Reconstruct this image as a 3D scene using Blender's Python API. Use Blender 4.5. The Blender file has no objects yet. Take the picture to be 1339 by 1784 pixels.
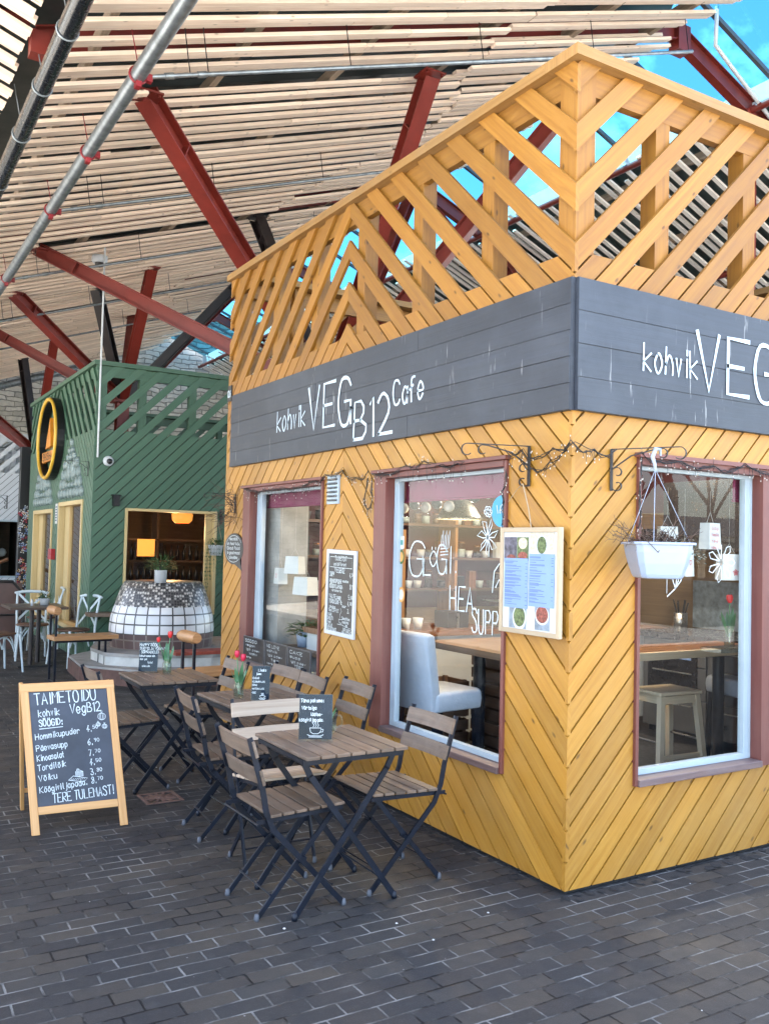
import bpy, math, random
from mathutils import Vector, Matrix
random.seed(7)
SC = bpy.context.scene
COL = SC.collection
R = math.radians

# ------------------------------------------------------------------ camera
CAMLOC = Vector((-2.92715, -3.15881, 1.6))
RX = Vector((0.85561468, -0.51707128, 0.02368128))
UP = Vector((-0.03987204, -0.02022449, 0.9990001))
FW = Vector((0.51607532, 0.85570337, 0.03792106))
cam = bpy.data.cameras.new("camera")
camo = bpy.data.objects.new("camera", cam); COL.objects.link(camo)
m = Matrix((RX, UP, -FW)).transposed().to_4x4(); m.translation = CAMLOC
camo.matrix_world = m
cam.sensor_fit = 'HORIZONTAL'; cam.sensor_width = 36.0
cam.lens = 36.0*1563.65/1339.0
cam.clip_start = 0.05; cam.clip_end = 600
SC.camera = camo
SC.render.resolution_x = 768; SC.render.resolution_y = 1024

# ------------------------------------------------------------------ sky + sun
SUN_EL = R(52); SUN_AZ = R(-60)          # azimuth measured from +Y towards +X
w = bpy.data.worlds.new("World"); SC.world = w; w.use_nodes = True
nt = w.node_tree
bg = nt.nodes['Background']
sky = nt.nodes.new('ShaderNodeTexSky'); sky.sky_type = 'NISHITA'; sky.sun_disc = False
sky.sun_elevation = SUN_EL; sky.sun_rotation = SUN_AZ
sky.air_density = 1.0; sky.dust_density = 1.2; sky.ozone_density = 1.2
# thin wispy cloud on the sky dome
tc = nt.nodes.new('ShaderNodeTexCoord')
mp = nt.nodes.new('ShaderNodeMapping'); mp.inputs['Scale'].default_value = (1.2, 3.0, 3.5)
nz = nt.nodes.new('ShaderNodeTexNoise'); nz.inputs['Scale'].default_value = 2.2; nz.inputs['Detail'].default_value = 9
nz.inputs['Roughness'].default_value = .62
rp = nt.nodes.new('ShaderNodeValToRGB'); rp.color_ramp.elements[0].position = .47; rp.color_ramp.elements[1].position = .78
rp.color_ramp.elements[1].color = (.8, .8, .8, 1)
mx = nt.nodes.new('ShaderNodeMix'); mx.data_type = 'RGBA'
nt.links.new(tc.outputs['Generated'], mp.inputs['Vector']); nt.links.new(mp.outputs[0], nz.inputs['Vector'])
nt.links.new(nz.outputs['Fac'], rp.inputs[0]); nt.links.new(rp.outputs[0], mx.inputs['Factor'])
nt.links.new(sky.outputs[0], mx.inputs['A']); mx.inputs['B'].default_value = (9, 9.6, 10.5, 1)
nt.links.new(mx.outputs['Result'], bg.inputs['Color'])
bg.inputs['Strength'].default_value = 0.15
sl = bpy.data.lights.new("sun", 'SUN'); sl.energy = 5.0; sl.angle = R(.5); sl.color = (1, .95, .87)
so = bpy.data.objects.new("sun", sl); COL.objects.link(so)
sdir = Vector((math.sin(SUN_AZ)*math.cos(SUN_EL), math.cos(SUN_AZ)*math.cos(SUN_EL), math.sin(SUN_EL)))
so.rotation_euler = sdir.to_track_quat('Z', 'Y').to_euler(); so.location = (0, 0, 30)
SC.view_settings.view_transform = 'Standard'; SC.view_settings.look = 'None'
SC.view_settings.gamma = 1; SC.view_settings.use_curve_mapping = False
SC.view_settings.exposure = 2.85

# ------------------------------------------------------------------ materials
def newmat(name):
    m = bpy.data.materials.new(name); m.use_nodes = True
    n = m.node_tree.nodes; l = m.node_tree.links
    return m, n, l, n['Principled BSDF']
def cmix(n, l, fac, a, b, mode='MIX'):
    x = n.new('ShaderNodeMix'); x.data_type = 'RGBA'; x.blend_type = mode
    for k, v in (('Factor', fac), ('A', a), ('B', b)):
        if hasattr(v, 'default_value') or hasattr(v, 'links'): l.new(v, x.inputs[k])
        elif k == 'Factor': x.inputs[k].default_value = v
        else: x.inputs[k].default_value = (v[0], v[1], v[2], 1)
    return x.outputs['Result']
def math_(n, l, op, a, b=None):
    x = n.new('ShaderNodeMath'); x.operation = op
    for i, v in enumerate((a, b)):
        if v is None: continue
        if hasattr(v, 'links'): l.new(v, x.inputs[i])
        else: x.inputs[i].default_value = v
    return x.outputs[0]
def noise(n, l, vec, scale, detail=4, rough=.55):
    x = n.new('ShaderNodeTexNoise'); x.inputs['Scale'].default_value = scale; x.inputs['Detail'].default_value = detail
    x.inputs['Roughness'].default_value = rough
    if vec is not None: l.new(vec, x.inputs['Vector'])
    return x.outputs['Fac']
def ramp(n, l, fac, p0, p1, c0=(0, 0, 0), c1=(1, 1, 1)):
    x = n.new('ShaderNodeValToRGB'); e = x.color_ramp.elements
    e[0].position = p0; e[1].position = p1; e[0].color = (*c0, 1); e[1].color = (*c1, 1)
    l.new(fac, x.inputs[0]); return x.outputs[0]
def mapping(n, l, vec, scale):
    x = n.new('ShaderNodeMapping'); x.inputs['Scale'].default_value = scale; l.new(vec, x.inputs['Vector']); return x.outputs[0]
def bump(n, l, b, h, dist, strength=1.0):
    x = n.new('ShaderNodeBump'); x.inputs['Distance'].default_value = dist; x.inputs['Strength'].default_value = strength
    l.new(h, x.inputs['Height']); l.new(x.outputs[0], b.inputs['Normal'])
KA = .72     # finishes darkened against the raised exposure so the ceiling slats look better lit
def plain(name, c, rough=.5, metal=0, nscale=6, var=.15, bmp=.0, spec=.5, coat=0, ka=KA):
    m, n, l, b = newmat(name)
    t = n.new('ShaderNodeTexCoord').outputs['Object']
    c = tuple(v*ka for v in c)
    f = noise(n, l, t, nscale, 6, .6)
    lo = tuple(max(0, v*(1-var)) for v in c); hi = tuple(min(1, v*(1+var)) for v in c)
    l.new(cmix(n, l, ramp(n, l, f, .3, .7), lo, hi), b.inputs['Base Color'])
    f2 = noise(n, l, t, nscale*5, 5, .6)
    r = math_(n, l, 'MULTIPLY_ADD', f2, .3); r.node.inputs[2].default_value = rough-.15
    l.new(r, b.inputs['Roughness'])
    b.inputs['Metallic'].default_value = metal; b.inputs['Specular IOR Level'].default_value = spec
    b.inputs['Coat Weight'].default_value = coat
    if bmp: bump(n, l, b, f2, bmp)
    return m
def wood(name, c1, c2, rough=.55, var=.25, knots=.5, fine=60, bmp=.0008, weather=0, wcol=(.4, .38, .35), drips=0, ka=KA, stretch=.6, splash=0):
    """grain runs along U of the UV map (metres)"""
    m, n, l, b = newmat(name)
    c1 = tuple(v*ka for v in c1); c2 = tuple(v*ka for v in c2); wcol = tuple(v*ka for v in wcol)
    uv = n.new('ShaderNodeUVMap').outputs[0]
    g = mapping(n, l, uv, (stretch, fine*.5, 1))
    d = math_(n, l, 'MULTIPLY', noise(n, l, mapping(n, l, uv, (.8, 4, 1)), 1.6, 2), 2.0)
    vx = n.new('ShaderNodeVectorMath'); vx.operation = 'ADD'; l.new(g, vx.inputs[0]); l.new(d, vx.inputs[1])
    f = noise(n, l, vx.outputs[0], 1.6, 8, .68)
    col = cmix(n, l, ramp(n, l, f, .32, .68), c1, c2)
    at = n.new('ShaderNodeAttribute'); at.attribute_name = 'var'
    v = math_(n, l, 'MULTIPLY_ADD', at.outputs['Fac'], var*2); v.node.inputs[2].default_value = 1-var
    vm = n.new('ShaderNodeVectorMath'); vm.operation = 'SCALE'; l.new(col, vm.inputs[0]); l.new(v, vm.inputs['Scale'])
    col = vm.outputs[0]
    if knots:
        vo = n.new('ShaderNodeTexVoronoi'); vo.voronoi_dimensions = '2D'; vo.inputs['Scale'].default_value = 1.0
        l.new(mapping(n, l, uv, (2.2, 5.0, 1)), vo.inputs['Vector'])
        k = ramp(n, l, vo.outputs['Distance'], .018, .048, (1, 1, 1), (0, 0, 0))
        k = math_(n, l, 'MULTIPLY', k, knots)
        col = cmix(n, l, k, col, tuple(x*.28 for x in c1))
    ob = n.new('ShaderNodeTexCoord').outputs['Object']
    if weather:
        wf = math_(n, l, 'MULTIPLY', ramp(n, l, noise(n, l, ob, 1.3, 6, .7), .45, .72), weather)
        col = cmix(n, l, wf, col, wcol)
        sp = ramp(n, l, noise(n, l, ob, 55, 2, .5), .70, .76)
        col = cmix(n, l, math_(n, l, 'MULTIPLY', sp, weather), col, tuple(x*.35 for x in c1))
    if drips:
        dn = noise(n, l, mapping(n, l, ob, (44, 44, 4.5)), 1.0, 3, .5)
        dm = math_(n, l, 'MULTIPLY', ramp(n, l, dn, .66, .70), ramp(n, l, noise(n, l, ob, 2.2, 2), .45, .6))
        col = cmix(n, l, math_(n, l, 'MULTIPLY', dm, drips), col, (.6, .6, .58))
    if splash:      # dried splash dirt along the foot of the wall
        sz = n.new('ShaderNodeSeparateXYZ'); l.new(ob, sz.inputs[0])
        hgt = ramp(n, l, math_(n, l, 'ADD', sz.outputs[2], math_(n, l, 'MULTIPLY', noise(n, l, ob, 9, 5, .7), -.22)), 0.0, .12, (1, 1, 1), (0, 0, 0))
        col = cmix(n, l, math_(n, l, 'MULTIPLY', hgt, splash), col, (.10, .075, .045))
    l.new(col, b.inputs['Base Color'])
    r = math_(n, l, 'MULTIPLY_ADD', f, .3); r.node.inputs[2].default_value = rough-.15
    l.new(r, b.inputs['Roughness'])
    if bmp: bump(n, l, b, f, bmp)
    return m
def glassmat(name, tint=(1, 1, 1), refl=1.4, ior=1.5):
    m, n, l, b = newmat(name); n.remove(b)
    tr = n.new('ShaderNodeBsdfTransparent'); tr.inputs[0].default_value = (*tint, 1)
    gl = n.new('ShaderNodeBsdfGlossy'); gl.inputs['Roughness'].default_value = 0.0
    ge = n.new('ShaderNodeNewGeometry'); dp = n.new('ShaderNodeVectorMath'); dp.operation = 'DOT_PRODUCT'
    l.new(ge.outputs['Incoming'], dp.inputs[0]); l.new(ge.outputs['Normal'], dp.inputs[1])
    c = math_(n, l, 'ABSOLUTE', dp.outputs['Value']); c = math_(n, l, 'POWER', math_(n, l, 'SUBTRACT', 1.0, c), 5.0)
    f0 = ((ior-1)/(ior+1))**2
    fm = n.new('ShaderNodeMath'); fm.operation = 'MULTIPLY_ADD'; fm.use_clamp = True; l.new(c, fm.inputs[0]); fm.inputs[1].default_value = (1-f0)*refl; fm.inputs[2].default_value = f0*refl
    mxs = n.new('ShaderNodeMixShader'); l.new(fm.outputs[0], mxs.inputs[0]); l.new(tr.outputs[0], mxs.inputs[1]); l.new(gl.outputs[0], mxs.inputs[2])
    l.new(mxs.outputs[0], n['Material Output'].inputs['Surface'])
    return m
def emit(name, c, s):
    m, n, l, b = newmat(name)
    b.inputs['Base Color'].default_value = (*c, 1); b.inputs['Emission Color'].default_value = (*c, 1); b.inputs['Emission Strength'].default_value = s
    return m

M = {}
M['yellow'] = wood('yellow_stained_pine', (.42, .178, .015), (.565, .280, .038), .5, .15, .85, weather=.24, wcol=(.60, .40, .15))
M['yellow_lat'] = wood('shaded_yellow_lattice', (.30, .115, .009), (.43, .195, .024), .55, .18, .8, weather=.15, wcol=(.40, .25, .08))  # darker copy of the yellow pine: dimmer light up high put into colour
M['yellow_end'] = wood('weathered_yellow_cap', (.28, .135, .03), (.42, .23, .07), .65, .2, .4, weather=.35, wcol=(.33, .25, .15))
M['yellow_back'] = plain('dark_wall_felt', (.045, .04, .035), .8)
M['slat'] = wood('raw_pine_slat', (.68, .50, .365), (.87, .73, .59), .6, .13, .55, fine=50, bmp=.0005, ka=1)
M['slat_far'] = wood('raw_pine_slat_skylit', (.74, .68, .60), (.90, .86, .80), .6, .12, .4, fine=50, bmp=.0005, ka=1)  # paler copy of the slat wood: skylight sun put into the colour
M['purlin'] = wood('purlin_timber', (.30, .22, .15), (.50, .38, .27), .7, .2, .4)
M['green'] = wood('green_painted_board', (.055, .130, .075), (.078, .170, .105), .5, .09, .15, bmp=.0005, weather=.12, wcol=(.09, .16, .11))
M['white_board'] = wood('white_painted_board', (.62, .66, .70), (.76, .80, .84), .5, .06, .1, bmp=.0004)
M['slate_board'] = wood('slate_blue_painted_board', (.022, .027, .037), (.042, .050, .068), .5, .16, .25, bmp=.0012, weather=.25, wcol=(.13, .15, .18), drips=.3)
M['brown'] = wood('red_brown_frame_paint', (.15, .040, .030), (.22, .068, .050), .5, .1, .1, weather=.25, wcol=(.30, .17, .13))
M['sill'] = wood('worn_sill_paint', (.13, .075, .07), (.21, .14, .13), .5, .1, .1, weather=.5, wcol=(.26, .23, .23))
M['cream'] = wood('cream_painted_frame', (.60, .44, .19), (.72, .56, .28), .5, .08, .1)
M['upvc'] = plain('pale_blue_white_profile', (.46, .56, .63), .35, var=.06)
M['red_steel'] = plain('oxide_red_steel', (.21, .026, .016), .45, nscale=3, var=.25, bmp=.0004)
M['black_steel'] = plain('dark_brown_steel', (.030, .022, .022), .45, nscale=3, var=.3)
M['galv'] = plain('galvanised_pipe', (.34, .38, .40), .38, .75, nscale=14, var=.3)
M['pipe_black'] = plain('black_plastic_pipe', (.012, .014, .018), .25, nscale=8, var=.3)
M['pipe_white'] = plain('white_painted_conduit', (.70, .72, .72), .4)
M['red_clamp'] = plain('red_clamp_paint', (.30, .012, .02), .4)
M['blackpaint'] = plain('navy_black_powder_coat', (.008, .012, .022), .38, nscale=20, var=.35, bmp=.0002, spec=.3)
M['iron'] = plain('black_wrought_iron', (.008, .008, .009), .45)
M['seatwood'] = wood('weathered_acacia_slat', (.085, .052, .034), (.235, .155, .100), .55, .28, .3, bmp=.0008, weather=.5, wcol=(.36, .30, .25))
M['seatlight'] = wood('bleached_acacia_slat', (.42, .31, .22), (.60, .48, .36), .6, .2, .2, bmp=.0008)
M['orange_wood'] = wood('orange_pine_frame', (.62, .30, .09), (.80, .44, .17), .45, .08, .2)
M['chalk'] = plain('chalkboard', (.042, .052, .075), .5, nscale=3, var=.45)
M['chalk_black'] = plain('black_menu_board', (.010, .010, .015), .35, nscale=8, var=.3)
M['card'] = plain('dark_menu_card', (.008, .020, .038), .6, nscale=8, var=.3, spec=.12)
M['chalkline'] = plain('chalk_writing', (.78, .86, .86), .8, nscale=60, var=.2)
M['paintwhite'] = plain('white_lettering', (.68, .80, .88), .55, nscale=30, var=.10)
M['white'] = plain('white_paint', (.66, .69, .71), .45, var=.05)
M['offwhite'] = plain('paper_white', (.70, .71, .69), .75, var=.05)
M['slipcover'] = plain('white_fabric', (.50, .56, .66), .85, nscale=14, var=.06, bmp=.002)
M['whitemetal'] = plain('pale_blue_white_chair_paint', (.62, .72, .76), .35, var=.08)
M['darkwood'] = wood('dark_table_top', (.05, .032, .024), (.10, .065, .048), .35, .1, .1)
M['midwood'] = wood('brown_counter_top', (.16, .065, .028), (.28, .125, .055), .3, .1, .1)
M['palewood'] = wood('pale_birch', (.42, .32, .20), (.58, .46, .31), .5, .1, .2)
M['birch'] = wood('brightened_birch', (.62, .50, .34), (.78, .66, .48), .5, .08, .15, ka=1)  # brighter copy of the pale birch so stool and bar edge look lit
M['cratewood'] = wood('stained_crate_slat', (.085, .042, .024), (.18, .090, .05), .6, .25, .3)
M['barwood'] = wood('honey_log', (.42, .20, .08), (.62, .34, .15), .45, .1, .4)
M['burgundy'] = plain('burgundy_blind', (.20, .008, .065), .75, var=.12)
M['kgrey'] = plain('grey_kitchen_front', (.10, .10, .105), .35, var=.1)
M['kblack'] = plain('black_worktop', (.02, .018, .02), .25)
M['inwall'] = wood('interior_pine_wall', (.20, .13, .07), (.30, .20, .11), .6, .12, .2)
M['inwall_dark'] = plain('interior_maroon_wall', (.09, .018, .022), .7)
M['infloor'] = plain('interior_floor', (.05, .05, .055), .35)
M['inceil'] = plain('interior_ceiling', (.20, .17, .14), .8)
M['steel'] = plain('brushed_steel', (.55, .55, .55), .3, .9, var=.1)
M['pendant'] = plain('spun_metal_shade', (.55, .54, .50), .28, .9, var=.1)
M['glass'] = glassmat('window_glass', (.93, .96, .95), .85)
M['glass_clear'] = glassmat('clear_glass', (.90, .95, .93), 1.3)
M['acrylic'] = glassmat('clear_acrylic', (.95, .97, .98), .25)
M['skyglass'] = glassmat('sky_dimming_glazing', (.10, .34, .46), .3)  # tint added to dim and blue the blown-out sky behind the panes
M['water'] = glassmat('water', (.88, .94, .93), .7, 1.33)
M['bulb_warm'] = emit('warm_bulb', (1, .52, .18), 5)
M['bulb_tiny'] = plain('clear_fairy_bulb', (.75, .70, .62), .25)
M['leaf'] = plain('leaf_green', (.055, .13, .035), .5, nscale=12, var=.5)
M['leaf_dark'] = plain('dark_leaf', (.025, .065, .025), .5, nscale=12, var=.5)
M['leaf_grey'] = plain('silver_leaf', (.22, .28, .22), .6, nscale=12, var=.3)
M['tulip_leaf'] = plain('tulip_leaf', (.10, .26, .12), .45, nscale=10, var=.35)
M['tulip_red'] = plain('tulip_petal', (.72, .028, .03), .45, nscale=20, var=.25)
M['tulip_pink'] = plain('tulip_petal_deep', (.60, .015, .06), .45, nscale=20, var=.25)
M['twig'] = plain('brown_twig', (.11, .065, .045), .8, nscale=30, var=.4)
M['paintmark'] = M['chalkline']
M['cone'] = plain('pine_cone', (.10, .05, .032), .8, nscale=40, var=.5)
M['potwhite'] = plain('white_plastic_pot', (.38, .46, .60), .35, var=.05)
M['bark'] = plain('tree_bark', (.09, .06, .05), .9, nscale=6, var=.4, bmp=.01)
M['sheet'] = plain('dark_corrugated_sheet', (.032, .044, .044), .42, .3, nscale=2, var=.35)
M['sheet_light'] = plain('light_corrugated_sheet', (.10, .14, .135), .4, .4, nscale=2, var=.3)
M['concrete'] = plain('worn_concrete', (.36, .35, .33), .8, nscale=5, var=.25, bmp=.002)
M['whitestone'] = plain('white_painted_step', (.62, .63, .60), .7, nscale=7, var=.18, bmp=.001)
M['brownstone'] = plain('brown_painted_step', (.13, .065, .05), .75, nscale=7, var=.4, bmp=.001)
M['brick_red'] = plain('red_painted_step', (.36, .075, .045), .75, nscale=9, var=.3)
M['sign_black'] = plain('sign_black', (.008, .008, .009), .4)
M['sign_orange'] = plain('sign_orange', (.85, .30, .02), .4)
M['sign_yellow'] = plain('sign_yellow', (.85, .50, .05), .4)
M['bluegraf'] = plain('pale_blue_sticker', (.03, .36, .60), .4)
M['redbox'] = plain('red_alarm_box', (.45, .015, .02), .35)
M['ceramic_grey'] = plain('grey_scale_tile', (.20, .27, .26), .4, nscale=30, var=.35)
M['leather'] = plain('brown_vinyl_screen', (.10, .055, .045), .4, nscale=4, var=.2)
M['rust_iron'] = plain('rusty_cast_iron', (.20, .115, .09), .7, nscale=40, var=.35, bmp=.001)
M['dirt'] = plain('black_dirt', (.018, .018, .02), .9, nscale=30, var=.4, bmp=.004)
M['litter'] = plain('pale_crumb', (.72, .72, .70), .8)
M['plaster'] = plain('cream_plaster', (.62, .56, .45), .8, nscale=3, var=.1)
M['rooftile'] = plain('grey_roof_felt', (.10, .10, .11), .8)
M['blueprint'] = plain('pale_blue_paper', (.25, .38, .70), .6, var=.05)
M['inkgrey'] = plain('menu_print', (.10, .14, .25), .7)
M['food_a'] = plain('food_green', (.13, .17, .06), .6, nscale=90, var=.9)
M['food_b'] = plain('food_red', (.28, .075, .05), .6, nscale=90, var=.9)
M['food_c'] = plain('food_cream', (.70, .60, .42), .6, nscale=70, var=.3)
M['photo_bg'] = plain('photo_dark', (.10, .09, .12), .5, nscale=40, var=.9)
M['photo_grey'] = plain('photo_grey', (.26, .32, .38), .5, nscale=20, var=.4)
M['rubber'] = plain('grey_rubber_foot', (.10, .11, .13), .7)
M['red_ink'] = plain('red_felt_pen', (.70, .08, .10), .6)
M['gravelgrey'] = plain('bounce_paving', (.54, .52, .48), .9, ka=1, nscale=.5, var=.15)  # pale to bounce sunlight onto the ceiling; the forecourt itself is dark pavers
M['orange_disc'] = plain('orange_sticker', (.80, .42, .12), .5)
M['teal_sticker'] = plain('teal_sticker', (.12, .34, .30), .5)
M['amber'] = emit('amber_lit_shade', (.9, .30, .05), .18)

def paver_mat():
    m, n, l, b = newmat('clinker_pavers')
    t = n.new('ShaderNodeTexCoord').outputs['Object']
    wob = n.new('ShaderNodeVectorMath'); wob.operation = 'SCALE'; wob.inputs['Scale'].default_value = .010
    nc = n.new('ShaderNodeTexNoise'); nc.inputs['Scale'].default_value = 7; nc.inputs['Detail'].default_value = 2; l.new(t, nc.inputs['Vector']); l.new(nc.outputs['Color'], wob.inputs[0])
    ad = n.new('ShaderNodeVectorMath'); ad.operation = 'ADD'; l.new(t, ad.inputs[0]); l.new(wob.outputs[0], ad.inputs[1])
    wb2 = n.new('ShaderNodeVectorMath'); wb2.operation = 'SCALE'; wb2.inputs['Scale'].default_value = .0055
    nc2 = n.new('ShaderNodeTexNoise'); nc2.inputs['Scale'].default_value = 55; nc2.inputs['Detail'].default_value = 3; l.new(t, nc2.inputs['Vector']); l.new(nc2.outputs['Color'], wb2.inputs[0])
    ad2 = n.new('ShaderNodeVectorMath'); ad2.operation = 'ADD'; l.new(ad.outputs[0], ad2.inputs[0]); l.new(wb2.outputs[0], ad2.inputs[1])
    br = n.new('ShaderNodeTexBrick'); l.new(ad2.outputs[0], br.inputs['Vector'])
    br.inputs['Scale'].default_value = 1; br.inputs['Brick Width'].default_value = .197; br.inputs['Row Height'].default_value = .0865
    br.inputs['Mortar Size'].default_value = .0048; br.inputs['Mortar Smooth'].default_value = .35
    br.offset = .42; br.offset_frequency = 2
    br.inputs['Color1'].default_value = (0, 0, 0, 1); br.inputs['Color2'].default_value = (1, 1, 1, 1); br.inputs['Mortar'].default_value = (.5, .5, .5, 1)
    rc = n.new('ShaderNodeValToRGB'); rc.color_ramp.interpolation = 'LINEAR'
    e = rc.color_ramp.elements; e[0].position = 0; e[0].color = (.028, .030, .034, 1); e[1].position = 1; e[1].color = (.042, .044, .047, 1)
    x = e.new(.45); x.color = (.031, .033, .038, 1); x = e.new(.8); x.color = (.050, .047, .044, 1)
    l.new(br.outputs['Color'], rc.inputs[0])
    big = ramp(n, l, noise(n, l, t, .7, 4, .6), .3, .7)
    c = cmix(n, l, 1.0, rc.outputs[0], cmix(n, l, big, (.86, .88, .92), (1.18, 1.13, 1.06)), 'MULTIPLY'); c = cmix(n, l, 1.0, c, (.90, .85, .79), 'MULTIPLY')
    grain = noise(n, l, t, 190, 4, .7)
    c = cmix(n, l, math_(n, l, 'MULTIPLY', ramp(n, l, grain, .60, .72), .55), c, (.13, .135, .14))
    stain = ramp(n, l, noise(n, l, t, 9, 6, .65), .58, .75)
    c = cmix(n, l, math_(n, l, 'MULTIPLY', stain, .3), c, (.075, .078, .082))
    # joints: sandy pale grout in places, dirt in others
    jn = ramp(n, l, noise(n, l, t, 2.6, 5, .65), .44, .60)
    jc = cmix(n, l, jn, (.005, .005, .006), (.17, .17, .165))
    c = cmix(n, l, br.outputs['Fac'], c, jc)
    sp = ramp(n, l, noise(n, l, t, 38, 2, .4), .775, .80)
    c = cmix(n, l, math_(n, l, 'MULTIPLY', sp, .5), c, (.5, .5, .5))
    l.new(c, b.inputs['Base Color'])
    rr = math_(n, l, 'MULTIPLY_ADD', ramp(n, l, noise(n, l, t, 5, 5, .6), .3, .75), .3); rr.node.inputs[2].default_value = .55; b.inputs['Specular IOR Level'].default_value = .3
    l.new(rr, b.inputs['Roughness'])
    h = math_(n, l, 'SUBTRACT', math_(n, l, 'MULTIPLY', grain, .22), br.outputs['Fac'])
    bc = math_(n, l, 'MULTIPLY', br.outputs['Color'], .25)
    h2 = math_(n, l, 'ADD', h, bc)
    bump(n, l, b, h2, .007)
    return m
M['paver'] = paver_mat()
def stone_mat():
    m, n, l, b = newmat('limestone_rubble')
    t = n.new('ShaderNodeTexCoord').outputs['Object']
    mp = mapping(n, l, t, (1, 1, 1)); 
    sx = n.new('ShaderNodeSeparateXYZ'); l.new(t, sx.inputs[0]); cb = n.new('ShaderNodeCombineXYZ')
    l.new(sx.outputs[0], cb.inputs[0]); l.new(sx.outputs[2], cb.inputs[1])
    nc = n.new('ShaderNodeTexNoise'); nc.inputs['Scale'].default_value = 3; l.new(t, nc.inputs['Vector'])
    s = n.new('ShaderNodeVectorMath'); s.operation = 'SCALE'; s.inputs['Scale'].default_value = .18; l.new(nc.outputs['Color'], s.inputs[0])
    a = n.new('ShaderNodeVectorMath'); a.operation = 'ADD'; l.new(cb.outputs[0], a.inputs[0]); l.new(s.outputs[0], a.inputs[1])
    br = n.new('ShaderNodeTexBrick'); l.new(a.outputs[0], br.inputs['Vector']); br.inputs['Scale'].default_value = 1
    br.inputs['Brick Width'].default_value = .42; br.inputs['Row Height'].default_value = .13; br.inputs['Mortar Size'].default_value = .014; br.inputs['Mortar Smooth'].default_value = .6
    br.inputs['Color1'].default_value = (.36, .34, .29, 1); br.inputs['Color2'].default_value = (.58, .55, .49, 1); br.inputs['Mortar'].default_value = (.20, .19, .17, 1)
    c = cmix(n, l, ramp(n, l, noise(n, l, t, 5, 6, .65), .3, .7), (.75, .75, .75), (1.15, 1.12, 1.05))
    l.new(cmix(n, l, 1.0, br.outputs['Color'], c, 'MULTIPLY'), b.inputs['Base Color']); b.inputs['Roughness'].default_value = .9
    bump(n, l, b, math_(n, l, 'SUBTRACT', noise(n, l, t, 7, 6), br.outputs['Fac']), .03)
    return m
M['stone'] = stone_mat()
def tilemat(name, kind):
    m, n, l, b = newmat(name)
    uv = n.new('ShaderNodeUVMap').outputs[0]
    if kind == 'mosaic':
        vo = n.new('ShaderNodeTexVoronoi'); vo.voronoi_dimensions = '2D'; vo.inputs['Scale'].default_value = 30; vo.inputs['Randomness'].default_value = .35; l.new(uv, vo.inputs['Vector'])
        disc = ramp(n, l, vo.outputs['Distance'], .38, .44, (1, 1, 1), (0, 0, 0))
        sx = n.new('ShaderNodeSeparateColor'); l.new(vo.outputs['Color'], sx.inputs[0])
        cc = cmix(n, l, ramp(n, l, sx.outputs[0], .55, .6), (.028, .026, .028), (.50, .47, .43))
        l.new(cmix(n, l, disc, (.10, .095, .09), cc), b.inputs['Base Color']); bump(n, l, b, disc, .003)
    else:
        br = n.new('ShaderNodeTexBrick'); l.new(uv, br.inputs['Vector']); br.inputs['Scale'].default_value = 1; br.offset = 0
        W, c1, c2, mo = ((.148, (.50, .51, .52, 1), (.66, .67, .68, 1), (.05, .05, .05, 1)) if kind == 'white' else (.148, (.085, .055, .055, 1), (.125, .085, .08, 1), (.20, .17, .15, 1)))
        br.inputs['Brick Width'].default_value = W; br.inputs['Row Height'].default_value = .117 if kind == 'white' else .11; br.inputs['Mortar Size'].default_value = .009
        br.inputs['Color1'].default_value = c1; br.inputs['Color2'].default_value = c2; br.inputs['Mortar'].default_value = mo
        l.new(br.outputs['Color'], b.inputs['Base Color'])
        bump(n, l, b, math_(n, l, 'SUBTRACT', 1.0, br.outputs['Fac']), .003)
    b.inputs['Roughness'].default_value = .3
    return m
M['t_mosaic'] = tilemat('pebble_mosaic', 'mosaic'); M['t_white'] = tilemat('white_glazed_tile', 'white'); M['t_brown'] = tilemat('brown_glazed_tile', 'brown')

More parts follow.
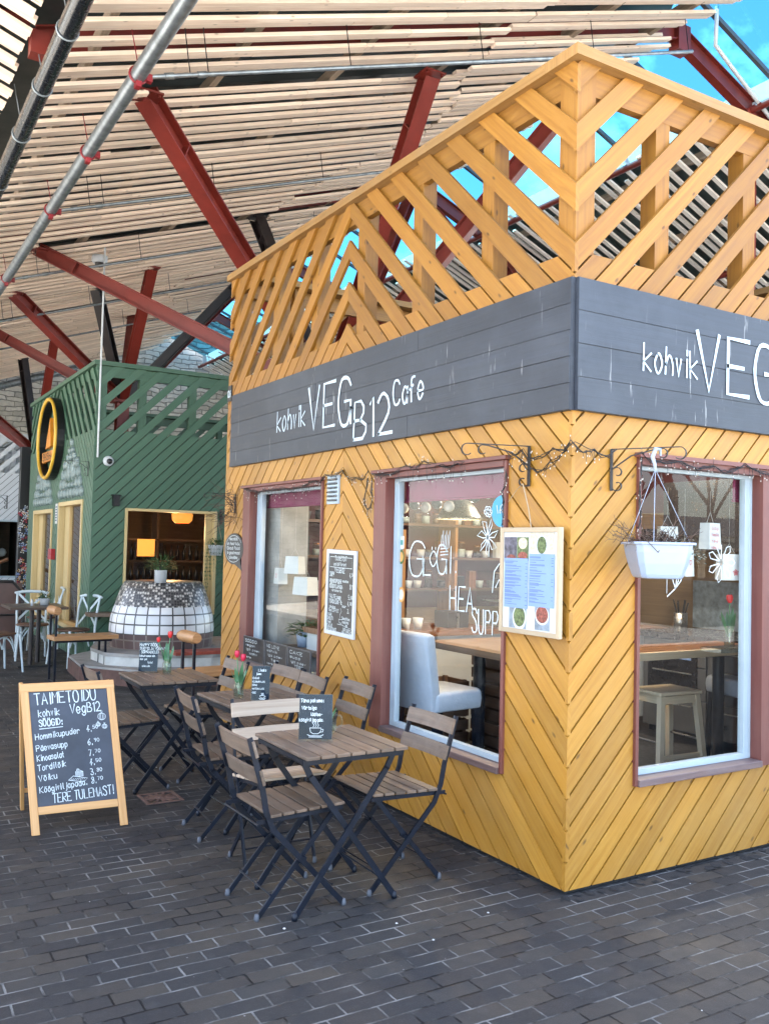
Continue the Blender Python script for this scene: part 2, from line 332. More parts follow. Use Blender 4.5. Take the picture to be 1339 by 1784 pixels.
# ------------------------------------------------------------------ mesh builder
class MB:
    def __init__(s): s.v = []; s.f = []; s.uv = []; s.var = []; s.sm = []
    def face(s, pts, uvs=None, var=.5, smooth=False):
        i = len(s.v); s.v += [tuple(p) for p in pts]; s.f.append(tuple(range(i, i+len(pts))))
        s.uv.append(uvs or [(p[0], p[2]) for p in pts]); s.var.append(var); s.sm.append(smooth)
    def grid(s, rows, closed_u=False, uvf=None, var=.5, smooth=True, flip=False):
        i0 = len(s.v); nu = len(rows[0])
        for r in rows: s.v += [tuple(p) for p in r]
        for j in range(len(rows)-1):
            for k in range(nu if closed_u else nu-1):
                k2 = (k+1) % nu
                q = (i0+j*nu+k, i0+j*nu+k2, i0+(j+1)*nu+k2, i0+(j+1)*nu+k)
                if uvf: u = [uvf(j, k), uvf(j, k+1), uvf(j+1, k+1), uvf(j+1, k)]
                else: u = [(j*.1, k*.02), (j*.1, k*.02+.02), (j*.1+.1, k*.02+.02), (j*.1+.1, k*.02)]
                if flip: q = q[::-1]; u = u[::-1]
                s.f.append(q); s.uv.append(u); s.var.append(var); s.sm.append(smooth)
    def obox(s, c, ax, ay, az, var=None):
        """oriented box: centre c, half-axis vectors ax ay az; grain along ax"""
        if var is None: var = random.random()
        c = Vector(c); ax = Vector(ax); ay = Vector(ay); az = Vector(az)
        if ax.cross(ay).dot(az) < 0: az = -az
        ou, ov = random.random()*20, random.random()*20
        for A, B, N in ((ax, ay, az), (ay, az, ax), (ax, az, -ay)):
            for sg in (1, -1):
                n = N*sg; a, b = (A, B) if sg > 0 else (B, A)
                pts = [c+n-a-b, c+n+a-b, c+n+a+b, c+n-a+b]
                la, lb = a.length, b.length
                if a is ax or b is ax:
                    uv = [((-la, -lb) if a is ax else (-lb, -la)), ((la, -lb) if a is ax else (-lb, la)), ((la, lb) if a is ax else (lb, la)), ((-la, lb) if a is ax else (lb, -la))]
                else:
                    uv = [(-la*.1, -lb), (la*.1, -lb), (la*.1, lb), (-la*.1, lb)]
                s.face(pts, [(x+ou, y+ov) for x, y in uv], var)
    def box(s, x0, x1, y0, y1, z0, z1, var=None, grain=None):
        d = (x1-x0, y1-y0, z1-z0); c = ((x0+x1)/2, (y0+y1)/2, (z0+z1)/2)
        g = grain if grain is not None else d.index(max(d))
        ax = [Vector((d[0]/2, 0, 0)), Vector((0, d[1]/2, 0)), Vector((0, 0, d[2]/2))]
        s.obox(c, ax[g], ax[(g+1) % 3], ax[(g+2) % 3], var)
    def bar(s, p0, p1, w, h, up=(0, 0, 1), var=None, ext=0):
        p0 = Vector(p0); p1 = Vector(p1); d = (p1-p0); L = d.length; d.normalize()
        up = Vector(up)
        if abs(up.dot(d)) > .98: up = Vector((1, 0, 0))
        sd = d.cross(up).normalized(); u2 = sd.cross(d).normalized()
        s.obox((p0+p1)/2, d*(L/2+ext), sd*(w/2), u2*(h/2), var)
    def tube(s, pts, r, n=8, closed=False, var=.5, cap=True):
        pts = [Vector(p) for p in pts]; N = len(pts)
        rs = r if isinstance(r, (list, tuple)) else [r]*N
        rows = []; prev = None; L = 0
        for i, p in enumerate(pts):
            if closed: t = pts[(i+1) % N]-pts[i-1]
            else: t = pts[min(i+1, N-1)]-pts[max(i-1, 0)]
            if t.length < 1e-9: t = Vector((0, 0, 1))
            t.normalize()
            if prev is None:
                a = Vector((0, 0, 1)) if abs(t.z) < .9 else Vector((1, 0, 0))
                nrm = t.cross(a).normalized()
            else: nrm = (prev-t*prev.dot(t)); nrm = nrm.normalized() if nrm.length > 1e-6 else t.orthogonal().normalized()
            prev = nrm; b = t.cross(nrm)
            rows.append([p+(nrm*math.cos(2*math.pi*k/n)+b*math.sin(2*math.pi*k/n))*rs[i] for k in range(n)])
        if closed: rows.append(rows[0])
        s.grid(rows, True, lambda j, k: (j*.1, k*2*math.pi*rs[min(j, N-1)]/n), var, True)
        if cap and not closed and n > 2:
            s.face(rows[0][::-1], None, var); s.face(rows[-1], None, var)
    def lathe(s, prof, c, n=32, var=.5, smooth=True, axis=None, capt=False, capb=False, uvr=None):
        c = Vector(c); rows = []
        A = Vector(axis).normalized() if axis else Vector((0, 0, 1))
        X = A.orthogonal().normalized() if axis else Vector((1, 0, 0)); Y = A.cross(X)
        for r, z in prof: rows.append([c+X*(r*math.cos(2*math.pi*k/n))+Y*(r*math.sin(2*math.pi*k/n))+A*z for k in range(n)])
        R0 = uvr or max(p[0] for p in prof)
        ls = [0]
        for a, b in zip(prof, prof[1:]): ls.append(ls[-1]+math.hypot(a[0]-b[0], a[1]-b[1]))
        s.grid(rows, True, lambda j, k: (2*math.pi*R0*k/n, ls[j]), var, smooth)
        if capt: s.face(rows[-1], None, var)
        if capb: s.face(rows[0][::-1], None, var)
    def disc(s, c, n_, r, seg=24, rx=None, var=.5, up=(0, 0, 1)):
        n_ = Vector(n_).normalized(); u = Vector(up).cross(n_).normalized(); v = n_.cross(u)
        s.face([Vector(c)+u*(r*math.cos(2*math.pi*k/seg))+v*((rx or r)*math.sin(2*math.pi*k/seg)) for k in range(seg)], None, var)
    def prism(s, poly, z0, z1, var=.5):
        s.face([(x, y, z1) for x, y in poly], [(x, y) for x, y in poly], var); s.face([(x, y, z0) for x, y in poly][::-1], None, var)
        for i in range(len(poly)):
            a, b = poly[i], poly[(i+1) % len(poly)]; L = math.hypot(a[0]-b[0], a[1]-b[1])
            s.face([(a[0], a[1], z0), (b[0], b[1], z0), (b[0], b[1], z1), (a[0], a[1], z1)], [(0, z0), (L, z0), (L, z1), (0, z1)], var)
    def build(s, name, mat, parent=None, world=True, bevel=0, wn=False):
        me = bpy.data.meshes.new(name)
        off = Vector((0, 0, 0))
        if parent is not None and world:
            p = parent
            while p is not None: off += p.location; p = p.parent
        me.from_pydata([(x-off.x, y-off.y, z-off.z) for x, y, z in s.v], [], s.f)
        me.uv_layers.new(name='UVMap'); me.color_attributes.new('var', 'FLOAT_COLOR', 'CORNER')
        li = 0; uvd = []; vd = []
        for u, vv in zip(s.uv, s.var):
            for q in u: uvd += [q[0], q[1]]; vd += [vv, vv, vv, 1]
        me.uv_layers['UVMap'].data.foreach_set('uv', uvd); me.color_attributes['var'].data.foreach_set('color', vd)
        me.polygons.foreach_set('use_smooth', s.sm)
        me.materials.append(mat); me.validate(); me.update()
        o = bpy.data.objects.new(name, me); COL.objects.link(o)
        if parent is not None: o.parent = parent
        if bevel:
            # weld the loose faces so the bevel can act
            wd = o.modifiers.new('weld', 'WELD'); wd.merge_threshold = 1e-5
            bv = o.modifiers.new('bevel', 'BEVEL'); bv.width = bevel; bv.segments = 2; bv.limit_method = 'ANGLE'; bv.angle_limit = R(40)
        return o

def tag(o, label=None, cat=None, group=None, kind=None):
    if label: o['label'] = label
    if cat: o['category'] = cat
    if group: o['group'] = group
    if kind: o['kind'] = kind
    return o
def thing(name, label, cat, loc=(0, 0, 0), rz=0, group=None):
    o = bpy.data.objects.new(name, None); COL.objects.link(o); o.empty_display_size = .1
    o.location = loc; o.rotation_euler = (0, 0, rz)
    return tag(o, label, cat, group)
def copy_tree(o, parent=None):
    c = o.copy(); COL.objects.link(c); c.parent = parent
    for ch in list(o.children): copy_tree(ch, c)
    return c
def place_copy(proto, loc, rz, label):
    c = copy_tree(proto); c.location = loc; c.rotation_euler = (0, 0, rz); c['label'] = label
    return c
def hbeam(mb, p0, p1, w=.16, h=.16, t=.012, up=(0, 0, 1)):
    p0 = Vector(p0); p1 = Vector(p1); d = (p1-p0).normalized(); up = Vector(up)
    sd = d.cross(up).normalized(); u2 = sd.cross(d)
    for sg in (1, -1): mb.bar(p0+u2*(sg*(h/2-t/2)), p1+u2*(sg*(h/2-t/2)), w, t, up)
    mb.bar(p0, p1, t, h-2*t, up)

# ------------------------------------------------------------------ single-stroke hand lettering
GL = {
'A':"02 28 42;14 34", 'B':"02 08 28 37 36 25 05;25 44 43 32 02", 'C':"~47 38 18 06 04 12 32 43", 'D':"02 08 28 46 44 22 02",
'E':"42 02 08 48;05 35", 'F':"02 08 48;05 35", 'G':"~47 38 18 06 04 12 32 44;25 45 42", 'H':"02 08;42 48;05 45", 'I':"12 18", 'J':"~38 33 22 12 03",
'K':"02 08;48 05 42", 'L':"08 02 42", 'M':"02 08 25 48 42", 'N':"02 08 42 48", 'O':"~18 06 04 12 32 44 46 38 18", 'P':"02 08 38 47 46 35 05",
'R':"02 08 38 47 46 35 05 42", 'S':"~47 38 18 07 16 35 43 32 12 03", 'T':"08 48;28 22", 'U':"~08 04 12 32 44 48", 'V':"08 22 48", 'W':"08 12 25 32 48",
'Y':"08 25 48;25 22", 'Z':"08 48 02 42", 'a':"~35 26 16 04 12 22 34;36 32", 'b':"08 02;~05 16 26 35 33 22 12 03", 'c':"~35 26 16 04 12 22 33",
'd':"38 32;~34 26 16 04 12 22 34", 'e':"~04 34 35 26 16 04 12 22 33", 'f':"~38 28 17 12;05 26", 'g':"~35 26 16 04 12 22 34;36 31 20 10 01",
'h':"08 02;~04 16 26 34 32", 'i':"16 12;18 17", 'j':"26 21 10;28 27", 'k':"08 02;36 04 32", 'l':"18 13 22", 'm':"06 02;~04 16 25 22;~24 36 45 42",
'n':"06 02;~04 16 26 34 32", 'o':"~16 04 12 22 34 26 16", 'p':"06 00;~05 16 26 34 22 12 03", 'q':"36 30;~34 26 16 04 12 22 34", 'r':"06 02;~04 16 26 35",
's':"~35 26 16 05 24 33 22 12 03", 't':"18 13 22;06 26", 'u':"~06 03 12 22 34;36 32", 'v':"06 12 26", 'w':"06 12 25 32 46", 'y':"06 13;36 10", 'z':"06 36 02 32",
'0':"~18 06 04 12 22 34 36 28 18", '1':"07 18 12", '2':"~07 18 28 37 35 02;02 42", '3':"~08 28 37 25 15;~25 44 32 12 03", '4':"38 04 44;28 22", '5':"38 08 05;~05 25 34 33 22 02",
'6':"~38 16 04 12 22 34 25 04", '7':"08 38 12", '8':"~18 07 16 35 33 22 12 03 25 37 28 18", '9':"~35 25 07 18 28 37 36 22", '.':"12 13", ':':"12 13;15 16", '!':"18 14;12 13", '-':"05 25", ',':"13 01", '/':"02 48",
}
DIA = {'Ö': 'O', 'Ä': 'A', 'Õ': 'O', 'Ü': 'U', 'ö': 'o', 'ä': 'a', 'õ': 'o', 'ü': 'u'}
def glyph(ch):
    base = DIA.get(ch, ch); out = []
    if base not in GL: return out, 2.5
    for st in GL[base].split(';'):
        sm = st[0] == '~'; p = [(int(q[0]), int(q[1])) for q in st.strip('~').split()]
        if sm and len(p) > 2:
            cl = p[0] == p[-1]; q = []
            for i in range(len(p)-1):
                a = p[i-1] if i > 0 else (p[-2] if cl else p[0]); b, c = p[i], p[i+1]; d = p[i+2] if i+2 < len(p) else (p[1] if cl else p[-1])
                for t in (0, .34, .67):
                    q.append(tuple(.5*((2*b[k])+(-a[k]+c[k])*t+(2*a[k]-5*b[k]+4*c[k]-d[k])*t*t+(-a[k]+3*b[k]-3*c[k]+d[k])*t**3) for k in (0, 1)))
            q.append(p[-1]); p = q
        out.append([(float(x), float(y)-2) for x, y in p])
    w = max(x for s_ in out for x, y in s_)
    if ch in DIA:
        top = 7 if base.isupper() else 5
        if ch in 'õÕ': out.append([(w*.1, top-.1), (w*.35, top+.4), (w*.65, top-.2), (w*.9, top+.3)])
        else:
            for fx in (.25, .75): out.append([(w*fx, top-.1), (w*fx, top+.4)])
    return out, w+1.5
def stroke(mb, pts2, O, U, V, wd, lift):
    """flat ribbon through 2-D points in the plane O,U,V"""
    N = U.cross(V).normalized(); P = [O+U*x+V*y+N*lift for x, y in pts2]
    if len(P) < 2: return
    L = []; Rr = []
    w0_ = wd
    for i, p in enumerate(P):
        wd = w0_*random.uniform(.86, 1.16)
        a = P[max(i-1, 0)]; b = P[min(i+1, len(P)-1)]; t = (b-a)
        if t.length < 1e-9: t = U
        t.normalize(); s_ = N.cross(t)
        e = t*(-wd*.4 if i == 0 else wd*.4 if i == len(P)-1 else 0)
        L.append(p+e+s_*wd/2); Rr.append(p+e-s_*wd/2)
    for i in range(len(P)-1): mb.face([Rr[i], Rr[i+1], L[i+1], L[i]])
def write(mb, txt, O, U, V, size, wd=None, lift=.001, jit=.12, squeeze=1.0, width=None, rnd=None):
    """O baseline left point, U/V unit vectors, size = cap height"""
    rnd = rnd or random; O = Vector(O); U = Vector(U); V = Vector(V); k = size/6.0; wd = wd or size*.09
    if width:
        tot = sum(glyph(c)[1] for c in txt)*k; squeeze = width/tot
    x = 0
    for c in txt:
        g, w_ = glyph(c); dy = rnd.uniform(-jit, jit)*size*.5; sk = rnd.uniform(-.06, .06)
        for st in g:
            stroke(mb, [((x+(px+sk*py)*k*squeeze), py*k+dy) for px, py in st], O, U, V, wd, lift)
        x += w_*k*squeeze
    return x

# ------------------------------------------------------------------ chevron siding
def clip(poly, a, b, c):
    """keep a*x+b*y<=c"""
    out = []
    for i in range(len(poly)):
        p, q = poly[i], poly[(i+1) % len(poly)]
        dp = a*p[0]+b*p[1]-c; dq = a*q[0]+b*q[1]-c
        if dp <= 0: out.append(p)
        if (dp < 0 < dq) or (dq < 0 < dp):
            t = dp/(dp-dq); out.append((p[0]+(q[0]-p[0])*t, p[1]+(q[1]-p[1])*t))
    return out
def siding(mb, O, U, N, zones, z0, z1, holes=(), pitch=.146, gap=.0105, t=.022, only=None, back=False, slope=1.0, seed=1, off=0.0):
    """zones: (u0,u1,s,w_at_u0). pitch measured vertically"""
    O = Vector(O); U = Vector(U); N = Vector(N); Z = Vector((0, 0, 1)); ln = math.sqrt(1+slope*slope)
    P = lambda u, z, d=0: O+U*u+Z*z+N*d
    flip = U.cross(Z).dot(N) < 0
    for (u0, u1, s, c0) in zones:
        us = sorted({u0, u1}|{h[i] for h in holes for i in (0, 1) if u0 < h[i] < u1}); zs = sorted({z0, z1}|{h[i] for h in holes for i in (2, 3) if z0 < h[i] < z1})
        for a, b in zip(us, us[1:]):
            for c, d in zip(zs, zs[1:]):
                mu, mz = (a+b)/2, (c+d)/2
                if any(h[0] < mu < h[1] and h[2] < mz < h[3] for h in holes): continue
                S = s*slope
                f = lambda u, z: z-S*(u-u0)-c0
                vals = [f(u, z) for u in (a, b) for z in (c, d)]
                for k in range(math.floor(min(vals)/pitch)-1, math.ceil(max(vals)/pitch)+1):
                    if only is not None and not only(k): continue
                    poly = [(a, c), (b, c), (b, d), (a, d)]
                    g = gap*ln/2
                    # z - S(u-u0) - c0 >= k*pitch+g  and <= (k+1)*pitch-g
                    poly = clip(poly, S, -1, -(k*pitch+g+c0)+S*u0)
                    if len(poly) < 3: continue
                    poly = clip(poly, -S, 1, (k+1)*pitch-g+c0-S*u0)
                    if len(poly) < 3: continue
                    rr = random.Random(k*31+int(u0*10)*7+seed*1009); var = rr.random(); ou, ov = rr.random()*30, rr.random()*30
                    uvs = [((u+S*z)/ln+ou, (z-S*u)/ln+ov) for u, z in poly]
                    dd = off+rr.uniform(-.001, .001)
                    F = [P(u, z, dd) for u, z in poly]; B = [P(u, z, dd-t) for u, z in poly]
                    mb.face(F[::-1] if flip else F, uvs[::-1] if flip else uvs, var)
                    if back: mb.face(B if flip else B[::-1], uvs if flip else uvs[::-1], var)
                    for i in range(len(poly)):
                        j = (i+1) % len(poly)
                        q = [F[j], F[i], B[i], B[j]]; uq = [uvs[j], uvs[i], (uvs[i][0], uvs[i][1]+t), (uvs[j][0], uvs[j][1]+t)]
                        mb.face(q[::-1] if flip else q, uq[::-1] if flip else uq, var)
def wall_cells(mb, O, U, N, u0, u1, z0, z1, holes, t):
    """plain wall slab with holes; front face at O plane, thickness t inward"""
    O = Vector(O); U = Vector(U); N = Vector(N); Z = Vector((0, 0, 1))
    us = sorted({u0, u1}|{h[i] for h in holes for i in (0, 1) if u0 < h[i] < u1}); zs = sorted({z0, z1}|{h[i] for h in holes for i in (2, 3) if z0 < h[i] < z1})
    for a, b in zip(us, us[1:]):
        for c, d in zip(zs, zs[1:]):
            if any(h[0] < (a+b)/2 < h[1] and h[2] < (c+d)/2 < h[3] for h in holes): continue
            mb.obox(O+U*((a+b)/2)+Z*((c+d)/2)-N*(t/2), U*((b-a)/2), Z*((d-c)/2), N*(t/2), .5)
# ================================================================== SETTING
V3 = Vector
mb = MB(); mb.face([(-5.2, -2.7, 0), (16, -2.7, 0), (16, 24, 0), (-5.2, 24, 0)], None)
tag(mb.build('pavement', M['paver']), kind='structure')
mb = MB(); mb.face([(.9, -7.5, 0), (16, -7.5, 0), (16, -2.7, 0), (.9, -2.7, 0)]); tag(mb.build('side_pavement', M['paver']), kind='structure')
mb = MB(); S_ = 260
mb.face([(-S_, -S_, -.006), (S_, -S_, -.006), (S_, S_, -.006), (-S_, S_, -.006)], None)
tag(mb.build('ground', M['gravelgrey']), kind='structure')

# limestone gable wall far behind
mb = MB(); mb.box(-12, 14, 21.6, 22.2, 0, 8.2, .5)
tag(mb.build('stone_wall', M['stone']), 'rough limestone gable wall at the far end behind the green and white kiosks', 'wall')

# ------------------------------------------------------------------ canopy roof
TS = .344; X0, Z0 = -1.87, 4.85
def zr(x): return Z0+TS*(x-X0)
XR = 4.5; ZR = zr(XR); TF = .40
def zf(x): return ZR-TF*(x-XR)
roof = thing('canopy_roof', 'large folded canopy roof lined with raw pine slats over the kiosks', 'canopy', (0, 10, 0))
YS0, YS1 = .45, 21.4
def slatrun(mb, xa, xb, y, zfun, dz, w=.066, t=.030, var=None):
    mb.bar((xa, y, zfun(xa)+dz), (xb, y, zfun(xb)+dz), w, t, (0, 0, 1), var)
rs = random.Random(3)
mb = MB(); y = YS0; i = 0
gapsY = [(3.55, 3.85), (8.1, 8.42), (12.7, 13.1), (5.15, 5.24), (17.2, 17.5)]
while y < YS1:
    dz = (-.022 if i % 2 else .012)+rs.uniform(-.006, .006)
    xj = 2.25+.35*math.sin(y*1.35+.6)+rs.uniform(-.06, .06)
    if rs.random() < .35: dz2 = dz
    else: dz2 = dz+rs.choice((-.03, .03))
    xs = -1.80-rs.uniform(0, .05); xe = XR-.08-rs.uniform(0, .35)
    ing = any(a < y < b for a, b in gapsY)
    if ing:
        slatrun(mb, xs, -1.05+rs.uniform(-.1, .1), y, zr, dz)
        if rs.random() < .6: slatrun(mb, 2.0+rs.uniform(-.1, .3), xe, y, zr, dz2)
    else:
        mid = rs.uniform(-.6, 1.4)
        slatrun(mb, xs, mid, y, zr, dz); slatrun(mb, mid+.004, xj, y, zr, dz+rs.uniform(-.003, .003))
        slatrun(mb, xj+.015, xe, y, zr, dz2)
    i += 1; y += .112 if rs.random() < .88 else .135
mb.build('slat_ceiling', M['slat'], roof)
# slope left of the valley
mb = MB(); y = YS0; i = 0
zl = lambda x: 5.0-TS*(x+1.94)
while y < YS1:
    if True:
        slatrun(mb, -6.9, -1.95-rs.uniform(0, .05), y, zl, (-.02 if i % 2 else .012))
    i += 1; y += .118
mb.build('slat_ceiling', M['slat'], roof)
# far slope beyond the skylight
mb = MB(); y = YS0
while y < YS1:
    xa = 5.62+rs.uniform(-.25, .2)
    slatrun(mb, xa, 8.3, y, zf, rs.uniform(-.02, .02), .06); slatrun(mb, 8.32, 10.7, y, zf, rs.uniform(-.02, .02), .06)
    y += rs.choice((.15, .17, .19, .22))
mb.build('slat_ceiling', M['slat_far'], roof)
# purlins
mb = MB()
for x in (-1.55, -.45, .65, 1.75, 2.85, 3.9): mb.bar((x, YS0, zr(x)+.085), (x, YS1, zr(x)+.085), .05, .10, (0, 0, 1))
for x in (-2.7, -3.8, -4.9, -6.0): mb.bar((x, YS0, zl(x)+.085), (x, YS1, zl(x)+.085), .05, .10, (0, 0, 1))
for x in (6.0, 7.1, 8.2, 9.3, 10.3): mb.bar((x, YS0, zf(x)+.085), (x, YS1, zf(x)+.085), .05, .10, (0, 0, 1))
mb.build('purlin', M['purlin'], roof)
# corrugated sheets (real folded profile, ribs running down the slope)
def corr(mb, xa, xb, y0, y1, zfun, dz, p=.25, h=.045):
    y = y0; prof = []
    while y < y1:
        prof += [(y, 0), (y+p*.45, 0), (y+p*.55, h), (y+p*.9, h)]; y += p
    for (ya, ha), (yb, hb) in zip(prof, prof[1:]):
        mb.face([(xa, ya, zfun(xa)+dz+ha), (xb, ya, zfun(xb)+dz+ha), (xb, yb, zfun(xb)+dz+hb), (xa, yb, zfun(xa)+dz+hb)][::-1], None)
mb = MB(); corr(mb, -1.75, XR-.25, YS0, YS1, zr, .30); corr(mb, -7.2, -2.1, YS0, YS1, lambda x: zl(x), .27)
mb.face([(-2.2, YS0, Z0+.32), (-2.2, YS1, Z0+.32), (-1.65, YS1, Z0+.32), (-1.65, YS0, Z0+.32)])
mb.build('roof_sheet', M['sheet'], roof)
mb = MB(); corr(mb, 5.75, 10.9, YS0, YS1, zf, .22); mb.build('roof_sheet', M['sheet_light'], roof)
mb = MB(); corr(mb, 10.9, 16.5, YS0, YS1, lambda x: zf(10.9)+TS*(x-10.9), .22); corr(mb, -10.0, -7.2, YS0, YS1, lambda x: zl(-7.2)+TS*(x+7.2), .27)
mb.build('roof_sheet', M['sheet'], roof)
# skylight
mb = MB(); mb.face([(XR-.3, YS0, zr(XR-.3)+.36), (XR, YS0, ZR+.36), (XR, YS1, ZR+.36), (XR-.3, YS1, zr(XR-.3)+.36)])
mb.face([(XR, YS0, ZR+.36), (5.9, YS0, zf(5.9)+.36), (5.9, YS1, zf(5.9)+.36), (XR, YS1, ZR+.36)])
mb.build('skylight_glass', M['skyglass'], roof)
mb = MB(); y = YS0+.35
while y < YS1:
    mb.bar((XR-.3, y, zr(XR-.3)+.33), (XR, y, ZR+.33), .045, .05); mb.bar((XR, y, ZR+.33), (5.9, y, zf(5.9)+.33), .045, .05); y += 1.12
mb.bar((XR, YS0, ZR+.34), (XR, YS1, ZR+.34), .07, .05); 
mb.build('skylight_frame', M['kgrey'], roof)
mb = MB(); mb.bar((5.72, YS0, zf(5.72)+.22), (5.72, YS1, zf(5.72)+.22), .05, .24)
mb.bar((6.05, YS0, zf(6.05)+.42), (6.05, YS1, zf(6.05)+.42), .10, .05)
mb.build('skylight_kerb', M['white'], roof)
FR = [3.3, 8.25, 12.9, 17.4]
for fy in FR:
    mb = MB(); hbeam(mb, (-1.9, fy, zr(-1.9)+.17), (XR+.05, fy, zr(XR+.05)+.13), .10, .20); hbeam(mb, (-1.95, fy, zl(-1.95)+.15), (-7, fy, zl(-7)+.15), .10, .20)
    hbeam(mb, (XR, fy, ZR+.06), (10.8, fy, zf(10.8)+.06), .10, .20)
    mb.box(-1.96, -1.84, fy-.06, fy+.06, Z0+.06, Z0+.22); mb.box(XR-.09, XR+.09, fy-.07, fy+.07, ZR-.12, ZR+.16)
    mb.build('rafter', M['red_steel'], roof)
mb = MB()
for x in (5.6, 7.9): mb.tube([(x, YS0, zf(x)-.02), (x, YS1, zf(x)-.02)], .045, 10)
mb.build('red_purlin', M['red_steel'], roof)

# pipes under the valley, each a thing
def pipething(name, label, pts, r, mat, cat='pipe', clamps=None, cmat=None, cr=None, group=None):
    t = thing(name, label, cat, pts[0], 0, group)
    mb = MB(); mb.tube(pts, r, 16); mb.build('pipe', mat, t)
    if clamps:
        for y in clamps:
            a, b = V3(pts[0]), V3(pts[-1]); k = (y-a.y)/(b.y-a.y); p = a.lerp(b, k)
            mb = MB(); mb.tube([(p.x+cr*math.cos(q)*1.0, p.y, p.z+cr*math.sin(q)) for q in [2*math.pi*j/16 for j in range(16)]], .009 if cmat is M['red_clamp'] else .006, 6, True)
            if cmat is M['red_clamp']:
                mb.box(p.x-.018, p.x+.018, p.y-.03, p.y+.03, p.z-cr-.03, p.z-cr+.01); mb.box(p.x+cr-.005, p.x+cr+.035, p.y-.02, p.y+.02, p.z-.03, p.z+.02)
            mb.tube([(p.x, p.y, p.z+cr), (p.x-.06, p.y+.02, Z0+.22)], .004, 5)
            mb.build('clamp', cmat, t)
    return t
pipething('drain_pipe', 'thick black plastic pipe slung along the roof valley at upper left', [(-1.875, .5, 4.70), (-1.875, 21.3, 4.62)], .062, M['pipe_black'], clamps=[2.45, 3.25, 4.1, 5.2, 6.4, 7.6, 8.9], cmat=M['galv'], cr=.066)
pipething('sprinkler_main', 'grey galvanised pipe with red clamps hanging beside the black pipe', [(-1.36, .5, 4.70), (-1.36, 21.3, 4.70)], .052, M['galv'], clamps=[1.2, 2.75, 4.17, 5.66, 8.34, 11.1, 13.9], cmat=M['red_clamp'], cr=.057)
for k, yb in enumerate((2.75, 5.66, 8.34, 11.1, 13.9)):
    xe = (4.05, 3.6, 3.6, 3.0, 3.0)[k]
    lab = ['nearest thin galvanised sprinkler branch running up the slats to the skylight', 'second thin sprinkler branch under the slats, ending above the yellow parapet',
           'third thin sprinkler branch crossing the slats left of the long diagonal strut', 'fourth thin sprinkler branch far back over the green kiosk', 'farthest thin sprinkler branch near the limestone wall'][k]
    t = thing('sprinkler_branch', lab, 'pipe', (-1.36, yb, 4.7), 0, 'sprinkler branches under the slats')
    mb = MB(); mb.tube([(-1.31, yb, 4.70), (xe, yb, 4.70+TS*(xe+1.31))], .016, 10)
    for x in (-1.15, -.92): mb.tube([(x-.03, yb, 4.70+TS*(x-.03+1.31)), (x+.03, yb, 4.70+TS*(x+.03+1.31))], .022, 10)
    mb.build('pipe', M['galv'], t)
    mb = MB(); x = -1.0
    while x < xe:
        for xx in (x, x+.13 if x < -.5 else x):
            z = 4.70+TS*(xx+1.31); mb.tube([(xx, yb, z-.018), (xx-.02, yb, z+.10), (xx-.05, yb+.01, zr(xx)-.01)], .004, 5)
        x += 1.25
    mb.build('hanger', M['iron'], t)
pipething('wall_pipe', 'wide pale pipe sloping along the top of the far limestone wall', [(-9, 21.3, zr(-9)+1.1), (-.8, 21.3, 5.0), (2.2, 21.3, 6.1)], .09, M['galv'])
pipething('skylight_pipe', 'white vertical pipe hanging from the skylight at the top right', [(4.72, 3.0, 7.35), (4.70, 3.0, 6.93), (5.05, 3.05, 6.80), (6.2, 3.2, 6.38)], .022, M['pipe_white'])

# ------------------------------------------------------------------ branching steel columns
def steeltree(node, tops, label, blk=(), trunk=True):
    t = thing('steel_column', label, 'steel column', (node[0], node[1], 0), 0, 'branching steel columns carrying the canopy')
    if trunk:
        mb = MB(); hbeam(mb, (node[0], node[1], 0), (node[0], node[1], node[2]+.1), .2, .2, .016, (0, 1, 0)); mb.build('trunk', M['red_steel'], t)
        mb = MB(); mb.box(node[0]-.17, node[0]+.17, node[1]-.17, node[1]+.17, node[2]-.02, node[2]+.02); mb.build('node_plate', M['red_steel'], t)
    for k, p in enumerate(tops):
        mb = MB(); hbeam(mb, node, p, .15, .17, .014)
        a_, b_ = V3(node), V3(p); dd = (b_-a_).normalized(); mb.obox(b_-dd*.01, V3((.11, 0, 0)), V3((0, .11, 0)), V3((0, 0, .008))); q_ = a_.lerp(b_, .86); mb.bar(q_, q_+dd*.012, .14, .16)
        for bx in (-.08, .08):
            for by in (-.08, .08): mb.lathe([(.012, 0), (.012, .014), (0, .014)], b_-dd*.01+V3((bx, by, -.022)), 6)
        mb.build('strut', M['black_steel' if k in blk else 'red_steel'], t)
    return t
steeltree((1.84, 6.1, 3.33), [(-1.0, 3.86, 5.14), (1.62, 3.74, 6.03), (-1.0, 8.42, 5.14), (1.78, 8.23, 6.08), (3.75, 3.75, 6.72), (4.3, 8.3, 6.9)],
          'red branching steel column behind the yellow kiosk with the longest struts', blk=(3,))
steeltree((1.12, 12.4, 3.98), [(-.91, 10.8, 5.17), (1.02, 10.53, 5.83), (.41, 11.48, 5.62), (-.91, 13.5, 5.17), (3.35, 12.4, 6.62), (3.75, 14.0, 6.75), (1.9, 14.9, 6.1)],
          'red branching steel column rising through the green kiosk', blk=(2, 4))
steeltree((.62, 17.5, 3.45), [(.53, 15.3, 5.66), (.37, 18.07, 5.6), (-1.6, 16.0, 4.9), (-1.6, 17.0, 4.9)], 'farthest branching steel column standing behind the white kiosk', blk=(1,))
steeltree((6.4, 6.1, 3.4), [(5.62, 3.3, 4.35), (6.0, 8.4, 6.5), (9.2, 4.0, 5.2), (9.2, 8.4, 5.2), (4.6, 8.3, 6.95)], 'red branching steel column seen through the right-hand lattice of the yellow kiosk')
t = thing('steel_post', 'upright red steel post under the skylight bend at the right edge', 'steel post', (5.6, 3.3, 0))
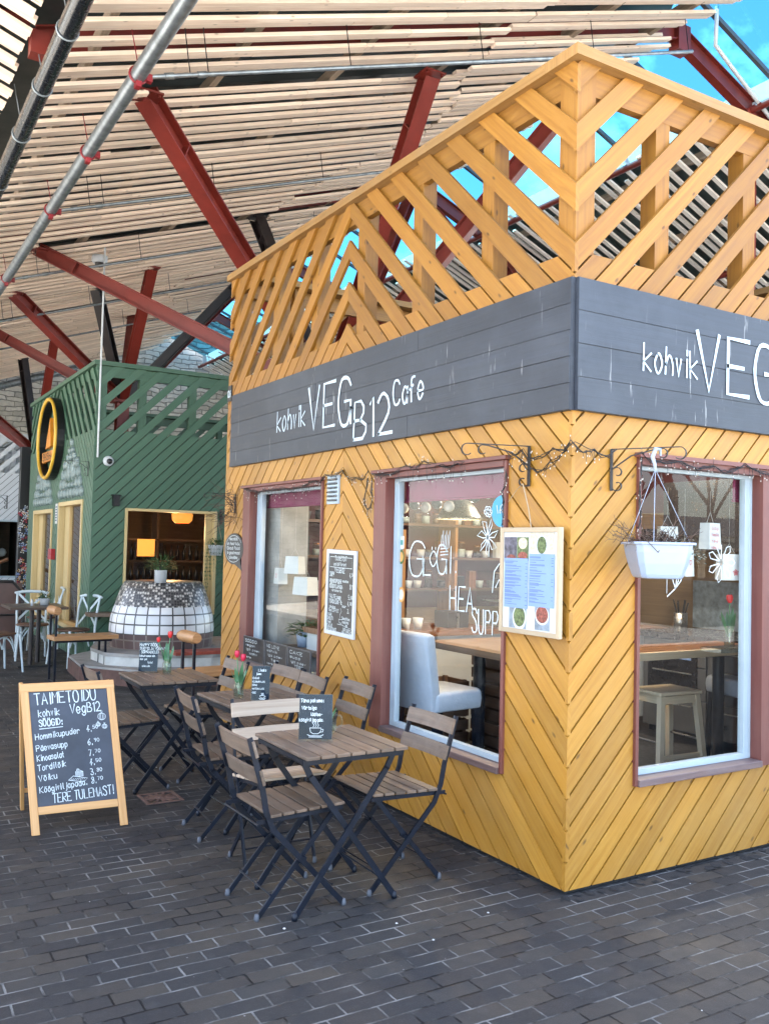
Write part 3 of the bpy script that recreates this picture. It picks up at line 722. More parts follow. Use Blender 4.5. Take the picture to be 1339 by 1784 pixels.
mb = MB(); hbeam(mb, (5.6, 3.3, 0), (5.6, 3.3, zf(5.6)-.02), .16, .16, .014, (0, 1, 0)); mb.build('post', M['red_steel'], t)
mb = MB(); hbeam(mb, (5.62, 3.25, 5.4), (6.6, 1.4, zf(6.6)), .10, .12, .012); mb.build('brace', M['red_steel'], t)

# ------------------------------------------------------------------ open-roofed lattice kiosk
Zc = 3.93
def kiosk_shell(t, x0, y0, x1, y1, mat, matcap, backmat, front_zones, left_zones, fholes, lholes, lat_front, lat_left, slope=(1, 1), pitch=.146, latz=3.03, Zc=3.93, lat=None):
    lat = lat or mat
    # front: plane y=y0 normal -Y, u=x ; left: plane x=x0 normal -X, u=y
    mb = MB()
    siding(mb, (0, y0, 0), (1, 0, 0), (0, -1, 0), front_zones, .02, 2.5, fholes, pitch, seed=2, slope=slope[0])
    mb.build('front_siding', mat, t)
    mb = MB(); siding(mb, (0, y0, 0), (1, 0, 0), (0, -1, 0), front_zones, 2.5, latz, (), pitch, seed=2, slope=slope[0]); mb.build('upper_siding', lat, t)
    mb = MB()
    siding(mb, (x0, 0, 0), (0, 1, 0), (-1, 0, 0), left_zones, .02, 2.5, lholes, pitch, seed=3, slope=slope[1])
    mb.build('side_siding', mat, t)
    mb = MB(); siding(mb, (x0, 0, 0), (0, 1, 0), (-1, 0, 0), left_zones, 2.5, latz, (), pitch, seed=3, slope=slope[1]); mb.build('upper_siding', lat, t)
    ev = lambda k: k % 2 == 0
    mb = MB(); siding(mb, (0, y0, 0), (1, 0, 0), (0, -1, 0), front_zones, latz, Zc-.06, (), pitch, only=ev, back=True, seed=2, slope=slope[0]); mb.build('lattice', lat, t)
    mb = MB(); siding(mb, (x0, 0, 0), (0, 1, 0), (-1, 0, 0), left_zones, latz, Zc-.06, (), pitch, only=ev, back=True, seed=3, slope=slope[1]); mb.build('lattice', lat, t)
    mb = MB(); siding(mb, (0, y1, 0), (1, 0, 0), (0, 1, 0), [(x0, x1, 1, 0)], .02, latz, (), pitch, seed=4)
    siding(mb, (x1, 0, 0), (0, 1, 0), (1, 0, 0), [(y0, y1, 1, 0)], .02, latz, (), pitch, seed=5); mb.build('rear_siding', mat, t)
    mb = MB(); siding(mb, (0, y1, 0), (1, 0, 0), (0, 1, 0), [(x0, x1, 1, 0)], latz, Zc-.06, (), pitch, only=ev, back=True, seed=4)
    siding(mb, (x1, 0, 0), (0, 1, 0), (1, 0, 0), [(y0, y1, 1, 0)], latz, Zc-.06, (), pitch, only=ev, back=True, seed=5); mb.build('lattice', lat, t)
    # carcass behind boards
    mb = MB(); wall_cells(mb, (0, y0+.024, 0), (1, 0, 0), (0, -1, 0), x0+.024, x1-.024, 0, latz-.02, fholes, .10)
    wall_cells(mb, (x0+.024, 0, 0), (0, 1, 0), (-1, 0, 0), y0+.125, y1-.024, 0, latz-.02, lholes, .10)
    wall_cells(mb, (0, y1-.024, 0), (1, 0, 0), (0, 1, 0), x0+.125, x1-.125, 0, latz-.02, (), .08); wall_cells(mb, (x1-.024, 0, 0), (0, 1, 0), (1, 0, 0), y0+.125, y1-.024, 0, latz-.02, (), .08)
    mb.build('wall_core', M['yellow_back'], t)
    # posts, rails, cap
    posts = []
    a = .0
    xs = []; x = x0+.62
    while x < x1-.3: xs.append(x); x += .69
    ys = []; y = y0+.72
    while y < y1-.3: ys.append(y); y += .70
    for k, (cx, cy, wx, wy) in enumerate([(x0+.085, y0+.085, .12, .12), (x1-.085, y0+.085, .12, .12), (x0+.085, y1-.085, .12, .12), (x1-.085, y1-.085, .12, .12)]+[(x, y0+.075, .05, .10) if False else (x, y0+.078, .10, .10) for x in xs]+[(x0+.078, y, .10, .10) for y in ys]+[(x, y1-.078, .10, .10) for x in xs[::2]]+[(x1-.078, y, .10, .10) for y in ys[::2]]):
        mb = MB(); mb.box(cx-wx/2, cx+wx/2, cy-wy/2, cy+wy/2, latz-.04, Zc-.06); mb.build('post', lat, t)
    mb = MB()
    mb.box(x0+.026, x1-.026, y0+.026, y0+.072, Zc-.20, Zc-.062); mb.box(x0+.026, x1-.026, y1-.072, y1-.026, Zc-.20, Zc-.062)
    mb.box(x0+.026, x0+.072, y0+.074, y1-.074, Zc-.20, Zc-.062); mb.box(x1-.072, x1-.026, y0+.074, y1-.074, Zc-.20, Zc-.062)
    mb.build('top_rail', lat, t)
    mb = MB(); q = .035
    for (a0, a1, b0, b1) in ((x0-q, x1+q, y0-q, y0+.20), (x0-q, x1+q, y1-.20, y1+q), (x0-q, x0+.20, y0+.2005, y1-.2005), (x1-.20, x1+q, y0+.2005, y1-.2005)):
        mb.box(a0, a1, b0, b1, Zc-.06, Zc-.005)
    mb.build('cap_plank', matcap, t)
    mb = MB(); mb.box(x0+.13, x1-.13, y0+.13, y1-.13, latz-.2, latz-.1); mb.build('flat_roof', M['rooftile'], t)

SL = .94
LH = [(.462, 1.80, .455, 2.06), (2.53, 4.0, .60, 2.06)]      # window holes in the left wall (y0,y1,z0,z1)
FH = [(.43, 1.52, .455, 2.07)]
YK = thing('yellow_kiosk', 'yellow stained chevron-boarded cafe kiosk with an open lattice parapet', 'kiosk', (0, 0, 0))
Y1 = 4.46; X1 = 4.3
kiosk_shell(YK, 0, 0, X1, Y1, M['yellow'], M['yellow_end'], None,
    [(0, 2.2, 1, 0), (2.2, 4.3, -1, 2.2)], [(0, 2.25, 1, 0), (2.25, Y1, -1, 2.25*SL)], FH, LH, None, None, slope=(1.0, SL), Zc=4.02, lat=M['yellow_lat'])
# joint cover strip at the corner is the mitre itself; sign boards
def signband(t, O, U, N, u0, u1, z0, z1, n=5, seams=()):
    O = V3(O); U = V3(U); N = V3(N); Z = V3((0, 0, 1)); h = (z1-z0)/n; r = random.Random(int(u1*10)+n)
    mb = MB()
    for k in range(n):
        cuts = [u0]+sorted(c for c, kk in seams if kk == k)+[u1]
        for a, b in zip(cuts, cuts[1:]):
            d = .032+r.uniform(-.002, .002)
            mb.obox(O+U*((a+b)/2)+Z*(z0+h*(k+.5))+N*(d/2), U*((b-a)/2-.0012), Z*(h/2-.0022), N*(d/2), r.random())
    mb.obox(O+U*((u0+u1)/2)+Z*((z0+z1)/2)+N*.014, U*((u1-u0)/2), Z*((z1-z0)/2), N*.013, .1)
    return mb.build('sign_band', M['slate_board'], t)
def draw_letters(mb, spec, O, U, N, wd, lift):
    for st, w_ in spec: stroke(mb, st, V3(O), V3(U), V3((0, 0, 1)), w_, lift)
ZB, ZT = 2.262, 2.895
sbl = thing('fascia_sign', 'slate-blue plank sign lettered kohvik VEGB12 Cafe above the cafe tables', 'sign', (0, 2, ZB))
signband(sbl, (-.001, 0, 0), (0, 1, 0), (-1, 0, 0), -.012, 4.30, ZB, ZT, 5, [(1.4, 0), (1.4, 2), (2.6, 1), (1.3, 4), (2.65, 3)])
sbr = thing('fascia_sign', 'slate-blue plank sign on the front wall cut by the right edge, lettered kohvik VEG', 'sign', (2, 0, ZB))
signband(sbr, (0, -.001, 0), (1, 0, 0), (0, -1, 0), .0, 4.2, ZB, ZT, 4, [(2.0, 0), (2.1, 2)])
def lettering(t, O, U, place):
    """kohvik VEGB12 Cafe: place(u) gives start offsets"""
    O = V3(O); U = V3(U); Z = V3((0, 0, 1)); r = random.Random(5)
    for (txt, u, z, size, width, wd) in place:
        mb = MB(); write(mb, txt, O+U*u+Z*z, U, Z, size, wd, .0008, .05, width=width, rnd=r); mb.build('lettering', M['paintwhite'], t)
# left wall reads from far (y large) to near: U = -Y
lettering(sbl, (-.0355, 0, 0), (0, -1, 0), [('kohvik', -3.30, 2.475, .155, .53, .013), ('VEG', -2.74, 2.43, .31, .70, .022), ('B12', -2.06, 2.305, .25, .55, .021), ('Cafe', -1.56, 2.475, .145, .36, .014)])
lettering(sbr, (0, -.0355, 0), (1, 0, 0), [('kohvik', .43, 2.50, .135, .42, .011), ('VEG', .83, 2.45, .30, .70, .022), ('B12', 1.52, 2.34, .25, .55, .021), ('Cafe', 2.08, 2.5, .14, .36, .013)])

# ------------------------------------------------------------------ windows of the yellow kiosk
def window(t, O, U, N, u0, u1, z0, z1, fl=.10, fr=.022, ft=.035, fs=.03, prof=.05, rl=1):
    """brown timber lining (proud of the wall) + pale profile + glass. rl=+1: wide jamb at u1 end, -1: at u0 end"""
    O = V3(O); U = V3(U); N = V3(N); Z = V3((0, 0, 1))
    B = lambda mb, a, b, c, d, e, f, v=None: mb.obox(O+U*((a+b)/2)+Z*((c+d)/2)+N*((e+f)/2), U*((b-a)/2), Z*((d-c)/2), N*((f-e)/2), v) if (b-a) > (d-c) else mb.obox(O+U*((a+b)/2)+Z*((c+d)/2)+N*((e+f)/2), Z*((d-c)/2), U*((b-a)/2), N*((f-e)/2), v)
    wdw = thing('window', None, None, O+U*u0+Z*z0); wdw.parent = t; wdw.location = (O+U*u0+Z*z0)-t.location
    if rl > 0: ja, jb = u0+fr, u1-fl
    else: ja, jb = u0+fl, u1-fr
    mb = MB()
    B(mb, u0, ja, z0, z1, -.10, .018); B(mb, jb, u1, z0, z1, -.10, .018); B(mb, ja, jb, z1-ft, z1, -.10, .022)
    B(mb, u0-.015, u1+.015, z1, z1+.022, -.02, .040)
    mb.build('frame', M['brown'], wdw, bevel=.003)
    mb = MB(); B(mb, ja, jb, z0-.005, z0+fs, -.10, .030); mb.build('sill', M['sill'], wdw, bevel=.004)
    mb = MB(); p = prof; d0, d1 = -.088, -.05
    if rl > 0: B(mb, jb-p, jb, z0+fs, z1-ft, d0, d1); B(mb, ja, ja+.016, z0+fs, z1-ft, d0, d1)
    else: B(mb, ja, ja+p, z0+fs, z1-ft, d0, d1); B(mb, jb-.016, jb, z0+fs, z1-ft, d0, d1)
    B(mb, ja+.016, jb-.016, z0+fs, z0+fs+.03, d0, d1+.001); B(mb, ja+.016, jb-.016, z1-ft-.02, z1-ft, d0, d1+.001)
    if rl > 0: B(mb, jb-p*.45, jb-p*.35, z0+fs+.03, z1-ft-.02, d1, d1+.004)
    mb.build('profile', M['upvc'], wdw, bevel=.003)
    mb = MB(); e = -.072
    pts = [O+U*a+Z*b+N*e for a, b in ((ja+.01, z0+fs+.01), (jb-.01, z0+fs+.01), (jb-.01, z1-ft-.01), (ja+.01, z1-ft-.01))]
    mb.face(pts); mb.build('pane', M['glass'], wdw)
    return wdw
window(YK, (0, 0, 0), (0, 1, 0), (-1, 0, 0), .462, 1.80, .455, 2.06, fl=.14, prof=.055)
window(YK, (0, 0, 0), (0, 1, 0), (-1, 0, 0), 2.53, 4.0, .60, 2.06, fl=.15, prof=.10)
window(YK, (0, 0, 0), (1, 0, 0), (0, -1, 0), .43, 1.52, .455, 2.07, fl=.13, fr=.02, prof=.06)
# ================================================================== FOLDING FURNITURE
def make_chair(label, light=False, fold=False):
    """local frame: sitter faces +X, origin on the ground in the middle of the feet"""
    t = thing('folding_chair', label, 'chair', (0, 0, 0), 0, 'folding cafe chairs')
    hw = .165; r_ = random
    if fold: top, kn, ff, s0, s1, rf = (-.11, .80), (-.05, .47), (.13, .012), (-.08, .43), (.26, .475), (-.13, .012)
    else: top, kn, ff, s0, s1, rf = (-.27, .775), (-.19, .44), (.20, .012), (-.17, .438), (.20, .452), (-.20, .012)
    sm = M['seatlight' if light else 'seatwood']
    P = lambda q, y: V3((q[0], y, q[1]))
    for sg in (-1, 1):
        y = sg*(hw+.02)
        mb = MB()
        pts = [top, (kn[0]-.015, kn[1]+.12), (kn[0]+.005, kn[1]+.02), (kn[0]+.04, kn[1]-.06), ff]
        for a, b in zip(pts, pts[1:]): mb.bar(P(a, y), P(b, y), .009, .024, (1, 0, 0), .5, ext=.004)
        mb.build('back_upright', M['blackpaint'], t)
        mb = MB(); y2 = sg*(hw-.005); a = (s1[0]-.03, s1[1]-.02)
        mb.bar(P(a, y2), P(rf, y2), .009, .022, (1, 0, 0), .5); mb.build('leg', M['blackpaint'], t)
        mb = MB(); mb.lathe([(.0, 0), (.011, 0), (.012, .010), (.009, .028), (0, .03)], P((ff[0]+.004, 0), y), 10); mb.build('foot', M['rubber'], t); mb = MB(); mb.lathe([(.0, 0), (.011, 0), (.012, .010), (.009, .028), (0, .03)], P((rf[0]-.004, 0), y2), 10)
        mb.build('foot', M['rubber'], t)
    mb = MB()
    for sg in (-1, 1):
        mb = MB(); mb.bar(P((s0[0]-.05, s0[1]-.022), sg*(hw+.006)), P((s1[0]-.005, s1[1]-.022), sg*(hw+.006)), .008, .018, (0, 0, 1), .5); mb.build('seat_rail', M['blackpaint'], t)
        mb = MB(); mb.lathe([(.009, -.03), (.009, .012)], V3((.008, sg*(hw+.005), .235)), 8, axis=(0, sg, 0), capt=True); mb.build('pivot', M['blackpaint'], t)
    for (q, h) in (((rf[0]+.055, .10), hw), ((ff[0]-.055, .10), hw+.018), ((s0[0]-.05, s0[1]-.03), hw+.018), ((s1[0]-.05, s1[1]-.045), hw)):
        mb = MB(); mb.tube([P(q, -h), P(q, h)], .0045, 6); mb.build('cross_rod', M['blackpaint'], t)
    mb = MB(); n = 6; d = V3((s1[0]-s0[0], 0, s1[1]-s0[1])); L = d.length; d.normalize(); nn = V3((-d.z, 0, d.x)); w_ = L/n
    for k in range(n):
        c = P(s0, 0)+d*(w_*(k+.5)); mb.obox(c, V3((0, .190, 0)), d*(w_/2-.005), nn*.0065)
    mb.build('seat', sm, t, bevel=.002)
    for z0_, z1_ in ((.695, .765), (.575, .64)):
        mb = MB()
        if fold: z0_ += .02; z1_ += .02
        f = lambda z: top[0]+(kn[0]-.015-top[0])*((top[1]-z)/(top[1]-kn[1]-.12))
        a = V3((f(z0_)+.010, 0, z0_)); b = V3((f(z1_)+.010, 0, z1_)); u = (b-a); hl = u.length/2; u.normalize()
        # slightly bowed slat
        for k in range(6):
            ya, yb = -.195+.065*k, -.195+.065*(k+1); xa, xb = -.012*(1-(ya/.195)**2), -.012*(1-(yb/.195)**2)
            if k == 0: vv = random.random(); ou = random.random()*9
            c0 = (a+b)/2+V3((xa, ya, 0)); c1 = (a+b)/2+V3((xb, yb, 0)); n_ = V3((u.z, 0, -u.x))*.0065
            A, B_ = c0-u*hl, c0+u*hl; C_, D = c1-u*hl, c1+u*hl
            uv = [(ya+ou, -hl), (yb+ou, -hl), (yb+ou, hl), (ya+ou, hl)]
            mb.face([A-n_, B_-n_, D-n_, C_-n_], [uv[0], uv[3], uv[2], uv[1]], vv); mb.face([A+n_, C_+n_, D+n_, B_+n_], [uv[0], uv[1], uv[2], uv[3]], vv)
            mb.face([B_-n_, B_+n_, D+n_, D-n_], uv, vv); mb.face([A+n_, A-n_, C_-n_, C_+n_], uv, vv)
            if k == 0: mb.face([A-n_, A+n_, B_+n_, B_-n_], uv, vv)
            if k == 5: mb.face([C_+n_, C_-n_, D-n_, D+n_], uv, vv)
        mb.build('backrest_slat', sm, t)
    return t
def settle(o, x, y, rz):
    o.location = (x, y, 0); o.rotation_euler = (0, 0, R(rz)); return o
c0 = settle(make_chair('dark slatted folding chair in front of the nearest table, its back to the chalk A-board'), -1.16, .57, 1)
def cp(x, y, rz, lab): return place_copy(c0, (x, y, 0), R(rz), lab)
cp(-.60, .61, 181, 'dark slatted folding chair right of the nearest table, its back to the big window')
settle(make_chair('pale bleached folding chair half folded behind the nearest table, facing the camera', light=True, fold=True), -1.01, 1.06, -90)
cp(-1.02, 1.62, -4, 'folding chair at the left side of the middle table, behind the dark chair in front')
cp(-.46, 1.63, 178, 'folding chair against the chevron wall strip between the two windows')
cp(-.57, 2.02, 176, 'folding chair in front of the row of chalk signs, nearer of the pair')
cp(-.56, 2.40, 183, 'folding chair in front of the row of chalk signs, farther of the pair')
cp(-.76, 2.84, 180, 'folding chair at the right side of the far table, back to the kiosk corner')
cp(-1.27, 2.74, 2, 'folding chair at the left side of the far table, mostly hidden by the chalk A-board')

def make_table(label):
    t = thing('folding_table', label, 'table', (0, 0, 0), 0, 'folding cafe tables')
    mb = MB(); n = 7; W = .515
    for k in range(n):
        x = -W/2+W/n*(k+.5); mb.box(x-W/n/2+.004, x+W/n/2-.004, -.275, .275, .687, .702)
    mb.build('tabletop', M['seatwood'], t, bevel=.002)
    mb = MB()
    for y in (-.235, .235): mb.bar((-.25, y, .672), (.25, y, .672), .010, .028, (0, 0, 1), .5)
    for x in (-.25, .25): mb.bar((x, -.235, .676), (x, .235, .676), .008, .018, (0, 0, 1), .5)
    mb.build('apron', M['blackpaint'], t)
    for sx, dy in ((1, 0), (-1, .014)):
        for sy in (-1, 1):
            y = sy*(.185+dy*(1 if sy < 0 else 1)); mb = MB()
            mb.bar((-sx*.225, y, .668), (-sx*.19, y, .60), .010, .026, (1, 0, 0), .5, ext=.006); mb.bar((-sx*.19, y, .60), (sx*.25, y, .015), .010, .026, (1, 0, 0), .5)
            mb.lathe([(0, 0), (.013, 0), (.014, .012), (.010, .032), (0, .034)], (sx*.253, y, 0), 10)
            mb.build('leg', M['blackpaint'], t)
        mb = MB(); mb.tube([(sx*.18, -.185-dy, .105), (sx*.18, .185+dy, .105)], .005, 6); mb.build('cross_rod', M['blackpaint'], t); mb = MB(); mb.tube([(-sx*.21, -.185-dy, .645), (-sx*.21, .185+dy, .645)], .005, 6); mb.build('cross_rod', M['blackpaint'], t)
    return t
tb = make_table('slatted folding table nearest the camera with a menu card and glass mug of tulips'); tb.location = (-.965, .535, 0)
place_copy(tb, (-.82, 1.74, 0), R(2), 'slatted folding table in the middle of the row before the small window')
place_copy(tb, (-1.03, 2.73, 0), R(0), 'slatted folding table farthest back, behind the chalk A-board')

# ---- menu cards in acrylic holders
def card(label, cx, cy, z, ang, w_, h, lines, base=True, foot=.06, cup=None):
    t = thing('menu_card', label, 'menu card', (cx, cy, z), 0, 'table menu cards')
    U = V3((math.cos(ang), math.sin(ang), 0)); N = V3((U.y, -U.x, 0)); L = V3((-N.x*.12, -N.y*.12, 1)).normalized()
    c = V3((cx, cy, z+.006))
    mb = MB(); mb.obox(c+L*(h/2)-N*.0, U*(w_/2-.002), L*(h/2-.002), U.cross(L).normalized()*.0006); mb.build('card', M['card'], t)
    mb = MB(); nn = U.cross(L).normalized()
    mb.obox(c+L*(h/2)+nn*.0035, U*(w_/2), L*(h/2), nn*.0008); mb.obox(c+L*(h/2)-nn*.0035, U*(w_/2), L*(h/2), nn*.0008)
    mb.obox(V3((cx, cy, z+.002))+N*.0, U*(w_/2+.004), N*foot*.5, V3((0, 0, .0015))); mb.build('holder', M['acrylic'], t)
    mb = MB(); O = c-U*(w_/2); s_ = 1 if nn.dot(N) > 0 else -1; r = random.Random(len(label))
    VV = L
    for (txt, fx, fz, sz, wd) in lines: write(mb, txt, O+U*(w_*fx)+L*(h*fz)+nn*(s_*.0052), U, L, h*sz, wd, 0, .10, width=None if wd is None or True else None, squeeze=.8, rnd=r)
    if cup:
        cx_, cz_, s2 = cup; O2 = O+U*(w_*cx_)+L*(h*cz_)+nn*(s_*.0052)
        D = lambda pts: stroke(mb, [(x*s2, y*s2) for x, y in pts], O2, U, L, .0022, 0)
        D([(-1, 1), (-.85, .3), (-.4, 0), (.4, 0), (.85, .3), (1, 1), (-1, 1)]); D([(-1.4, -.15), (-.9, -.35), (.9, -.35), (1.4, -.15)]); D([(-1.1, -.55), (1.1, -.55)])
        for q in (-.4, 0, .4): D([(q, 1.2), (q+.15, 1.5), (q-.1, 1.8), (q+.1, 2.1)])
        D([(1, .8), (1.35, .75), (1.3, .35), (.85, .3)])
    mb.build('chalk_text', M['chalkline'], t)
    return t
A_ = math.atan2(-.52, .82)
card('dark menu card on the nearest table, chalked Täna pakume with a steaming cup', -1.04, .535, .702, A_+.1, .155, .205,
     [('Täna pakume:', .05, .82, .075, .0022), ('Vürtsiga', .08, .66, .075, .0022), ('läätse-', .35, .52, .07, .0022), ('köögiviljapada.', .02, .40, .07, .0020)], cup=(.5, .13, .026))
card('dark menu card on the middle table listing drinks with a small cup below', -.865, 1.575, .702, A_, .105, .195,
     [('Lisaks', .35, .84, .07, .0020), ('juua:', .25, .74, .06, .0020), ('-CACAO', .04, .62, .05, .0018), ('-CLUBURI LATE', .04, .52, .045, .0018), ('-CHAI', .04, .42, .05, .0018), ('-MATCHA LATE', .04, .32, .045, .0018), ('-TEE', .04, .20, .05, .0018)], cup=(.62, .08, .013))
card('dark menu card on the far table, hand lettered in capitals', -1.11, 2.92, .702, A_+.05, .13, .20,
     [('HAPPY SÖÖK', .03, .86, .09, .0026), ('TERVIS JA VÕRRATU', .03, .74, .085, .0024), ('SÕPRADELE!', .12, .62, .085, .0026), ('kõhud saame siin', .05, .50, .06, .002), ('üks "pai"', .08, .39, .06, .002), ('tule!', .48, .28, .07, .002), ('olen siin', .2, .16, .06, .002)])

# ---- tulips
def leafblade(mb, p, d, L, w_, bend, var=.5):
    p = V3(p); d = V3(d).normalized(); side = d.cross(V3((0, 0, 1)))
    if side.length < .01: side = V3((1, 0, 0))
    side.normalize(); out = V3((d.x, d.y, 0)); rows = []
    for k in range(6):
        s = k/5; c = p+d*(L*s)+out*(bend*s*s)-V3((0, 0, bend*.8*s*s)); ww = w_*math.sin(math.pi*(.12+.86*s))**.8*(1 if s < 1 else .1)
        rows.append([c-side*ww*.5+d.cross(side)*ww*.12, c, c+side*ww*.5+d.cross(side)*ww*.12])
    mb.grid(rows, False, None, var, True)
def tulip_bloom(mb, c, s, d=(0, 0, 1)):
    c = V3(c)
    for ring, off, rr in ((3, 0, 1.0), (3, math.pi/3, .86)):
        for k in range(ring):
            a = off+2*math.pi*k/ring; rows = []
            for j in range(7):
                q = j/6; rad = rr*s*(.15+.95*math.sin(math.pi*min(q*.62+.12, .9)))*.62; half = 1.05*math.sin(math.pi*(.15+.82*q))**.7 if j < 6 else .05
                rows.append([c+V3((rad*math.cos(a+h*half), rad*math.sin(a+h*half), s*1.75*q)) for h in (-1, -.5, 0, .5, 1)])
            mb.grid(rows, False, None, random.random(), True)
def tulips(t, x, y, z, blooms, r=.03, leaves=7, lh=.15, seed=1, mats='tulip_red'):
    rr = random.Random(seed)
    mb = MB(); mf = MB(); ml = MB()
    for (dx, dy, h, s) in blooms:
        mb.tube([(x, y, z+.01), (x+dx*.3, y+dy*.3, z+h*.5), (x+dx, y+dy, z+h)], .0028, 6); tulip_bloom(mf, (x+dx, y+dy, z+h-.004), s)
    for k in range(leaves):
        a = rr.uniform(0, 6.28); L = lh*rr.uniform(.75, 1.15)
        leafblade(ml, (x+math.cos(a)*.006, y+math.sin(a)*.006, z+.045), (math.cos(a)*.30, math.sin(a)*.30, 1), L, .026, .02*rr.uniform(.3, 1.6), rr.random())
    mb.build('stem', M['tulip_leaf'], t); ml.build('leaf', M['tulip_leaf'], t); mf.build('bloom', M[mats], t)
def vase(label, x, y, z, blooms, mug=False, mat='tulip_red', seed=1, grp='glass vases of red tulips', lh=.15):
    t = thing('tulip_vase', label, 'vase', (x, y, z), 0, grp)
    mb = MB()
    if mug: prof = [(.0, .002), (.030, .002), (.036, .02), (.037, .05), (.032, .085), (.035, .10), (.033, .10), (.030, .085), (.034, .05), (.033, .02), (.028, .012), (0, .012)]
    else: prof = [(.0, .002), (.027, .002), (.030, .02), (.030, .07), (.022, .10), (.027, .12), (.025, .12), (.020, .10), (.027, .07), (.027, .02), (.024, .012), (0, .012)]
    mb.lathe(prof, (x, y, z), 24)
    if mug: mb.tube([(x+.034, y-.008, z+.085), (x+.058, y-.016, z+.08), (x+.062, y-.017, z+.05), (x+.054, y-.015, z+.028), (x+.036, y-.008, z+.025)], .004, 8)
    mb.build('vessel', M['glass_clear'], t)
    mb = MB(); q = .072 if mug else .085; mb.lathe([(0, .013), (.027, .013), (.026, q*.6), (.024, q), (0, q)], (x, y, z), 20); mb.build('water', M['water'], t)
    tulips(t, x, y, z+.012, blooms, seed=seed, mats=mat, lh=lh)
    return t
vase('glass mug of tulips half hidden behind the menu card on the nearest table', -.905, .66, .702, [(-.045, .01, .135, .020), (-.02, -.03, .15, .017)], True, seed=3, lh=.10)
vase('narrow glass vase of deep pink-red tulips on the middle table', -.93, 1.735, .702, [(-.012, .01, .225, .024), (.020, -.006, .205, .024)], mat='tulip_pink', seed=5)
vase('narrow glass vase of two red tulips on the far table', -1.015, 2.80, .702, [(.015, .0, .235, .026), (-.055, .03, .205, .020)], seed=8)

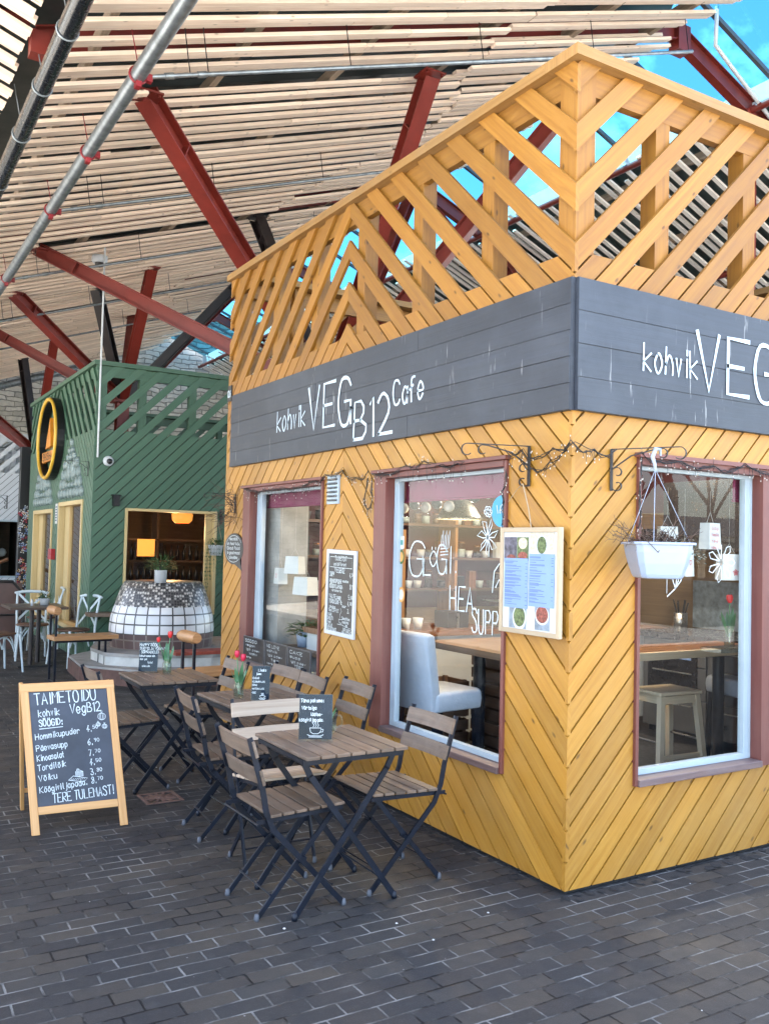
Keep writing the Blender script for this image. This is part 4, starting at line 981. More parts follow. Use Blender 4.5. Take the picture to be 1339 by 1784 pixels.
# ---- A-board
def aboard():
    BL, BR = V3((-1.992, 1.972, 0)), V3((-1.486, 1.940, 0)); TL, TR = V3((-2.047, 2.19, .785)), V3((-1.553, 2.165, .778))
    t = thing('a_board', 'orange-framed chalkboard A-board on the paving listing the dishes under TAIMETOIDU', 'chalkboard sign', (-1.77, 2.15, 0))
    U = (BR-BL).normalized(); U2 = (TR-TL).normalized(); Vv = ((TL-BL)+(TR-BR)).normalized(); N = U.cross(Vv).normalized()
    W = (BR-BL).length; H = ((TL-BL).length+(TR-BR).length)/2; S = (TL-BL).normalized()
    fw = .042
    P = lambda x, y, d=0: BL+U*x+S*y+N*d
    for x in (fw/2, W-fw/2): mb = MB(); mb.obox(P(x, H/2), S*(H/2), U*(fw/2), N*.010); mb.build('leg', M['orange_wood'], t, bevel=.003)
    for y, hh in ((H-.024, .024), (.125, .021)): mb = MB(); mb.obox(P(W/2, y, .001), U*(W/2-fw-.0005 if hh < .022 else W/2+.001), S*hh, N*.0105); mb.build('rail', M['orange_wood'], t, bevel=.003)
    mb = MB(); y0, y1 = .146, H-.048; mb.obox(P(W/2, (y0+y1)/2, -.003), U*(W/2-fw+.004), S*((y1-y0)/2+.004), N*.004); mb.build('board', M['chalk'], t)
    # rear frame
    RB = [V3((-1.955, 2.50, 0)), V3((-1.46, 2.46, 0))]
    for a, b in ((TL+U*.01, RB[0]), (TR-U*.01, RB[1])): mb = MB(); mb.bar(a-N*.02, b, .020, .042, N); mb.build('rear_leg', M['orange_wood'], t, bevel=.003)
    mb = MB(); mb.bar(RB[0]+V3((-.02, -.04, .12)), RB[1]+V3((-.02, -.04, .12)), .042, .018); mb.build('rear_rail', M['orange_wood'], t, bevel=.003)
    mb = MB(); r = random.Random(4); x0 = fw; ww = W-2*fw; hh = y1-y0
    def ln(txt, fx, fy, size, width, wd=.0035, tilt=.03):
        Ut = (U+S*tilt).normalized(); write(mb, txt, P(x0+ww*fx, y0+hh*fy, .0015), Ut, S, size, wd, .0, .07, width=ww*width, rnd=r)
    ln('TAIMETOIDU', .07, .885, .062, .80, .0055); ln('kohvik', .10, .775, .038, .28, .0038, .05); ln('VegB12', .50, .785, .052, .42, .0050, .05); ln('SÖÖGID:', .10, .692, .034, .30, .0050)
    stroke(mb, [(0, 0), (ww*.29, ww*.012)], P(x0+ww*.10, y0+hh*.668, .0015), U, S, .004, 0)
    for k, (n_, p, c) in enumerate((('Hommikupuder', '4.', '50'), ('Päevasupp', '6.', '90'), ('Kinoasalat', '7.', '70'), ('Tordilõik', '4.', '50'), ('Võiku', '3.', '80'), ('Köögiviljapada.', '8.', '70'))):
        fy = (.575, .475, .388, .305, .215, .115)[k]
        ln(n_, .04, fy, .031, (.57, .40, .34, .36, .24, .60)[k], .0036, .09); py = fy+(.03, .012, -.0, .0, .005, .03)[k]
        ln(p, .69, py+.01, .033, .07, .0038); ln(c, .77, py+.036, .018, .08, .0028)
    ln('TERE TULEMAST!', .19, .022, .048, .78, .0045, .05)
    D = lambda fx, fy, pts, s, wd=.0022: stroke(mb, [(a*s, b*s) for a, b in pts], P(x0+ww*fx, y0+hh*fy, .0015), U, S, wd, 0)
    circ = lambda n=12, a=1, b=1: [(a*math.cos(6.283*k/n), b*math.sin(6.283*k/n)) for k in range(n+1)]
    for fx, fy, s in ((.90, .745, .022), (.845, .675, .012), (.925, .655, .014)):
        for a in (1, .62, .25): D(fx, fy, circ(14, a, .9), s)
        D(fx, fy, [(0, .9), (-.15, 1.5)], s); D(fx, fy, [(0, .9), (.3, 1.4)], s)
    D(.52, .215, [(-1.9, -.3), (-.9, .5), (2, -.2), (1.2, -.9), (-1.9, -.3)], .026, .003); D(.54, .25, [(-.8, -.6), (-.8, .5), (1, .5), (1, -.6), (-.8, -.6)], .022, .003)
    for q in range(9): D(.54, .25, [(-.75+q*.2, -.5+.1*(q % 2)), (-.70+q*.2, .4)], .022, .0022)
    D(.54, .25, [(-.8, .5), (-.2, 1.1), (1, .5)], .022, .003); D(.53, .285, circ(10, .3, .3), .022)
    for q in range(8): D(.52, .215, [(-1.6+q*.42, -.35), (-1.3+q*.42, -.05)], .024, .002)
    mb.build('chalk_text', M['chalkline'], t)
aboard()

# ---- floor drain
t = thing('drain_grate', 'rusty cast-iron drain grate set in the paving right of the A-board', 'drain cover', (-1.17, 2.37, 0))
mb = MB(); cx, cy = -1.17, 2.37; h = .115
for a, b, c, d in ((-h, h, -h, -h+.018), (-h, h, h-.018, h), (-h, -h+.018, -h+.018, h-.018), (h-.018, h, -h+.018, h-.018)): mb.box(cx+a, cx+b, cy+c, cy+d, .001, .008)
for k in range(12):
    a = k*math.pi/6; mb.bar((cx+.02*math.cos(a), cy+.02*math.sin(a), .005), (cx+.10*math.cos(a), cy+.10*math.sin(a), .005), .018, .005)
mb.lathe([(.03, 0), (.03, .008), (0, .008)], (cx, cy, 0), 20); mb.build('grate', M['rust_iron'], t)
mb = MB(); mb.box(cx-.12, cx+.12, cy-.12, cy+.12, .0005, .002); mb.build('pit', M['sign_black'], t)

# crumbs and dirt line along the wall foot
mb = MB(); rr = random.Random(12)
for k in range(60):
    x, y = rr.uniform(-2.4, 2.2), rr.uniform(-2.2, 3.5)
    if x > -.05 and y > -.05: continue
    s = rr.uniform(.002, .007); mb.lathe([(0, 0), (s, .0005), (s*.7, s*.5), (0, s*.6)], (x, y, .001), 6)
tag(mb.build('crumbs', M['litter']), 'pale crumbs and specks scattered over the dark paving', 'crumbs', kind='stuff')
mb = MB()
for k in range(230):
    s = rr.uniform(.008, .03)
    if k % 2: x, y = rr.uniform(-.08, -.01), rr.uniform(-.05, 4.3)
    else: x, y = rr.uniform(-.05, 4.0), rr.uniform(-.08, -.01)
    n_ = 7; mb.face([(x+s*rr.uniform(.6, 1.3)*math.cos(6.28*j/n_), y+s*rr.uniform(.6, 1.3)*math.sin(6.28*j/n_), .0022+k*.00001) for j in range(n_)])
tag(mb.build('dirt', M['dirt']), 'line of dark dirt gathered along the foot of the yellow kiosk', 'dirt', kind='stuff')

# ================================================================== ON THE YELLOW KIOSK
# plinth strip
mb = MB(); mb.box(.02, X1-.02, .02, Y1-.02, .001, .03); mb.build('plinth', M['dirt'], YK)
mb = MB()
mb.box(-.012, .0, 4.36, 4.45, 2.86, 3.0)
t = mb.build('number_plate', M['sign_black']); tag(t, 'small black plate numbered 126 on the far end of the yellow kiosk', 'number plate')
mb = MB(); write(mb, '126', V3((-.0125, 4.445, 2.90)), V3((0, -1, 0)), V3((0, 0, 1)), .055, .010, .0006, 0, width=.08); mb.build('number', M['paintwhite'], t)
# louvre vent
t = thing('wall_vent', 'small grey louvred vent on the chevron boards between the two windows', 'vent', (0, 2.38, 1.98))
mb = MB(); y0_, y1_, z0_, z1_ = 2.295, 2.465, 1.885, 2.085
mb.box(-.012, .0, y0_, y1_, z0_, z1_); mb.build('plate', M['upvc'], t)
mb = MB()
for k in range(6):
    z = z0_+.028+k*.029; mb.obox(((-.018), (y0_+y1_)/2, z), (0, .065, 0), (.009, 0, .006), (-.0012, 0, .002))
mb.build('louvre', M['steel'], t)
mb = MB()
for k in range(6):
    z = z0_+.019+k*.029; mb.box(-.0126, -.0121, y0_+.02, y1_-.02, z, z+.009)
mb.build('slot', M['sign_black'], t)
# tall chalk menu board
def flatboard(name, label, cat, O, U, W, H, frame, fw, board, lines, tilt=0, thick=.018, txtmat='chalkline', drawf=None, seed=2):
    O = V3(O); U = V3(U); N = V3((U.y, -U.x, 0)); Z = V3((0, 0, 1)); Vv = (Z+U*tilt).normalized(); Ut = (U-Z*tilt).normalized()
    t = thing(name, label, cat, O)
    mb = MB(); mb.obox(O+Ut*(W/2)+Vv*(H/2)+N*(thick*.35), Ut*(W/2-.002), Vv*(H/2-.002), N*(thick*.3)); mb.build('board', M[board], t)
    mb = MB()
    for x in (fw/2, W-fw/2): mb.obox(O+Ut*x+Vv*(H/2)+N*(thick/2), Vv*(H/2), Ut*(fw/2), N*(thick/2))
    for y in (fw/2, H-fw/2): mb.obox(O+Ut*(W/2)+Vv*y+N*(thick/2), Ut*(W/2-fw), Vv*(fw/2), N*(thick/2-.0006))
    mb.build('frame', M[frame], t, bevel=.002)
    mb = MB(); r = random.Random(seed); D = O+N*(thick*.66+.0006)
    for (txt, fx, fy, sz, wd, width) in lines: write(mb, txt, D+Ut*(W*fx)+Vv*(H*fy), Ut, Vv, sz, wd, 0, .08, width=width*W if width else None, squeeze=.75, rnd=r)
    if drawf: drawf(mb, D, Ut, Vv)
    if mb.f: mb.build('lettering', M[txtmat], t)
    return t
def tm_draw(mb, D, U, V_):
    stroke(mb, [(.045, .535), (.36, .535), (.36, .465), (.045, .465), (.045, .535)], D, U, V_, .0035, 0)
    c = [(.20, .115), (.205, .095), (.225, .088), (.245, .095), (.25, .115), (.20, .115)]; stroke(mb, c, D, U, V_, .003, 0); stroke(mb, [(.18, .08), (.27, .08)], D, U, V_, .003, 0)
    stroke(mb, [(.22, .125), (.215, .15), (.235, .17), (.22, .19)], D, U, V_, .003, 0); stroke(mb, [(.26, .075), (.39, .065)], D, U, V_, .002, 0)
flatboard('menu_board', 'tall white-framed black chalk menu hung between the two windows of the yellow kiosk', 'chalk menu', (-.004, 2.437, .985), (0, -1, 0), .415, .585, 'white', .028, 'chalk_black',
    [('TAIMETOIT', .28, .875, .030, .004, .42), ('und different', .24, .815, .022, .003, .44), ('VEGB12', .28, .735, .034, .005, .36), ('SUPP', .12, .685, .030, .0042, .16), ('4.', .80, .69, .030, .004, .06), ('50', .87, .71, .02, .003, .07),
     ('HOMMIKUPUDER', .12, .61, .026, .004, .42), ('maasikas', .57, .63, .016, .0028, .2), ('KÖÖGIVILJAPADA', .12, .55, .026, .004, .46), ('8.', .82, .56, .030, .004, .06), ('90', .89, .575, .02, .003, .07), ('vürtsine riis', .20, .51, .016, .0028, .36),
     ('VALITE supp', .12, .43, .026, .004, .42), ('5.', .78, .44, .030, .004, .06), ('50', .85, .45, .02, .003, .07), ('TORDILÕIK- tk', .12, .37, .026, .004, .46), ('4.', .76, .365, .030, .004, .06), ('80', .84, .38, .02, .003, .07), ('suur', .58, .34, .018, .003, .14),
     ('pirukas', .14, .31, .020, .003, .22), ('tee COFFEE', .12, .27, .022, .003, .36), ('2.', .76, .285, .028, .004, .06), ('MAHL', .10, .215, .022, .0032, .16), ('SMUUTI', .07, .17, .022, .0032, .22), ('vesi', .10, .13, .02, .003, .12), ('KAKAO', .07, .085, .022, .0032, .2),
     ('Smoothies', .58, .20, .020, .003, .28), ('matcha', .62, .16, .018, .003, .2), ('jää', .70, .12, .018, .003, .08), ('jää cafe', .62, .08, .018, .003, .26), ('TERETULEMAST', .05, .045, .022, .0035, .36), ('WELCOME', .6, .035, .022, .0035, .32)], tilt=.02, drawf=tm_draw)
# framed printed menu hanging by a cord from the bracket
def mdraw(mb, D, U, V_): pass
mt = flatboard('framed_menu', 'pale wooden frame with two printed menu sheets and food photos hanging near the corner', 'framed menu', (-.040, .448, 1.185), (0, -1, 0), .447, .523, 'palewood', .024, 'white', [], thick=.022)
def mrect(nm, mat, x0, x1, y0, y1, lift):
    mb = MB(); O = V3((-.040-.0155, .448, 1.185)); mb.obox(O+V3((-lift, -(x0+x1)/2, (y0+y1)/2)), (0, (x1-x0)/2, 0), (0, 0, (y1-y0)/2), (.0004, 0, 0)); return mb.build(nm, M[mat], mt)
mrect('photo', 'photo_bg', .03, .125, .35, .475, 0); mrect('photo', 'food_a', .128, .215, .36, .475, .0); mrect('photo', 'food_c', .225, .40, .375, .497, .0)
mrect('photo', 'photo_grey', .075, .205, .026, .15, 0); mrect('photo', 'photo_grey', .27, .375, .030, .165, 0)
mrect('menu_sheet', 'blueprint', .035, .215, .125, .37, .0015); mrect('menu_sheet', 'blueprint', .222, .405, .140, .395, .0015)
mb = MB(); O = V3((-.0563-.0016, .448, 1.185)); r = random.Random(9)
for x0, xw, ya, yb in ((.042, .13, .14, .355), (.230, .13, .155, .38)):
    y = yb
    while y > ya:
        for q in range(r.choice((1, 2, 2, 3))):
            stroke(mb, [(x0, y), (x0+xw*r.uniform(.3, 1), y)], O, V3((0, -1, 0)), V3((0, 0, 1)), .0022, 0); y -= .0048
            if y <= ya: break
        if r.random() < .7: stroke(mb, [(x0+.155, y+.004), (x0+.168, y+.004)], O, V3((0, -1, 0)), V3((0, 0, 1)), .0024, 0)
        y -= .006
mb.build('print', M['inkgrey'], mt)
def dish(nm, mat, x, z, rx, rz, lift):
    mb = MB(); mb.face([(-.0557-lift, .448-x-rx*math.cos(6.283*k/24), 1.185+z+rz*math.sin(6.283*k/24)) for k in range(24)]); return mb.build(nm, M[mat], mt)
dish('dish', 'white', .155, .080, .052, .062, .0006); dish('dish', 'food_a', .155, .084, .043, .05, .0012)
dish('dish', 'offwhite', .322, .10, .05, .045, .0006); dish('dish', 'food_b', .322, .105, .043, .04, .0012)
dish('dish', 'white', .315, .435, .05, .05, .0010); dish('dish', 'food_a', .313, .437, .034, .042, .0016); dish('dish', 'food_c', .172, .445, .034, .028, .0010); dish('dish', 'food_b', .172, .385, .036, .018, .0010); dish('dish', 'food_b', .085, .372, .035, .016, .0010)
mb = MB(); mb.tube([(-.06, .28, 1.925), (-.045, .25, 1.80), (-.04, .235, 1.71)], .003, 6); mb.tube([(-.06, .28, 1.925), (-.03, .36, 1.90), (-.02, .44, 1.84)], .002, 5); mb.build('cord', M['palewood'], mt)

# scroll brackets
def arc(cx, cy, r0, r1, a0, a1, n=14): return [(cx+(r0+(r1-r0)*k/n)*math.cos(a0+(a1-a0)*k/n), cy+(r0+(r1-r0)*k/n)*math.sin(a0+(a1-a0)*k/n)) for k in range(n+1)]
def bracket(label, base, out, grp='wrought-iron scroll brackets', sc=1.0, mat='iron'):
    """base: top of the wall bar; out: unit vector away from the wall"""
    t = thing('scroll_bracket', label, 'bracket', base, 0, grp); B_ = V3(base); o = V3(out); Z = V3((0, 0, 1)); L = .40*sc
    T = lambda pts: [B_+o*x*sc+Z*y*sc for x, y in pts]
    sd = o.cross(Z)
    def flat(pts, w_=.014, th=.004):
        mb = MB(); q = T(pts)
        for a, b in zip(q, q[1:]):
            d = (b-a); 
            if d.length < 1e-6: continue
            mb.bar(a, b, w_*sc, th*sc, d.cross(sd), .5, ext=.001)
        return mb
    flat([(.006, 0), (.006, -.20)], .022, .008).build('wall_bar', M[mat], t)
    flat([(.006, 0), (.33, 0)]+arc(.33, -.032, .032, .024, math.pi/2, -math.pi*.75)).build('arm', M[mat], t)
    flat([(.02, -.09), (.10, -.035), (.22, -.006)]+[(.25, -.004)]+arc(.25, -.03, .026, .018, math.pi/2, -math.pi*.7)).build('scroll', M[mat], t)
    flat([(.012, -.09)]+arc(.035, -.115, .030, .012, math.pi*.8, -math.pi*.6, 10)).build('scroll', M[mat], t)
    flat([(.012, -.20)]+arc(.035, -.175, .030, .012, -math.pi*.8, math.pi*.6, 10)).build('scroll', M[mat], t)
    return t
bracket('black scroll bracket left of the corner above the framed menu', (-.004, .295, 2.115), (-.95, .31, 0))
bracket('black scroll bracket right of the corner holding the white hanging planter', (.248, -.004, 2.095), (.45, -.89, 0))
bracket('small black scroll bracket at the far end of the yellow kiosk', (-.004, 4.20, 2.02), (-1, 0, 0), sc=.8)
bracket('black scroll bracket on the green kiosk beside the round sign', (-.186, 8.95, 2.62), (-1, 0.1, 0), sc=.95)
bracket('thin black scroll bracket on the white kiosk', (-.15, 15.9, 2.42), (-.8, -.6, 0), sc=1.3)

# white square hanging planter
def planter():
    c = V3((.325, -.235, 0)); t = thing('hanging_planter', 'white square hanging planter with dried twigs, pine cones and silver leaves by the right window', 'planter', (c.x, c.y, 1.47))
    rows = []; a0 = math.radians(-31)
    for z, h in ((1.480, .082), (1.483, .092), (1.50, .100), (1.55, .115), (1.60, .126), (1.636, .130), (1.636, .142), (1.648, .142), (1.648, .124), (1.60, .12)):
        rows.append([(c.x+h*px*math.cos(a0)-h*py*math.sin(a0), c.y+h*px*math.sin(a0)+h*py*math.cos(a0), z) for px, py in ((-1, -.8), (-.8, -1), (.8, -1), (1, -.8), (1, .8), (.8, 1), (-.8, 1), (-1, .8))])
    mb = MB(); mb.grid(rows, True, None, .5, False); mb.face(rows[0][::-1]); mb.build('pot', M['potwhite'], t, bevel=.003)
    mb = MB(); mb.face([(x, y, 1.605) for x, y, z in rows[-1]]); mb.build('soil', M['twig'], t)
    mb = MB(); top = V3((.315, -.225, 1.99))
    for dx, dy in ((-.14, -.1), (.14, -.1), (.1, .12), (-.12, .1)): mb.tube([top, (c.x+dx*.88, c.y+dy*.88, 1.64)], .0015, 5)
    mb.tube([(top.x, top.y, 1.985), (top.x-.004, top.y, 2.01), (top.x-.02, top.y, 2.045), (top.x, top.y, 2.085), (top.x+.03, top.y, 2.085), (top.x+.035, top.y, 2.055)], [.006, .008, .010, .010, .008, .005], 10)
    mb.build('hanger', M['potwhite'], t)
    r = random.Random(2); mb = MB()
    for k in range(70):
        a = r.uniform(0, 6.28); L = r.uniform(.06, .20); p = c+V3((r.uniform(-.11, .11), r.uniform(-.11, .11), 1.60)); q = p+V3((math.cos(a)*L*.6, math.sin(a)*L*.6, L*r.uniform(.3, 1)))
        m_ = (p+q)/2+V3((r.uniform(-.02, .02), r.uniform(-.02, .02), .02)); mb.tube([p, m_, q], [.002, .0016, .0008], 4)
    for k in range(9):   # long trailing twigs towards the wall corner
        p = c+V3((-.1, .0, 1.63)); q = [p]
        for j in range(7): p = p+V3((-.032+r.uniform(-.01, .01), -.004+r.uniform(-.012, .012), r.uniform(-.006, .026))); q.append(p)
        mb.tube(q, .0012, 4)
        for e in q[2:]:
            mb.tube([e, e+V3((r.uniform(-.03, .02), r.uniform(-.02, .02), r.uniform(-.03, .04)))], .0009, 3)
    mb.build('dry_twigs', M['twig'], t)
    mb = MB()
    for k in range(15):
        p = c+V3((r.uniform(-.12, .10), r.uniform(-.12, .08), 1.645+r.uniform(-.01, .035)))
        for j in range(26):
            th = j*2.4; zz = (j/26-.5)*.04; rr_ = .016*math.cos((j/26-.5)*2.6); d = V3((math.cos(th), math.sin(th), .4))
            b = p+V3((rr_*.4*math.cos(th), rr_*.4*math.sin(th), zz)); e = b+d*rr_; s = V3((-math.sin(th), math.cos(th), 0))*.005; mb.face([b-s, b+s, e+s*.7, e-s*.7])
    mb.build('pine_cones', M['cone'], t)
    mb = MB()
    for k in range(160):
        x = r.random(); p = c+V3((.06+.20*x, -.05+r.uniform(-.04, .04), 1.655-.10*x*x+r.uniform(-.03, .03))); a = r.uniform(0, 6.28); L = r.uniform(.012, .026); d = V3((math.cos(a), math.sin(a), r.uniform(-.7, .3))); s = d.cross(V3((0, 0, 1))).normalized()*L*.28
        mb.face([p, p+d*L*.5+s, p+d*L, p+d*L*.5-s])
    mb.build('silver_leaves', M['leaf_grey'], t)
planter()

# fairy-light wires
def fairy(label, pts, seed, drop=.06, dens=.05, coil=0):
    t = thing('fairy_lights', label, 'fairy lights', pts[0], 0, 'dark wire fairy lights round the kiosk'); r = random.Random(seed)
    mb = MB(); mbb = MB(); P = [V3(p) for p in pts]; q = []
    for a, b in zip(P, P[1:]):
        n = max(3, int((b-a).length/.022))
        for k in range(n): q.append(a.lerp(b, k/n)+V3((r.uniform(-.005, .005), r.uniform(-.005, .005), r.uniform(-.006, .006)-.03*math.sin(math.pi*k/n))))
    q.append(P[-1]); mb.tube(q, .0028, 5)
    mb.tube([p+V3((r.uniform(-.008, .008), r.uniform(-.008, .008), r.uniform(-.014, .014))) for p in q[::2]], .0022, 4)
    mb.tube([p+V3((r.uniform(-.008, .008), r.uniform(-.008, .008), r.uniform(-.022, .018))) for p in q[::3]], .002, 4)
    for p in q:
        for j in range(r.choice((0, 1, 1, 2))):
            e = p+V3((r.uniform(-.012, .012), r.uniform(-.012, .012), -r.uniform(.01, drop) if r.random() < .72 else r.uniform(.01, .035))); mb.tube([p, e], .0011, 3)
            mbb.lathe([(0, -.004), (.0022, -.002), (.0024, .002), (0, .006)], e, 5)
    mb.build('wire', M['iron'], t); mbb.build('bulb', M['bulb_tiny'], t)
fairy('dark fairy-light wire from the left bracket round the corner to the right bracket', [(-.04, .44, 2.10), (-.06, .30, 2.10), (-.05, .18, 2.06), (-.045, .08, 2.09), (-.05, -.05, 2.11), (.1, -.05, 2.08), (.25, -.04, 2.09)], 1)
fairy('second loop of fairy wire hanging lower between the left bracket and the corner', [(-.05, .32, 2.06), (-.05, .22, 2.0), (-.05, .10, 2.02), (-.05, -.04, 2.10)], 2, .04)
fairy('fairy-light wire along the top of the big window', [(-.035, 1.80, 2.06), (-.04, 1.4, 2.085), (-.04, 1.2, 2.10), (-.04, .8, 2.07)], 3, .11)
fairy('fairy-light wire dangling inside the left jamb of the big window', [(-.03, 1.86, 2.04), (-.03, 1.92, 1.90), (-.03, 1.84, 1.84), (-.03, 1.80, 1.93), (-.03, 1.82, 2.04)], 4, .05)
fairy('fairy-light wire sagging between the two windows across the vent', [(-.035, 2.60, 2.05), (-.035, 2.45, 2.10), (-.035, 2.2, 2.11), (-.035, 2.0, 2.04), (-.035, 1.85, 2.08)], 5, .04)
fairy('fairy-light wire along the top of the small window', [(-.035, 3.95, 2.06), (-.035, 3.3, 2.03), (-.035, 2.6, 2.06)], 6, .09)
fairy('fairy-light wire along the top of the right window', [(.42, -.035, 2.09), (.7, -.04, 2.07), (.95, -.035, 2.06), (1.2, -.04, 2.08), (1.6, -.035, 2.07)], 7, .06)
fairy('fairy-light wire trailing down beside the framed menu', [(-.05, .42, 2.0), (-.045, .46, 1.9), (-.045, .44, 1.84), (-.045, .46, 1.72)], 8, .04)
fairy('fairy-light wire down the edge of the right window', [(.425, -.03, 2.07), (.42, -.035, 1.95), (.425, -.03, 1.8), (.40, -.035, 1.72)], 9, .04)
# dried vine clump at the far end
def vine():
    t = thing('dry_vine', 'tangle of bare brown vine at the far end of the yellow kiosk', 'vine', (-.05, 4.2, 1.95)); r = random.Random(22); mb = MB()
    for k in range(60):
        p = V3((-.04, 4.15+r.uniform(-.08, .12), 1.9+r.uniform(-.12, .14))); q = [p]; d = V3((r.uniform(-.6, .1), r.uniform(-.7, .9), r.uniform(-.7, .7)))
        for j in range(r.randint(4, 9)):
            d = d+V3((r.uniform(-.3, .3), r.uniform(-.3, .3), r.uniform(-.3, .25))); p = p+d.normalized()*.035; p.x = min(p.x, -.01); q.append(p)
        mb.tube(q, .0016, 4)
    mb.build('stems', M['twig'], t)
vine()
# speech bubble chalk sign
t = thing('speech_bubble_sign', 'black speech-bubble chalk sign on the boards left of the small window', 'sign', (-.02, 4.17, 1.54))
mb = MB(); cy_, cz_ = 4.175, 1.545; O = V3((-.020, cy_, cz_)); pts = [(.215*math.cos(a), .135*math.sin(a)) for a in [2*math.pi*k/40 for k in range(40)]]
pts = [p for p in pts if not (p[1] < -.08 and .06 < p[0] < .15)]
ring = sorted(pts+[(.20, -.185)], key=lambda p: math.atan2(p[1], p[0]))
ring = [(x, y) for x, y in ring]
U_ = V3((0, -1, 0)); Z_ = V3((0, 0, 1))
F = [O+U_*x+Z_*y for x, y in ring]; Bk = [p+V3((.012, 0, 0)) for p in F]
mb.face(F[::1]); mb.face(Bk[::-1])
for i in range(len(F)): mb.face([F[i], F[i-1], Bk[i-1], Bk[i]])
mb.build('board', M['chalk_black'], t)
mb = MB(); r = random.Random(8)
for (tx, u, v_, w__) in (('Hea söök', -.10, .075, .2), ('on hea tuju,', -.15, .035, .3), ('Good food', -.15, -.005, .3), ('is good mood', -.15, -.045, .3), ('tule sööma', -.10, -.085, .2)): write(mb, tx, O+U_*u+Z_*v_+V3((-.001, 0, 0)), U_, Z_, .024, .005, .0, .05, width=w__, rnd=r)
stroke(mb, [(.19*math.cos(a), .115*math.sin(a)) for a in [.5+5.0*k/30 for k in range(31)]], O+V3((-.001, 0, 0)), U_, Z_, .004, 0)
mb.build('lettering', M['chalkline'], t)

# chalk signs standing on the small window's sill
for k, (ya, yb, h, txts) in enumerate(((4.0-.16, 3.42, .17, ('SÖÖGID', 'vegan', 'kohv')), (3.40, 3.0, .17, ('WE LOVE', 'kohvik', 'tee')), (2.98, 2.60, .17, ('CAKE', 'supp', 'TERE')))):
    lab = ('leftmost of three chalk signs standing on the sill of the small window', 'middle of three chalk signs standing on the sill of the small window', 'rightmost of three chalk signs standing on the sill of the small window')[k]
    x = -.03; t = flatboard('sill_sign', lab, 'chalk sign', (x, ya, .635), (0, -1, 0), ya-yb, h+.03, 'kgrey', .008, 'chalk_black', [(txts[0], .08, .76, .022, .0034, .6), (txts[1], .1, .60, .018, .003, .5), ('iga päev', .12, .44, .016, .0026, .7), (txts[2], .3, .27, .020, .003, .4), ('tere', .1, .12, .014, .0026, .3), ('~', .5, .12, .01, .0026, None)], thick=.012, seed=k+3)
    t['group'] = 'chalk signs along the window sill'
# ================================================================== INSIDE THE YELLOW KIOSK
ZF = .05
shell = thing('cafe_interior', 'cafe room behind the kiosk windows with maroon upper walls and a grey floor', 'interior', (2, 2, 0))
mb = MB(); mb.box(.13, 4.17, .13, 4.33, .0, ZF); mb.build('floor', M['infloor'], shell)
mb = MB(); mb.box(.13, 4.17, .13, 4.33, 2.70, 2.74); mb.build('ceiling', M['inceil'], shell)
mb = MB(); mb.box(.13, 4.17, 4.30, 4.33, ZF, 1.0); mb.box(4.14, 4.17, .13, 4.30, ZF, 2.0); mb.build('wall_lining', M['inwall'], shell)
mb = MB(); mb.box(.13, 4.17, 4.30, 4.33, 1.0, 2.70); mb.box(4.14, 4.17, .13, 4.30, 2.0, 2.70); mb.build('maroon_wall', M['inwall_dark'], shell)
def blind(label, O, U, W, z0, z1):
    t = thing('window_blind', label, 'blind', O, 0, 'burgundy blinds rolled at the window tops'); O = V3(O); U = V3(U); mb = MB()
    n = 24; rows = [[O+U*(W*k/n)+V3((0, 0, z))+V3((U.y, U.x, 0)).normalized()*(.004*math.sin(k*1.1)) for k in range(n+1)] for z in (z0, (z0+z1)/2, z1)]
    mb.grid(rows); mb.build('fabric', M['burgundy'], t)
    mb = MB(); mb.tube([O+V3((0, 0, z0)), O+U*W+V3((0, 0, z0))], .008, 8); mb.tube([O+V3((0, 0, z1)), O+U*W+V3((0, 0, z1))], .02, 8); mb.build('rod', M['burgundy'], t)
blind('burgundy blind rolled to a short strip at the top of the big left window', (.125, .47, 0), (0, 1, 0), 1.18, 1.885, 2.06)
blind('burgundy blind rolled to a short strip at the top of the small window', (.125, 2.55, 0), (0, 1, 0), 1.24, 1.90, 2.06)
blind('narrow burgundy blind edge at the top right corner of the right window', (1.32, .125, 0), (1, 0, 0), .10, 1.90, 2.06)

def pendant(label, x, y, z, warm=12):
    t = thing('pendant_lamp', label, 'pendant lamp', (x, y, z), 0, 'spun metal pendant lamps')
    mb = MB(); mb.lathe([(.165, 0), (.168, .006), (.150, .03), (.120, .08), (.075, .13), (.035, .155), (.022, .19), (.02, .21), (0, .21)], (x, y, z), 36); mb.lathe([(.162, .003), (.145, .03), (.115, .078), (.07, .125), (.03, .15), (0, .15)], (x, y, z), 36); mb.build('shade', M['pendant'], t)
    mb = MB(); mb.tube([(x, y, z+.2), (x, y, 2.70)], .004, 6); mb.build('cable', M['iron'], t)
    mb = MB(); mb.lathe([(0, -.03), (.022, -.015), (.026, .0), (.02, .02), (.012, .04)], (x, y, z+.06), 16); mb.build('bulb', M['bulb_warm'], t)
    l = bpy.data.lights.new('lamp_light', 'POINT'); l.energy = warm; l.color = (1, .72, .42); l.shadow_soft_size = .04
    lo = bpy.data.objects.new('lamp_light', l); COL.objects.link(lo); lo.parent = t; lo.location = (0, 0, -.02)
pendant('spun metal pendant lamp hanging inside the big window under the blind', .80, 2.0, 1.80, 6)

